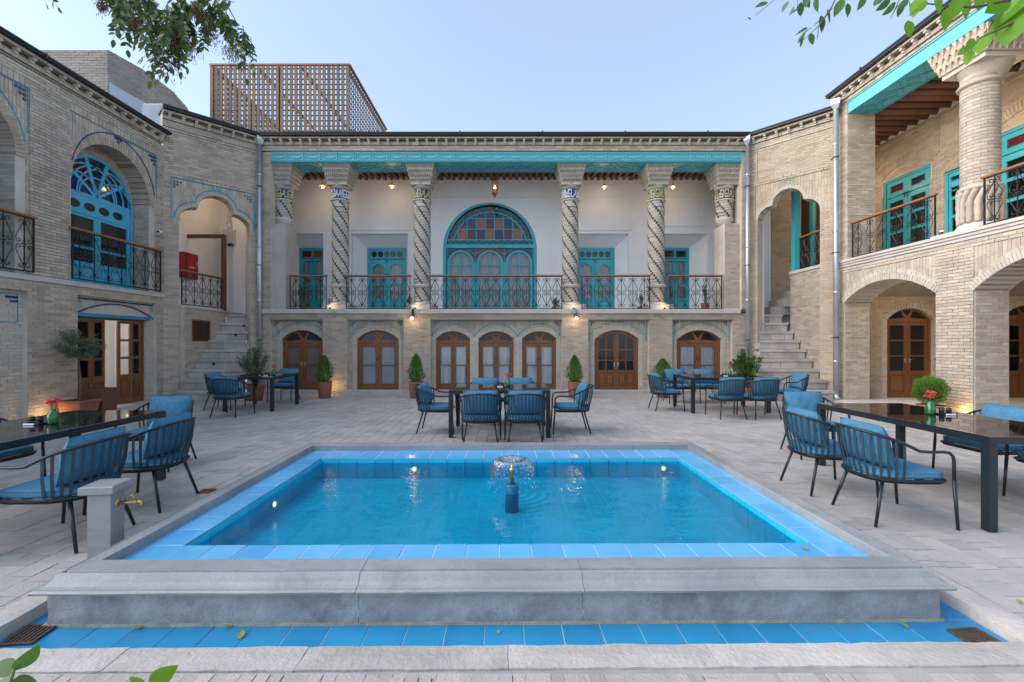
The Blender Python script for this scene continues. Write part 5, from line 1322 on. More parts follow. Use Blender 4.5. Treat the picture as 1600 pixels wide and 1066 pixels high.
# ================================================================== GROUND
PC = (-.07, 4.08); PR = .0105
PW = T(PC[0], PC[1], 0, PR)
def pw(x, y): v = PW @ Vector((x, y, 0)); return (v.x, v.y)
CH = (-2.54, 2.60, -1.90, 1.86)                    # channel outer edge in the pool's own frame
g = MB(); c = [pw(CH[0] - .16, CH[2] - .155), pw(CH[1] + .16, CH[2] - .155), pw(CH[1] + .16, CH[3] + .12), pw(CH[0] - .16, CH[3] + .12)]
R_ = 90; o_ = [(-R_, -R_), (R_, -R_), (R_, R_), (-R_, R_)]
g.add([(x, y, -.012) for x, y in c + o_], [(4, 5, 1, 0), (5, 6, 2, 1), (6, 7, 3, 2), (7, 4, 0, 3)])
ground = obj('courtyard_ground', g, m=M['joint']); ground['kind'] = 'structure'
pv = []
rng = random.Random(12)
def free(x0, x1, y0, y1):
    ins = not (x1 < c[0][0] + .01 or x0 > c[1][0] - .01 or y1 < c[0][1] or y0 > c[2][1]); return not ins
x = -8.56; sw = .165
while x < 8.2:
    y = 2.0 + rng.uniform(-.2, 0) if abs(x) < 3.2 else 1.15 + rng.uniform(-.2, 0)
    while y < 12.72:
        L_ = rng.choice((.165, .165, .165, .083, .165, .25)); xa, xb, ya, yb = x + .0028, x + sw - .0028, y + .0028, y + L_ - .0028
        if x > 8.1 - .2: xb = min(xb, 8.24)
        if not (xb > c[0][0] and xa < c[1][0] and yb > c[0][1] and ya < c[2][1]): pv.append((xa, xb, ya, yb))
        elif xa < c[0][0] - .03 < xb or (xa < c[0][0] and yb > c[0][1] and ya < c[2][1]): pv.append((xa, c[0][0] - .004, ya, yb))
        elif xb > c[1][0] + .03 and ya > c[0][1]: pv.append((c[1][0] + .004, xb, ya, yb))
        elif ya < c[2][1] < yb - .03: pv.append((xa, xb, c[2][1] + .004, yb))
        elif yb > c[0][1] and ya < c[0][1] - .03: pv.append((xa, xb, ya, c[0][1] - .004))
        y += L_
    x += sw
pv = [p for p in pv if p[3] - p[2] > .02 and p[1] - p[0] > .02]
def paver_score(p):
    cx, cy = (p[0] + p[1]) / 2, (p[2] + p[3]) / 2
    return Vector((cx, cy, -H)).length if in_view(Vector((cx, cy, 0))) else 99
pv.sort(key=paver_score)
def tilt(): return rng.uniform(-.002, .002)
pm = MB(); pm.box(-.5, .5, -.5, .5, -1, 0); pm = pm.mesh('paver', M['paver'])
for p in pv[:300]:
    o = bpy.data.objects.new('paver', pm); C.objects.link(o); o.parent = ground
    o.matrix_basis = Matrix.Translation(((p[0] + p[1]) / 2, (p[2] + p[3]) / 2, tilt() * .7)) @ Matrix.Rotation(rng.uniform(-.012, .012), 4, 'X') @ Matrix.Rotation(rng.uniform(-.012, .012), 4, 'Y') @ Matrix.Diagonal((p[1] - p[0], p[3] - p[2], .03, 1))
g = MB()
for p in pv[300:]:
    t = [tilt() for _ in range(4)]; a, b, c1, d = p
    g.add([(a, c1, t[0]), (b, c1, t[1]), (b, d, t[2]), (a, d, t[3]), (a, c1, -.02), (b, c1, -.02), (b, d, -.02), (a, d, -.02)], [(0, 1, 2, 3), (0, 4, 5, 1), (1, 5, 6, 2), (2, 6, 7, 3), (3, 7, 4, 0)])
obj('pavers', g, ground, m=M['paver'], kind='stuff')
# kerb stones round the channel, soldier bricks in front
def rough_slab(x0, x1, y0, y1, z0, z1, nx=10, ny=3, amp=.003):
    mb = MB(); vs = []
    for j in range(ny + 1):
        for i in range(nx + 1):
            e = (i in (0, nx)) or (j in (0, ny)); vs.append((x0 + (x1 - x0) * i / nx + rng.uniform(-amp, amp), y0 + (y1 - y0) * j / ny + rng.uniform(-amp, amp) * 1.4, z1 - (.005 if e else 0) + rng.uniform(-amp, amp) * .6))
    fs = [(j * (nx + 1) + i, j * (nx + 1) + i + 1, (j + 1) * (nx + 1) + i + 1, (j + 1) * (nx + 1) + i) for j in range(ny) for i in range(nx)]
    per = [i for i in range(nx + 1)] + [j * (nx + 1) + nx for j in range(1, ny + 1)] + [ny * (nx + 1) + i for i in range(nx - 1, -1, -1)] + [j * (nx + 1) for j in range(ny - 1, 0, -1)]
    b = len(vs); vs += [(vs[k][0], vs[k][1], z0) for k in per]
    for i in range(len(per)): j = (i + 1) % len(per); fs.append((per[i], b + i, b + j, per[j]))
    return mb.add(vs, fs)
def kerb(x0, x1, y0, y1): obj('kerb_stone', rough_slab(x0, x1, y0, y1, -.09, .004, nx=max(3, int((x1 - x0) / .07)), ny=max(2, int((y1 - y0) / .07))), ground, world=PW, m=M['stone'])
xs = [CH[0] - .16, -1.75, -.9, .05, 1.0, 1.85, CH[1] + .16]
for i in range(6): kerb(xs[i] + .0015, xs[i + 1] - .0015, CH[2] - .155, CH[2])
for i in range(6): kerb(xs[i] + .003, xs[i + 1] - .003, CH[3], CH[3] + .12)
ys = [CH[2] + .004, -1.0, 0.0, .95, CH[3] - .004]
for i in range(4): kerb(CH[0] - .16, CH[0], ys[i] + .003, ys[i + 1] - .003); kerb(CH[1], CH[1] + .16, ys[i] + .003, ys[i + 1] - .003)
y_ = c[0][1] - .006
for r in range(3):
    xk = -3.3
    while xk < 3.3:
        w_ = rng.uniform(.052, .066)
        o = bpy.data.objects.new('brick', pm); C.objects.link(o); o.parent = ground
        o.matrix_basis = Matrix.Translation((xk + w_ / 2, y_ - .10 - r * .205, tilt())) @ Matrix.Rotation(rng.uniform(-.03, .03), 4, 'Y') @ Matrix.Diagonal((w_ - .006, .195, .03, 1)); xk += w_
# ================================================================== POOL
pool = thing('garden_pool', 'raised rectangular blue-tiled pool with carved grey stone rim in the middle of the courtyard', 'pool', (PC[0], PC[1], 0), rz=PR)
RX_, RY0, RY1 = 2.28, -1.44, 1.46          # inner edge of the stone rim
IX, IY0, IY1 = 2.03, -1.12, 1.075          # edge of the pit
ZT_, ZR = .14, .20
prof = [(0, .10), (0, ZR - .004), (.004, ZR), (.122, ZR), (.126, ZR - .012), (.136, ZR - .013), (.140, ZR - .003), (.150, ZR - .001), (.162, ZR - .007), (.172, ZR - .022), (.182, ZR - .038), (.198, ZR - .050), (.216, ZR - .055), (.236, ZR - .054), (.245, ZR - .063), (.240, ZR - .076), (.215, ZR - .080), (.205, ZR - .092), (.178, ZR - .096), (.05, ZR - .10)]
KX = .68
def side_pt(side, t, d, z):                # t from 0..1 along the side; square joints, mitred corners
    x0, x1, y0, y1 = -RX_ - d * KX, RX_ + d * KX, RY0 - d, RY1 + d
    X = x0 if t <= 0 else (x1 if t >= 1 else -RX_ + 2 * RX_ * t); Y = y0 if t <= 0 else (y1 if t >= 1 else RY0 + (RY1 - RY0) * t)
    X2 = x1 if t <= 0 else (x0 if t >= 1 else RX_ - 2 * RX_ * t); Y2 = y1 if t <= 0 else (y0 if t >= 1 else RY1 - (RY1 - RY0) * t)
    return ((X, y0, z), (x1, Y, z), (X2, y1, z), (x0, Y2, z))[side]
cuts = {0: [0, .335, .60, 1], 1: [0, .36, .68, 1], 2: [0, .3, .55, .8, 1], 3: [0, .33, .7, 1]}
for s in range(4):
    cs = cuts[s]
    for i in range(len(cs) - 1):
        mb = MB(); vs = []; n = 14; jx, jz = rng.uniform(-.003, .003), rng.uniform(-.0015, .001)
        e = .00025
        for k in range(n + 1):
            t = cs[i] + (cs[i + 1] - cs[i]) * k / n
            t = min(max(t, cs[i] + (e if i else 0)), cs[i + 1] - (e if i < len(cs) - 2 else 0))
            for (d, z) in prof:
                wob = .0022 * sin(37 * t + 11 * s) + rng.uniform(-.0009, .0009); dd = d + (wob if d > .1 else 0) + (jx if 0 < k < n or (0 < t < 1) else 0) * (1 if d > .05 else 0)
                vs.append(side_pt(s, t, dd, z + jz + rng.uniform(-.0006, .0006)))
        m_ = len(prof); fs = [(k * m_ + j, (k + 1) * m_ + j, (k + 1) * m_ + j + 1, k * m_ + j + 1) for k in range(n) for j in range(m_ - 1)]
        fs += [tuple(range(m_)), tuple(n * m_ + j for j in range(m_))[::-1]]
        mb.add(vs, fs); obj('rim_stone', mb, pool, m=M['marble'])
        if s == 0 or s in (1, 3):
            mb = MB(); vs = []
            for k in range(n + 1):
                t = cs[i] + (cs[i + 1] - cs[i]) * k / n
                t = min(max(t, cs[i] + (e if i else 0)), cs[i + 1] - (e if i < len(cs) - 2 else 0))
                for z in (-.075, -.04, 0, .04, .08, .112): vs.append(side_pt(s, t, .185 + rng.uniform(-.0012, .0012), z))
            fs = [(k * 6 + j, (k + 1) * 6 + j, (k + 1) * 6 + j + 1, k * 6 + j + 1) for k in range(n) for j in range(5)]
            mb.add(vs, fs); obj('pedestal_stone', mb, pool, m=M['marble_face'])
mb = MB(); mb.box(-RX_, RX_, RY0, -1.13, -.1, .137); mb.box(-RX_, RX_, 1.085, RY1, -.1, .137); mb.box(-RX_, -2.04, -1.13, 1.085, -.1, .137); mb.box(2.04, RX_, -1.13, 1.085, -.1, .137)
obj('grout_bed', mb, pool, m=M['grout']); mb = MB(); mb.box(-2.04, 2.04, -1.13, 1.085, -.12, -.0805); obj('pit_bed', mb, pool, m=M['pit_grout'])
TM = {}
def tile(name, x0, x1, y0, y1, z1, m, g=.004):
    sx, sy = round(x1 - x0 - 2 * g, 4), round(y1 - y0 - 2 * g, 4); k = (name, sx, sy, m)
    if k not in TM:
        b = MB(); b.cbox(0, sx, 0, sy, -.012, 0, .0015); TM[k] = b.mesh(name, M[m])
    obj(name, TM[k], pool, mtx=Matrix.Translation((x0 + g, y0 + g, z1 + rng.uniform(-.0008, .0008))) @ Matrix.Rotation(rng.uniform(-.004, .004), 4, 'X') @ Matrix.Rotation(rng.uniform(-.004, .004), 4, 'Y'))
n = 20; tw_ = 2 * IX / n
for i in range(n):
    a = -IX + i * tw_
    tile('border_tile', a, a + tw_, RY0 + .03, IY0, ZT_, 'tile'); tile('border_tile', a, a + tw_, IY1, RY1 - .12, ZT_, 'tile'); tile('edge_tile', a, a + tw_, RY1 - .12, RY1, ZT_, 'tile')
    # pit walls
    for (yy, sg) in ((IY0, 1), (IY1, -1)):
        k = ('wallt', sg)
        if k not in TM:
            b = MB(); b.cbox(.003, tw_ - .003, -.004 if sg > 0 else -.008, .008 if sg > 0 else .004, -.08, ZT_ - .016, .0015); TM[k] = b.mesh('wall_tile', M['pit_tile'])
        obj('wall_tile', TM[k], pool, mtx=T(a, yy, 0))
m2 = 9; th_ = (IY1 - IY0) / m2
for j in range(m2):
    y = IY0 + j * th_
    for (xa, xb, xe0, xe1) in ((-RX_ + .035, -IX, -RX_, -RX_ + .035), (IX, RX_ - .035, RX_ - .035, RX_)):
        tile('border_tile', xa, xb, y, y + th_, ZT_, 'tile'); tile('edge_tile', xe0, xe1, y, y + th_, ZT_, 'tile', g=.003)
    for (xx, sg) in ((-IX, 1), (IX, -1)):
        k = ('wallx', sg)
        if k not in TM:
            b = MB(); b.cbox(-.004 if sg > 0 else -.008, .008 if sg > 0 else .004, .003, th_ - .003, -.08, ZT_ - .016, .0015); TM[k] = b.mesh('wall_tile', M['pit_tile'])
        obj('wall_tile', TM[k], pool, mtx=T(xx, y, 0))
for (xa, xb) in ((-RX_ + .0, -IX), (IX, RX_)):
    tile('border_tile', xa, xb, RY0 + .03, IY0, ZT_, 'tile'); tile('border_tile', xa, xb, IY1, RY1 - .12, ZT_, 'tile'); tile('edge_tile', xa, xb, RY1 - .12, RY1, ZT_, 'tile')
for i in range(n):
    for j in range(11): tile('floor_tile', -IX + i * tw_, -IX + (i + 1) * tw_, IY0 + j * (IY1 - IY0) / 11, IY0 + (j + 1) * (IY1 - IY0) / 11, -.078, 'pit_tile', g=.0025)
# channel floor
mb = MB(); mb.box(-2.43, 2.43, -1.632, -1.60, -.072, -.056); obj('joint_line', mb, pool, m=M['joint_line'])
b = MB(); b.box(CH[0] - .05, CH[1] + .05, CH[2] - .05, CH[2] + .35, -.13, -.0735); b.box(CH[0] - .05, CH[1] + .05, CH[3] - .3, CH[3] + .05, -.13, -.0735); b.box(CH[0] - .05, CH[0] + .3, CH[2] + .35, CH[3] - .3, -.13, -.0735); b.box(CH[1] - .3, CH[1] + .05, CH[2] + .35, CH[3] - .3, -.13, -.0735); obj('channel_bed', b, pool, m=M['grout'])
nn = 25; cw_ = (CH[1] - CH[0]) / nn
for i in range(nn): tile('channel_tile', CH[0] + i * cw_, CH[0] + (i + 1) * cw_, CH[2], CH[2] + .29, -.070, 'channel_tile', g=.003)
for j in range(15):
    y = CH[2] + .29 + j * .22
    for (xa, xb) in ((CH[0], CH[0] + .2), (CH[1] - .2, CH[1])): tile('channel_tile', xa, xb, y, y + .22, -.070, 'channel_tile', g=.003)
wm = MB(); nx, ny = 60, 34; vs = [(-IX + .004 + (2 * IX - .008) * i / nx, IY0 + .004 + (IY1 - IY0 - .008) * j / ny, .09) for j in range(ny + 1) for i in range(nx + 1)]
wm.add(vs, [(j * (nx + 1) + i, j * (nx + 1) + i + 1, (j + 1) * (nx + 1) + i + 1, (j + 1) * (nx + 1) + i) for j in range(ny) for i in range(nx)])
wat = obj('water', wm, mtx=PW, m=M['water'], smooth=True); wat['kind'] = 'structure'
FX, FY_ = .035, 4.12
fn = thing('fountain_nozzle', 'short dark fountain pipe standing in the water at the centre of the pool', 'fountain', (FX, FY_, -.078))
b = MB(); b.lathe([(.066, 0), (.062, .035), (.062, .235), (.055, .245)], 20); obj('pipe', b, fn, m=M['fountain'], smooth=False)
b = MB(); b.lathe([(.02, .245), (.02, .36), (.03, .37), (.03, .385), (.012, .39), (.012, .44)], 14); obj('nozzle', b, fn, m=M['brass'], smooth=True)
b = MB(); vs = []; n1, n2 = 14, 28
for i in range(n1 + 1):
    t = i / n1; r = .012 + .185 * sin(t * pi / 2) ** .8 + .01 * t; z = .44 + .045 * sin(min(1, t * 1.6) * pi / 2) - .28 * max(0, t - .25) ** 1.9
    for j in range(n2): a = 2 * pi * j / n2; vs.append(((r + rng.uniform(-.003, .003)) * cos(a), (r + rng.uniform(-.003, .003)) * sin(a), z + rng.uniform(-.003, .003)))
fs = [(i * n2 + j, i * n2 + (j + 1) % n2, (i + 1) * n2 + (j + 1) % n2, (i + 1) * n2 + j) for i in range(n1) for j in range(n2) if rng.random() > .12 + .25 * i / n1]
b.add(vs, fs); obj('water_bell', b, fn, m=M['spray'], smooth=True)
b = MB()
for i in range(260):
    a = rng.uniform(0, 2 * pi); t = rng.random() ** .6; r = .03 + .17 * t + rng.uniform(-.02, .03); z = .47 - .26 * t ** 2 + rng.uniform(-.02, .03); s = rng.uniform(.0012, .0034); x, y = r * cos(a), r * sin(a)
    b.add([(x - s, y, z), (x + s, y, z), (x, y - s, z), (x, y + s, z), (x, y, z - s * 1.6), (x, y, z + s * 1.6)], [(0, 2, 5), (2, 1, 5), (1, 3, 5), (3, 0, 5), (2, 0, 4), (1, 2, 4), (3, 1, 4), (0, 3, 4)])
obj('drops', b, fn, m=M['white'], kind='stuff')
def pool_light(label, loc, rz, dirv, p):
    t = thing('pool_light', label, 'light', loc, rz=rz)
    b = MB(); b.tube([(0, 0, 0), (0, .03, 0)], .034, 14); obj('housing', b, t, m=M['steel']); b = MB(); b.tube([(0, .03, 0), (0, .036, 0)], .022, 14); obj('lens', b, t, m=M['pool_lamp'])
pool_light('lit round lamp in the left wall of the pool', (-2.095, 4.02, .02), -pi / 2, (1, 0), .35)
pool_light('lit round lamp in the far wall of the pool, left of the fountain', (-1.05, 5.125, .03), pi, (0, -1), .03)
pool_light('small lit lamp in the far wall of the pool, right of the fountain', (1.75, 5.155, .03), pi, (0, -1), .02)
# drain covers in the channel and the paving
def drain(label, x, y, z, w, h, rz=0, m='rust'):
    t = thing('drain_cover', label, 'drain', (x, y, z), rz=rz); b = MB(); frame_between(b, rect(-w / 2, w / 2, -h / 2, h / 2), rect(-w / 2 + .012, w / 2 - .012, -h / 2 + .012, h / 2 - .012), 0, .008)
    b.v = [(v[0], v[2], v[1]) for v in b.v]; obj('rim', b, t, m=M[m]); b = MB()
    for i in range(int(w / .022)): b.box(-w / 2 + .012 + i * .022, -w / 2 + .022 + i * .022, -h / 2 + .01, h / 2 - .01, .001, .006)
    obj('grate', b, t, m=M[m]); b = MB(); b.box(-w / 2, w / 2, -h / 2, h / 2, -.002, .0005); obj('pit', b, t, m=M['dark'])
drain('dark drain cover in the blue channel at the right front corner of the pool', 2.40, 2.33, -.066, .17, .15, .1); drain('dark drain opening in the blue channel at the left front corner of the pool', -2.48, 2.36, -.066, .16, .17, .1)
drain('small rusty drain grating in the paving beside the left chairs', -2.93, 4.42, .004, .12, .12, .05, 'copper')

# ================================================================== TAP POST
tp = thing('tap_post', 'grey stone tap post with a square cap beside the left front corner of the pool', 'tap post', (-2.72, 3.08, 0), rz=radians(9))
b = MB(); b.cbox(-.068, .068, -.068, .068, 0, .445, .010); obj('post', b, tp, m=M['marble']); b = MB(); b.cbox(-.102, .102, -.102, .102, .446, .50, .006); obj('cap', b, tp, m=M['marble'])
b = MB(); b.tube([(.068, 0, .36), (.19, 0, .36)], .013, 8); b.tube([(.185, 0, .365), (.21, 0, .36), (.215, 0, .325)], .012, 8); b.lathe([(.03, 0), (.03, .006)], 10, cx=0, cy=0)
b.v[-20:] = [(.069 + v[2], v[1], .36 + v[0]) for v in b.v[-20:]]
b.tube([(.165, 0, .37), (.165, 0, .41)], .006, 6); b.tube([(.165, -.03, .41), (.165, .03, .41)], .006, 6); obj('tap', b, tp, m=M['brass'], smooth=True)

# ================================================================== CHAIRS AND TABLES
def d_ring(s=1, z=0, n=28, fy=.26, by=.27, hw=.275):
    """seat outline: square front, round back"""
    pts = []
    for i in range(n):
        a = 2 * pi * i / n; cx, sy = cos(a), sin(a); e = .26 if sy > 0 else .8
        x = hw * (abs(cx) ** e) * (1 if cx >= 0 else -1); y = (fy if sy > 0 else by) * (abs(sy) ** e) * (1 if sy >= 0 else -1); pts.append((x * s, y * s, z))
    return pts
def make_chair(label, loc, rz, group):
    t = thing('armchair', label, 'chair', loc, rz=rz, group=group)
    b = MB(); b.tube(d_ring(1, .385, 36), .013, 6, closed=True); b.tube(d_ring(.97, .365, 24), .008, 4, closed=True); b.bar((-.26, .1, .375), (.26, .1, .375), .02); b.bar((-.26, -.1, .375), (.26, -.1, .375), .02); obj('seat_frame', b, t, m=M['frame'])
    rail = []
    for i in range(25):
        u = -1 + 2 * i / 24; a = u * radians(98); hx = .305; x = hx * sin(a) * 1.0; y = -.03 - .31 * cos(a) * (1 if abs(u) < .9 else 1)
        z = .785 - .15 * abs(u) ** 2.2; rail.append((x, y, z))
    left = [(-.300, .10, .628), (-.297, .19, .630), (-.293, .235, .622), (-.290, .262, .595), (-.288, .272, .55), (-.285, .275, .40)]
    right = [(-p[0], p[1], p[2]) for p in left]
    b = MB(); b.tube(list(reversed(left)) + rail + right, .0125, 6); obj('arm_rail', b, t, m=M['frame'], smooth=True)
    for sx in (-1, 1):
        b = MB(); b.tube([(sx * .285, .275, .40), (sx * .288, .30, 0)], [.014, .011], 7); obj('leg', b, t, m=M['frame'], smooth=True)
        b = MB(); b.tube([(sx * .19, -.17, .375), (sx * .25, -.265, 0)], [.014, .011], 7); obj('leg', b, t, m=M['frame'], smooth=True)
    for i in range(17):
        u = -.80 + 1.6 * i / 16; a = u * radians(98); top = (.305 * sin(a), -.03 - .31 * cos(a), .785 - .15 * abs(u) ** 2.2)
        bt = (.272 * sin(a) * .98, -.02 - .25 * cos(a), .385); d = Vector((sin(a), -cos(a), 0)); mid = (Vector(top) + Vector(bt)) / 2 + d * .012
        key = 'slat%d' % i
        if key not in CM:
            b = MB(); P = [Vector(bt), mid, Vector(top)]; tn = Vector((cos(a), sin(a), 0)) * .009; vs = []
            for p in P:
                for q in (-tn - d * .002, tn - d * .002, tn + d * .003, -tn + d * .003): vs.append(p + q)
            b.add(vs, [(k * 4 + j, k * 4 + (j + 1) % 4, k * 4 + 4 + (j + 1) % 4, k * 4 + 4 + j) for k in range(2) for j in range(4)]); CM[key] = b.mesh('back_slat', M['slat'])
        obj('back_slat', CM[key], t)
    b = MB(); n = 36; lay = [(.90, .392), (.97, .398), (1.0, .415), (.995, .438), (.96, .452), (.88, .460), (.6, .464), (.3, .466)]; vs = []
    for (s, z) in lay: vs += d_ring(s * .97, z, n)
    fs = [(k * n + j, k * n + (j + 1) % n, (k + 1) * n + (j + 1) % n, (k + 1) * n + j) for k in range(len(lay) - 1) for j in range(n)]; fs += [tuple(range(n))[::-1], tuple((len(lay) - 1) * n + j for j in range(n))]
    b.add(vs, fs); sc = obj('seat_cushion', b, t, m=M['cushion'], smooth=True)
    b = MB(); b.tube(d_ring(.965, .446, 36), .0045, 4, closed=True); obj('piping', b, sc, m=M['cushion'])
    key = 'pillow'
    if key not in CM:
        b = MB(); nu, nv_ = 18, 14; vs = []; w2, h2, t2 = .235, .18, .088; rp = random.Random(5)
        for sd in (1, -1):
            for j in range(nv_ + 1):
                for i in range(nu + 1):
                    u, v = -1 + 2 * i / nu, -1 + 2 * j / nv_; k = (max(0, (1 - abs(u) ** 2.6)) * max(0, (1 - abs(v) ** 2.6))) ** .45
                    px_ = u * w2 * (1 - .06 * (1 - abs(v)) * 0 + .0) * (1 - .05 * v * v + .05 * abs(u * v)); pz_ = v * h2 * (1 - .05 * u * u + .05 * abs(u * v))
                    wr = .004 * sin(13 * u + 5 * v) * k + .003 * sin(22 * v - 7 * u) * k
                    vs.append((px_, sd * (t2 * k + wr * (1 if k > .05 else 0)), pz_))
        m_ = (nu + 1) * (nv_ + 1); fs = []
        for j in range(nv_):
            for i in range(nu):
                a = j * (nu + 1) + i; fs += [(a, a + nu + 1, a + nu + 2, a + 1), (m_ + a, m_ + a + 1, m_ + a + nu + 2, m_ + a + nu + 1)]
        b.add(vs, fs); CM[key] = b.mesh('back_cushion', M['cushion'], True)
        e = MB(); e.tube([vs[i] for i in range(nu + 1)] + [vs[(j + 1) * (nu + 1) - 1] for j in range(1, nv_ + 1)] + [vs[nv_ * (nu + 1) + i] for i in range(nu - 1, -1, -1)] + [vs[j * (nu + 1)] for j in range(nv_ - 1, 0, -1)], .005, 4, closed=True)
        CM['pillow_seam'] = e.mesh('seam', M['cushion'])
    p = obj('back_cushion', CM[key], t, mtx=Matrix.Translation((0, -.165, .645)) @ Matrix.Rotation(radians(14), 4, 'X')); obj('seam', CM['pillow_seam'], p)
    return t
E_, N_, W_, S_ = -pi / 2, 0, pi / 2, pi      # direction the chair faces: east +x, north +y, west -x, south -y
GC = 'blue cushioned armchairs round the tables'
chairs = [
 (-1.17, 7.42, E_, 'blue armchair at the left end of the central table, facing right'),
 (1.03, 7.42, W_, 'blue armchair at the right end of the central table, facing left'),
 (-.385, 6.45, N_, 'left one of two blue armchairs seen from behind at the central table'),
 (.235, 6.45, N_, 'right one of two blue armchairs seen from behind at the central table'),
 (-.42, 8.22, S_, 'left one of two blue armchairs behind the central table, facing the pool'),
 (.22, 8.22, S_, 'right one of two blue armchairs behind the central table, facing the pool'),
 (-5.46, 8.98, N_, 'blue armchair seen from behind at the table by the left stairs'),
 (-6.2, 9.92, E_, 'blue armchair at the left end of the table by the left stairs'),
 (-5.46, 11.15, S_, 'blue armchair before the brown doors, behind the table by the left stairs'),
 (3.36, 9.76, E_, 'blue armchair at the left end of the table by the right stairs'),
 (4.08, 10.98, S_, 'blue armchair behind the table by the right stairs, nearer the cypress pot'),
 (4.80, 10.98, S_, 'blue armchair behind the table by the right stairs, nearer the leafy shrub'),
 (4.22, 8.78, N_, 'left one of two armchairs seen from behind at the right stairs table'),
 (4.86, 8.78, N_, 'right one of two armchairs seen from behind at the right stairs table'),
 (6.10, 9.85, W_, 'blue armchair next to the right steps, at the right end of its table'),
 (-3.24, 3.36, W_, 'large blue armchair just behind the stone tap post, its back to the pool'),
 (-3.24, 4.10, W_, 'blue armchair second from the tap post, its back to the pool'),
 (-4.10, 5.36, S_ + .12, 'blue armchair at the far end of the left front table, facing the camera'),
 (-4.92, 4.25, E_, 'blue armchair on the wall side of the left front table, mostly cropped'),
 (3.16, 3.80, E_, 'large blue armchair nearest the camera at the right, its back to the pool'),
 (3.13, 4.52, E_, 'blue armchair second from the camera at the right, its back to the pool'),
 (3.92, 5.88, S_ - .1, 'blue armchair at the far end of the right front table, facing the camera'),
 (4.98, 4.72, W_, 'farther of two blue armchairs on the porch side of the right front table'),
 (4.98, 4.00, W_, 'nearer of two blue armchairs on the porch side, cropped by the right edge'),
]
c0 = make_chair(chairs[0][3], (chairs[0][0], chairs[0][1], .004), chairs[0][2], GC)
chs = [c0] + [dup(c0, (x, y, .004), r + rng.uniform(-.04, .04), lab, GC) for (x, y, r, lab) in chairs[1:]]
for c_ in chs: c_.matrix_basis = c_.matrix_basis @ Matrix.Diagonal((.985, 1.05, .955, 1))
def table(label, x0, x1, y0, y1, g='black glass-topped dining tables'):
    t = thing('dining_table', label, 'table', ((x0 + x1) / 2, (y0 + y1) / 2, .003), group=g); w, d, h = (x1 - x0) / 2, (y1 - y0) / 2, .72
    for sx in (-1, 1):
        for sy in (-1, 1):
            b = MB(); b.cbox(*sorted((sx * w, sx * (w - .065))), *sorted((sy * d, sy * (d - .065))), 0, h - .05, .003); obj('leg', b, t, m=M['frame'])
    b = MB(); frame_between(b, rect(-w, w, -d, d), rect(-w + .05, w - .05, -d + .05, d - .05), h - .05, h - .002); b.v = [(v[0], v[2], v[1]) for v in b.v]; obj('apron', b, t, m=M['frame'])
    b = MB(); b.cbox(-w + .008, w - .008, -d + .008, d - .008, h - .0015, h + .007, .002); obj('table_top', b, t, m=M['glass_top'])
    return t
table('black table with dark glass top in the middle behind the pool', -.90, .64, 6.88, 7.92)
table('black table with dark glass top at the foot of the left stairs', -5.95, -4.90, 9.48, 10.66)
table('black table with dark glass top near the foot of the right stairs', 3.74, 5.35, 9.26, 10.33)
table('black table with dark glass top at the left edge of the frame, reflecting the wall', -4.60, -3.63, 2.95, 4.83)
table('black table with dark glass top at the right front, reflecting the porch', 3.66, 4.66, 3.46, 5.40)
def setting(x, y, where, fl=True, side=1, sc=1):
    z = .732
    if fl:
        t = thing('flower_vase', 'green glass vase with a red flower on ' + where, 'vase', (x, y, z))
        b = MB(); b.lathe([(.035, 0), (.042, .02), (.042, .075), (.030, .10), (.020, .112), (.022, .125)], 16); obj('vase', b, t, m=M['green_glass'], smooth=True)
        b = MB(); st = MB()
        for (dx, dy) in ((0, 0), (.03, .01), (-.03, .012), (.0, -.03), (.02, .03)):
            zz_ = rng.uniform(-.015, .035); st.tube([(dx * .2, dy * .2, .10), (dx, dy, .18 + zz_)], .0025, 4)
            for k in range(26):
                a = rng.uniform(0, 2 * pi); e = rng.uniform(-.2, 1.2); r = rng.uniform(.012, .032); v = Vector((cos(a) * cos(e), sin(a) * cos(e), sin(e) * .9)) * r + Vector((dx, dy, .185 + zz_)); n_ = Vector((rng.uniform(-1, 1), rng.uniform(-1, 1), rng.uniform(-1, 1))).normalized() * .008
                m_ = n_.orthogonal().normalized() * .008; b.add([v - n_, v + m_, v + n_, v - m_], [(0, 1, 2, 3)])
        obj('petals', b, t, m=M['flower'], kind='stuff'); obj('stems', st, t, m=M['leaf'])
    t = thing('condiment_tray', 'small black tray with two cups on ' + where, 'tray', (x - .13 * side, y - .02, z))
    b = MB(); b.cbox(-.075, .075, -.05, .05, 0, .012, .003); frame_between(b, rect(-.075, .075, 0, .03), rect(-.070, .070, .005, .025), -.05, -.045); obj('tray', b, t, m=M['black'])
    for dx in (-.035, .035):
        b = MB(); b.lathe([(.022, .012), (.022, .062), (.018, .066)], 12, cx=dx); obj('cup', b, t, m=M['black'], smooth=True)
    b = MB(); b.cbox(-.045, .045, -.068, -.055, .0, .014, .002); obj('napkin', b, t, m=M['white'])
setting(.0, 7.4, 'the central table'); setting(-5.1, 9.9, 'the table by the left stairs'); setting(4.75, 9.75, 'the table by the right stairs')
setting(-4.02, 4.02, 'the left front table'); setting(4.22, 4.55, 'the right front table', side=-1)

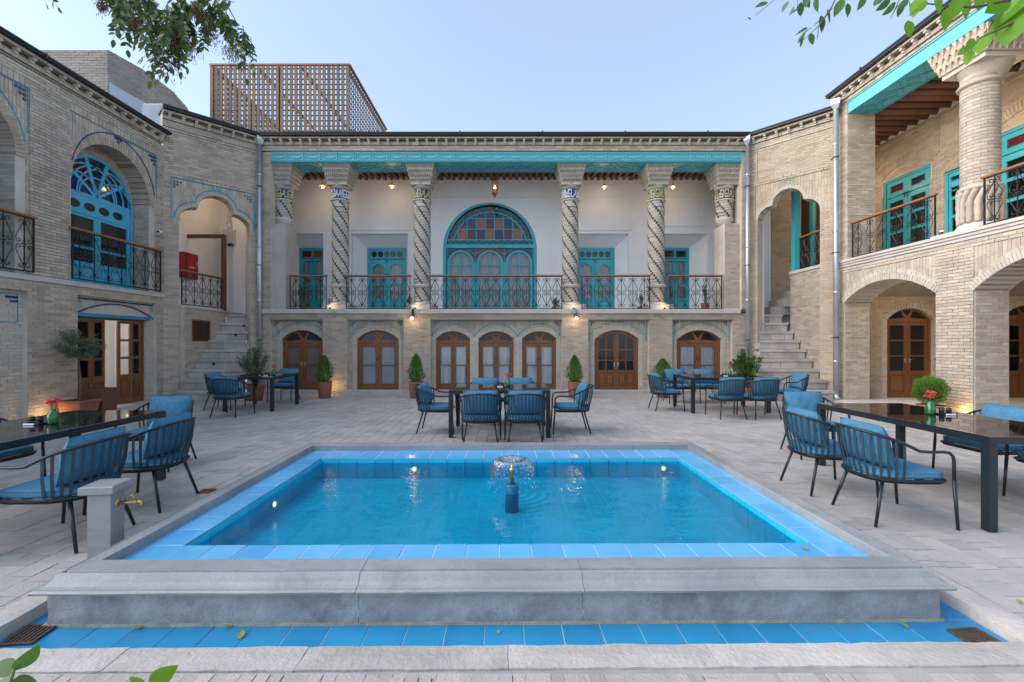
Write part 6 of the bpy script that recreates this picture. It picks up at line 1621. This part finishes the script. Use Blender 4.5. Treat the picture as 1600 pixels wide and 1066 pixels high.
# ================================================================== PLANTS
def leaf_quad(b, p, d, n, L, w):
    d = d.normalized(); s = d.cross(n).normalized() * w / 2; up = n.normalized() * w * .15
    b.add([p, p + d * L * .45 + s + up, p + d * L, p + d * L * .45 - s + up], [(0, 1, 2), (0, 2, 3)])
def rv(r=1): return Vector((rng.gauss(0, 1), rng.gauss(0, 1), rng.gauss(0, 1))).normalized() * r
def crown_cone(h, r, n=3200, m='conifer', z0=0):
    b = MB(); ph_ = rng.uniform(0, 6)
    for i in range(n):
        t = rng.random(); prof_ = min(1, (t * 5) ** .6) * (1 - t ** 2.2) ** .75 if t < 1 else 0; a = rng.uniform(0, 2 * pi); lump = 1 + .17 * sin(3 * a + 9 * t + ph_) + .10 * sin(8 * a - 7 * t + 2 * ph_)
        rr = r * prof_ * lump * (rng.random() ** .28); p = Vector((rr * cos(a), rr * sin(a), z0 + t * h)); d = Vector((cos(a) * .35, sin(a) * .35, 1)) + rv(.35); leaf_quad(b, p, d, Vector((cos(a), sin(a), .1)) + rv(.5), rng.uniform(.03, .065), .014)
    return b
def pot_round(t, r0, r1, h, m='terracotta'):
    b = MB(); b.lathe([(r0, 0), (r0 + .01, .01), ((r0 + r1) / 2 + .012, h * .5), (r1, h - .02), (r1 + .004, h), (r1 - .018, h), (r1 - .02, h - .04)], 24, cap=False); b.lathe([(r0, .001), (0.001, .001)], 24, cap=False); obj('pot', b, t, m=M[m], smooth=True)
    b = MB(); b.lathe([(r1 - .018, h - .04), (.001, h - .035)], 20, cap=False); obj('soil', b, t, m=M['soil'])
gC = 'clipped cypresses in terracotta pots along the back wing'
for (x, y, lab, s) in ((-4.78, 11.85, 'small pointed cypress in a terracotta pot between the brown doors and the frosted window', 1), (-2.40, 11.85, 'small pointed cypress in a terracotta pot left of the three curtained windows', 1.04),
                    (1.73, 11.85, 'small pointed cypress in a terracotta pot right of the three curtained windows', 1), (4.04, 11.9, 'bushier small cypress in a terracotta pot behind the table by the right stairs', 1.02)):
    t = thing('potted_cypress', lab, 'potted tree', (x, y, .004), group=gC); pot_round(t, .135, .185, .43); k = x > 4
    b = MB(); b.tube([(0, 0, .38), (0, 0, .7)], .018, 6); obj('trunk', b, t, m=M['bark']); obj('crown', crown_cone((.60 if k else .70) * s, .27 if k else .215, z0=.38), t, m=M['conifer'], kind='stuff')
t = thing('topiary_ball', 'bright green round topiary in a low terracotta pot at the foot of the porch pier', 'potted tree', (7.75, 8.35, .004))
pot_round(t, .16, .21, .30); b = MB(); b.tube([(0, 0, .25), (0, 0, .5)], .02, 6); obj('trunk', b, t, m=M['bark'])
b = MB()
for i in range(7500):
    v = rv(); k = .25 * (rng.random() ** .22) * (1 + .09 * sin(7 * v.x + 3) * sin(6 * v.z + 1) + (.12 if rng.random() < .03 else 0)); p = Vector((0, 0, .56)) + Vector((v.x * k, v.y * k, v.z * k * 1.0)); leaf_quad(b, p, v + Vector((0, 0, .8)) + rv(.3), v + rv(.4), rng.uniform(.02, .045), .011)
obj('crown', b, t, m=M['topiary'], kind='stuff'); b = MB(); b.lathe([(.03, .38), (.15, .44), (.19, .56), (.14, .69), (.02, .74)], 12); obj('inner_crown', b, t, m=M['leaf_core'])
def shrub(label, loc, h, spread, n, m, pot, potm='terracotta', cat='potted shrub', name='potted_shrub', stems=14, lw=.016, ll=.05, lean=(0, 0), flowers=0):
    t = thing(name, label, cat, loc); pot_round(t, pot[0], pot[1], pot[2], potm); st = MB(); lv = MB(); fl = MB()
    for i in range(stems):
        a = rng.uniform(0, 2 * pi); e = rng.uniform(.1, 1); tip = Vector((cos(a) * spread * e + lean[0], sin(a) * spread * e + lean[1], pot[2] + h * rng.uniform(.55, 1) * (1.05 - .35 * e))); base = Vector((rng.uniform(-.03, .03), rng.uniform(-.03, .03), pot[2] - .04)); mid = (base + tip) / 2 + Vector((0, 0, .1 * h)) + rv(.04)
        P = [base, base.lerp(mid, .55) + rv(.01), mid, mid.lerp(tip, .5) + rv(.02), tip]; st.tube(P, [.007, .006, .005, .003, .0015], 4)
        for k in range(n // stems):
            u = rng.uniform(.25, 1) ** .8 * 4; q = min(3, int(u)); p = P[q].lerp(P[q + 1], u - q) + rv(.03 if h < .5 else .06) * rng.random(); d = (P[q + 1] - P[q]).normalized() * .6 + rv(.9); leaf_quad(lv, p, d, rv(), rng.uniform(.6, 1.2) * ll, lw)
        if flowers and i < flowers: [leaf_quad(fl, tip + rv(.03), rv(), rv(), .03, .02) for _ in range(8)]
    obj('stems', st, t, m=M['bark']); obj('foliage', lv, t, m=M[m], kind='stuff')
    if flowers: obj('flowers', fl, t, m=M['flower'], kind='stuff')
    return t
shrub('loose olive-leaved shrub in a terracotta pot beside the left downpipe and stairs', (-6.30, 11.35, .0), 1.15, .42, 2600, 'leaf_olive', (.15, .20, .38), stems=34, ll=.062, lw=.02, flowers=3)
shrub('leafy green shrub in a terracotta pot beside the right stairs', (5.95, 11.35, .0), 1.05, .46, 3400, 'leaf', (.15, .19, .32), stems=34, ll=.06, lw=.022)
lt = thing('potted_standard_tree', 'small standard tree with a round loose crown in a square planter by the left wall', 'potted tree', (-8.22, 8.72, .004))
b = MB(); b.hexa([(-.17, -.17, 0), (.17, -.17, 0), (.17, .17, 0), (-.17, .17, 0), (-.22, -.22, .34), (.22, -.22, .34), (.22, .22, .34), (-.22, .22, .34)]); b.cbox(-.235, .235, -.235, .235, .30, .345, .006); obj('planter', b, lt, m=M['terracotta'])
b = MB(); b.box(-.2, .2, -.2, .2, .344, .348); obj('soil', b, lt, m=M['soil'])
tr = MB(); tr.tube([(0, 0, .3), (.02, .01, .7), (-.01, 0, 1.05), (.01, 0, 1.2)], [.022, .02, .018, .016], 7); lv = MB()
for i in range(46):
    v = rv(); tip = Vector((0, 0, 1.36)) + Vector((v.x * .36, v.y * .36, v.z * .27 + .03)) * rng.uniform(.75, 1.05) + Vector((0, 0, .02)); P = [Vector((0, 0, 1.15)), Vector((0, 0, 1.2)).lerp(tip, .5) + rv(.03), tip]; tr.tube(P, [.009, .005, .002], 4)
    for k in range(62): p = P[1].lerp(tip, rng.uniform(.1, 1.12)) + rv(.075) * rng.random(); leaf_quad(lv, p, rv() + v * .5, rv(), rng.uniform(.03, .055), .018)
obj('trunk', tr, lt, m=M['bark']); obj('crown', lv, lt, m=M['leaf_olive'], kind='stuff')
b = MB(); b.hexa([(-.16, -.16, 0), (.16, -.16, 0), (.16, .16, 0), (-.16, .16, 0), (-.19, -.19, .52), (.19, -.19, .52), (.19, .19, .52), (-.19, .19, .52)])
t = thing('tall_planter', 'empty tall brown square planter standing before the open wooden doors', 'planter', (-8.20, 9.18, .004)); obj('planter', b, t, m=M['brown_pot']); b = MB(); b.box(-.17, .17, -.17, .17, .521, .524); obj('soil', b, t, m=M['soil'])
# pots on the veranda
shrub('bushy young tree in a brown pot behind the left end of the veranda railing', (-6.0, 13.35, 2.385), .62, .22, 500, 'leaf', (.07, .10, .20), 'brown_pot', stems=12)
shrub('small trailing plant at the foot of the first free spiral column', (-5.22, 13.55, 2.385), .36, .16, 260, 'leaf', (.05, .07, .12), 'brown_pot', stems=9)
shrub('small dark plant in a pot at the left foot of the second spiral column', (-2.92, 13.5, 2.385), .36, .12, 260, 'leaf_olive', (.06, .08, .13), 'brown_pot', stems=8)
shrub('small round plant on the veranda edge left of the third spiral column', (1.38, 13.4, 2.385), .32, .14, 300, 'leaf', (.08, .10, .11), 'brown_pot', stems=10)
shrub('small bushy plant on the veranda edge left of the fourth spiral column', (3.90, 13.4, 2.385), .42, .16, 360, 'leaf_olive', (.08, .10, .11), 'brown_pot', stems=10)
shrub('leggy plant in a terracotta pot at the right end of the veranda railing', (5.80, 13.4, 2.385), .62, .2, 420, 'leaf', (.09, .12, .22), stems=10)

# ================================================================== LAMPS
def pendant(label, x, y, zc, drop):
    t = thing('pendant_lamp', label, 'lamp', (x, y, zc), group='pendant lamps in the veranda'); b = MB(); b.tube([(0, 0, 0), (0, 0, -drop)], .006, 5); obj('cord', b, t, m=M['iron'])
    b = MB(); b.lathe([(.02, -drop + .06), (.03, -drop + .03), (.12, -drop - .01), (.125, -drop - .02), (.11, -drop - .015)], 20, cap=False); obj('shade', b, t, m=M['copper'], smooth=True)
    b = MB(); b.lathe([(.005, -drop - .075), (.03, -drop - .06), (.034, -drop - .04), (.02, -drop - .01)], 12); obj('bulb', b, t, m=M['bulb'], smooth=True)
    lamp('pendant_light', (x, y, zc - drop - .10), 3.0, (1, .66, .33), .05)
pendant('pendant lamp left of the first free spiral column', -5.66, 13.9, 6.74, .50); pendant('pendant lamp between the first and second free spiral columns', -3.55, 13.9, 6.74, .50)
pendant('pendant lamp between the third and fourth free spiral columns', 2.94, 13.9, 6.74, .52); pendant('pendant lamp right of the fourth free spiral column', 5.03, 13.9, 6.74, .52)
t = thing('hanging_lantern', 'pierced copper lantern hanging before the large arched window', 'lantern', (-.40, 13.7, 6.74))
b = MB(); b.tube([(0, 0, 0), (0, 0, -.33)], .006, 5); obj('chain', b, t, m=M['iron'])
b = MB(); b.lathe([(.02, -.33), (.05, -.40), (.105, -.47), (.105, -.49)], 16); b.lathe([(.085, -.80), (.10, -.81), (.05, -.86), (.02, -.92)], 16)
for i in range(12):
    a = 2 * pi * i / 12; b.bar((.092 * cos(a), .092 * sin(a), -.49), (.085 * cos(a), .085 * sin(a), -.81), .016)
for z in (-.56, -.63, -.70): b.lathe([(.086, z), (.096, z), (.096, z - .02), (.086, z - .02)], 16, cap=False)
obj('cage', b, t, m=M['copper']); b = MB(); b.lathe([(.005, -.58), (.03, -.60), (.03, -.64), (.01, -.67)], 10); obj('bulb', b, t, m=M['bulb'], smooth=True); lamp('lantern_light', (-.40, 13.7, 6.74 - .62), 5, (1, .62, .3), .03)
def wall_lamp(label, x):
    t = thing('wall_lamp', label, 'lamp', (x, FY - .03, 2.28), group='wall lamps below the veranda'); b = MB(); b.cbox(-.03, .03, -.05, .0, -.12, .12, .006); b.tube([(0, -.05, .06), (-.0, -.16, .07), (.0, -.22, .0), (0, -.22, -.06)], .009, 6); obj('bracket', b, t, m=M['iron'])
    b = MB(); b.lathe([(.03, -.06), (.05, -.09), (.12, -.13), (.11, -.135)], 18, cy=-.22, cap=False); obj('shade', b, t, m=M['copper'], smooth=True); b = MB(); b.lathe([(.005, -.20), (.034, -.18), (.038, -.15), (.02, -.12)], 12, cy=-.22); obj('bulb', b, t, m=M['bulb'], smooth=True)
    lamp('wall_light', (x, FY - .25, 2.03), 1.0, (1, .66, .33), .04)
wall_lamp('black wall lamp on the pier left of the three curtained windows', -2.68); wall_lamp('black wall lamp on the pier right of the three curtained windows', 1.90)
def spot(label, x, y, z, p=0, cat='spotlight'):
    t = thing('spotlight', label, cat, (x, y, z)); b = MB(); b.tube([(0, 0, .01), (0, .0, .07)], .028, 10); b.box(-.03, .03, -.02, .02, 0, .012); obj('body', b, t, m=M['black']); b = MB(); b.tube([(0, 0, .071), (0, 0, .078)], .024, 10); obj('lens', b, t, m=M['bulb'])
    if p: lamp('spot_light', (x, y, z + .12), p, (1, .62, .22), .03)
for i, x in enumerate((-5.06, -2.64, 1.86, 4.44)): spot('small black spotlight at the foot of the %s free spiral column' % ('first', 'second', 'third', 'fourth')[i], x, FY + .02, 2.386, .5)
spot('small black spotlight at the foot of the stout column', 8.30, 8.72, 3.502, 0)
spot('uplight on the ground beside the left cypress pot', -4.92, 12.60, .10, 1.2); spot('uplight on the ground at the foot of the porch pier', 8.12, 8.18, .045, 2.0); spot('uplight on the ground at the far left wall', -8.40, 8.35, .004, 1.0)
spot('uplight on the ground behind the right cypress pot', 4.30, 12.60, .10, .6)
lamp('hall_lamp', (LX - 1.2, 10.3, 2.1), 12, (1, .9, .78), .1); lamp('bay_lamp', (-8.0, 13.6, 5.9), 6, (1, .70, .42), .06); lamp('porch_fill', (9.8, 9.9, 2.5), 9, (1, .72, .45), .08); lamp('porch_fill', (12.6, 9.5, 2.6), 9, (1, .72, .45), .08)  # the porch pair is added warm fill light without any fixture
for (x, y, lab) in ((9.4, 12.6, 'lamp hanging in the right veranda behind the turquoise post'), (9.4, 8.9, 'lamp hanging in the right veranda behind the stout column')):
    t = thing('veranda_lamp', lab, 'lamp', (x, y, 6.9)); b = MB(); b.tube([(0, 0, 0), (0, 0, -.95)], .006, 5); obj('cord', b, t, m=M['iron']); b = MB(); b.lathe([(.02, -.92), (.11, -.98), (.10, -.985)], 16, cap=False); obj('shade', b, t, m=M['copper']); b = MB(); b.lathe([(.005, -1.05), (.035, -1.02), (.03, -.98)], 10); obj('bulb', b, t, m=M['bulb']); lamp('veranda_light', (x, y, 5.75), 9, (1, .70, .40), .06)
# security camera on the left wall
t = thing('security_camera', 'white security camera on the left brick wall beside the blue arched window', 'camera', (-8.60, 11.14, 4.10), rz=0)
b = MB(); b.tube([(0, 0, 0), (.06, 0, 0)], .035, 12); b.tube([(.05, 0, 0), (.10, -.02, .03)], .014, 8); obj('mount', b, t, m=M['white'], smooth=True); b = MB(); b.tube([(.06, .06, .045), (.14, -.14, .025)], .04, 14); obj('body', b, t, m=M['white'], smooth=True); b = MB(); b.tube([(.1405, -.141, .025), (.142, -.146, .0245)], .03, 12); obj('lens', b, t, m=M['black'])
# ================================================================== OVERHANGING BRANCHES, LEAVES
def P3(px, py, Y): return Vector(((px - 794) / 711 * Y, Y, H + (535 - py) / 711 * Y))
def leaf_mesh(m):
    b = MB(); n = 7; vs = []
    for i in range(n + 1):
        t = i / n; w = .24 * sin(pi * t ** .8) ** .9; dz = -.06 * t * t
        vs += [(-w, t, dz + .05 * (w / .24)), (0, t, dz), (w, t, dz + .05 * (w / .24))]
    fs = []
    for i in range(n): b0 = i * 3; fs += [(b0, b0 + 1, b0 + 4, b0 + 3), (b0 + 1, b0 + 2, b0 + 5, b0 + 4)]
    b.add(vs, fs); return b.mesh('leaf', m, True)
LM = {k: leaf_mesh(M[k]) for k in ('leaf_dark', 'leaf_bright', 'leaf', 'yellow_leaf')}
def leaf_mtx(p, d, L, wid=1.0):
    d = d.normalized(); n = (rv() + Vector((0, -.6, .5))).normalized(); s = d.cross(n).normalized(); n = s.cross(d)
    return Matrix(((s.x * L * wid, d.x * L, n.x * L, p.x), (s.y * L * wid, d.y * L, n.y * L, p.y), (s.z * L * wid, d.z * L, n.z * L, p.z), (0, 0, 0, 1)))
def compound(br, st, a, b, pairs, L, m, store):
    mid = (a + b) / 2 + Vector((0, 0, .06 * (b - a).length)) + rv(.03 * (b - a).length); pts = []
    for i in range(9):
        t = i / 8; pts.append(a * (1 - t) ** 2 + mid * 2 * t * (1 - t) + b * t * t)
    st.tube(pts, [.004 - .0028 * i / 8 for i in range(9)], 4); ax = (b - a).normalized(); sd = ax.cross(Vector((0, 1, .2)) + rv(.35)).normalized()
    for k in range(pairs):
        t = .18 + .78 * k / pairs; i = min(7, int(t * 8)); p = pts[i].lerp(pts[i + 1], t * 8 - i)
        for s in (1, -1): store.append(leaf_mtx(p, sd * s + ax * .55 + rv(.25) + Vector((0, 0, -.35)), L * rng.uniform(.8, 1.15)))
    store.append(leaf_mtx(b, ax, L * 1.1))
def branch(label, fn, mkey, group=None, name='tree_branch'):
    t = thing(name, label, 'branch'); st = MB(); store = []; fn(t, st, store); obj('twigs', st, t, m=M['bark'])
    store.sort(key=lambda m_: -m_.to_scale().y)
    for m_ in store[:300]:
        o = bpy.data.objects.new('leaf', LM[mkey]); C.objects.link(o); o.parent = t; o.matrix_basis = m_
    if len(store) > 300:
        b = MB(); vv = [v.co.copy() for v in LM[mkey].vertices]; ff = [tuple(p.vertices) for p in LM[mkey].polygons]
        for m_ in store[300:]: b.add([m_ @ v for v in vv], ff)
        obj('foliage', b, t, m=M[mkey], kind='stuff')
    return t
def left_branch(t, st, store):
    Y = 5.0
    st.tube([P3(345, -260, Y), P3(330, -100, Y), P3(300, -30, Y), P3(262, 5, Y)], [.03, .022, .014, .008], 6); st.tube([P3(330, -100, Y), P3(345, -10, Y + .1), P3(372, 40, Y + .1)], [.014, .009, .005], 5); st.tube([P3(300, -30, Y), P3(215, -12, Y - .1), P3(170, -6, Y - .1)], [.010, .007, .004], 5)
    src = [(262, 5), (300, -20), (215, -12), (340, -5), (285, 20), (240, -5), (190, -10), (320, 15), (350, 20)]
    tips = [(185, 42), (178, 62), (200, 78), (195, 30), (222, 88), (215, 60), (232, 70), (240, 112), (250, 95), (228, 100), (262, 60), (275, 90), (250, 40), (290, 70), (285, 40), (300, 58), (318, 82), (325, 55), (335, 35), (352, 40), (345, 12), (300, 20), (312, 30), (270, 15), (360, 62), (390, 84), (384, 122), (378, 95), (205, 15), (225, 25), (175, 15), (262, 118), (247, 125), (292, 104), (210, 50), (236, 50), (265, 35), (280, 5), (165, 5), (255, 75), (283, 112), (310, 5), (330, 10)]
    for (x, y) in tips:
        s_ = min(src, key=lambda q: (q[0] - x) ** 2 + (q[1] - y) ** 2 * .6 + rng.uniform(0, 900)); YY = Y + rng.uniform(-.35, .35); compound(t, st, P3(s_[0], s_[1], YY), P3(x, y, YY + rng.uniform(-.1, .1)), 9, .088, 'leaf_dark', store); compound(t, st, P3(s_[0] * .4 + x * .6 + rng.uniform(-22, 22), s_[1] * .5 + y * .5 - 12, YY), P3(x + rng.uniform(-14, 14), y + rng.uniform(-14, 2), YY + .1), 5, .08, 'leaf_dark', store)
    for (x, y, r) in ((262, 98, 24), (308, 16, 10), (330, 52, 18), (362, 78, 16), (160, 8, 9), (298, 74, 14), (270, 60, 14), (210, 35, 12)):
        b = MB(); c_ = P3(x, y, Y - .1)
        for i in range(420): v = Vector((rng.gauss(0, .45), rng.gauss(0, .3), rng.gauss(0, .6))) * r / 711 * Y; leaf_quad(b, c_ + v, Vector((rng.uniform(-.4, .4), rng.uniform(-.4, .4), -1)), rv(), .030, .008)
        o = obj('seed_cluster', b, t, m=M['seed'], kind='stuff')
branch('dense dark green branch with brown seed clusters hanging over the left roof', left_branch, 'leaf_dark')
def sprig(t, st, store):
    compound(t, st, P3(60, -25, 4.6), P3(90, 12, 4.6), 4, .07, 'leaf_dark', store); compound(t, st, P3(60, -25, 4.6), P3(72, 6, 4.6), 3, .06, 'leaf_dark', store)
branch('tiny leafy twig tip at the top left of the sky', sprig, 'leaf_dark')
def right_a(t, st, store):
    Y = 2.6
    def lf(x, y, L, ang): store.append(leaf_mtx(P3(x, y, Y + rng.uniform(-.1, .1)), Vector((cos(radians(ang)), .15, sin(radians(ang)))), L / 711 * Y))
    st.tube([P3(1225, -60, Y), P3(1215, -5, Y), P3(1180, 25, Y)], [.004, .002, .001], 4); st.tube([P3(1330, -60, Y), P3(1300, 10, Y), P3(1280, 40, Y), P3(1252, 66, Y)], [.006, .004, .003, .001], 4); st.tube([P3(1250, -40, Y), P3(1245, 15, Y)], [.003, .001], 4); st.tube([P3(1420, -70, Y), P3(1405, 0, Y), P3(1395, 22, Y)], [.004, .003, .001], 4)
    for a in ((1200, 4, 20, 195), (1174, 30, 7, 150), (1232, 2, 18, 240), (1240, 10, 16, 250), (1252, 3, 22, 270), (1258, -4, 18, 300), (1246, 14, 12, 215), (1262, -12, 22, 265),
              (1275, -6, 24, 280), (1304, 10, 26, 230), (1318, -2, 28, 245), (1292, 14, 22, 290), (1290, 26, 22, 215), (1283, 24, 26, 280), (1278, 38, 24, 275), (1270, 42, 22, 215), (1262, 44, 20, 205), (1258, 52, 18, 235), (1256, 58, 16, 250), (1266, 52, 18, 290), (1324, 5, 20, 280),
              (1352, -6, 22, 245), (1380, -8, 22, 230), (1392, -2, 26, 220), (1400, 4, 26, 225), (1404, 8, 24, 240), (1410, 6, 20, 255), (1418, -4, 24, 240), (1420, 2, 18, 285), (1428, 12, 12, 250), (1385, -16, 26, 235)): lf(*a)
branch('loose sprays of small leaves against the sky left of the right roof', right_a, 'leaf')
def right_b(t, st, store):
    Y = 2.0
    def lf(x, y, L, ang, w=1.25): store.append(leaf_mtx(P3(x, y, Y + rng.uniform(-.08, .08)), Vector((cos(radians(ang)), .1, sin(radians(ang)))), L / 711 * Y, w))
    st.tube([P3(1640, -40, Y), P3(1580, 0, Y), P3(1520, 12, Y), P3(1450, 6, Y), P3(1420, 25, Y)], [.008, .006, .005, .003, .0015], 5); st.tube([P3(1640, 10, Y), P3(1570, 42, Y), P3(1530, 60, Y), P3(1510, 88, Y)], [.006, .005, .003, .0015], 5)
    for a in ((1418, 32, 26, 285), (1440, -6, 34, 250), (1462, -8, 30, 290), (1480, 12, 34, 270), (1498, -4, 34, 255), (1505, -10, 40, 285), (1530, -10, 26, 275), (1530, -12, 36, 320), (1560, 20, 46, 280, 1.9), (1600, -6, 60, 235, 1.9), (1596, 10, 60, 250, 1.8), (1610, -20, 70, 270, 1.9), (1552, 42, 36, 250, 1.8), (1535, 58, 26, 265, 1.6), (1522, 60, 22, 240), (1514, 74, 20, 215), (1516, 78, 24, 262), (1580, -8, 44, 215, 1.6), (1450, 4, 22, 210)): lf(*a)
branch('spray of large bright green leaves hanging before the stout column capital', right_b, 'leaf_bright')
def front_l(t, st, store):
    Y = 1.1
    st.tube([P3(8, 1120, Y), P3(18, 1062, Y), P3(28, 1035, Y)], [.004, .003, .0015], 5)
    for (x, y, L, ang) in ((24, 1048, 46, 50), (24, 1050, 40, 165), (20, 1068, 36, 190), (18, 1066, 34, -10)): store.append(leaf_mtx(P3(x, y, Y), Vector((cos(radians(ang)), .2, sin(radians(ang)))), L / 711 * Y, 1.3))
branch('green leafy shoot poking up at the bottom left corner', front_l, 'leaf', name='plant_shoot')
def front_m(t, st, store):
    Y = 1.1; st.tube([P3(250, 1120, Y), P3(240, 1070, Y)], [.004, .002], 5)
    for (x, y, L, ang) in ((232, 1070, 46, 30), (224, 1075, 30, 150)): store.append(leaf_mtx(P3(x, y, Y), Vector((cos(radians(ang)), .2, sin(radians(ang)))), L / 711 * Y, 1.3))
branch('single green leaf tip at the bottom edge left of centre', front_m, 'leaf_bright', name='plant_shoot')
for (x, y, z, L, r, lab) in ((-1.37, 2.32, -.066, .07, .3, 'yellow fallen leaf lying in the channel left of centre'), (-1.47, 2.42, -.066, .05, 1.2, 'yellow fallen leaf against the pedestal left of centre'), (-1.95, 2.43, -.066, .05, 2.5, 'pale yellow fallen leaf in the channel further left'), (-2.44, 2.50, -.066, .05, .9, 'dry fallen leaf by the left corner of the pedestal'),
                       (1.88, 2.90, .144, .05, 2.9, 'green and yellow fallen leaf on the pool border tiles at the right'), (2.85, 2.55, .006, .05, 2.7, 'yellow fallen leaf on the paving right of the pool corner'), (2.12, 2.41, -.066, .05, .2, 'curled fallen leaf beside the right drain cover'), (-.05, 2.36, -.066, .03, .2, 'small fallen leaf in the middle of the channel')):
    o = obj('fallen_leaf', LM['yellow_leaf'], mtx=Matrix.Translation((x, y, z + .004)) @ Matrix.Rotation(r, 4, 'Z') @ Matrix.Rotation(.15, 4, 'X') @ Matrix.Scale(L, 4)); tag(o, lab, 'leaf')
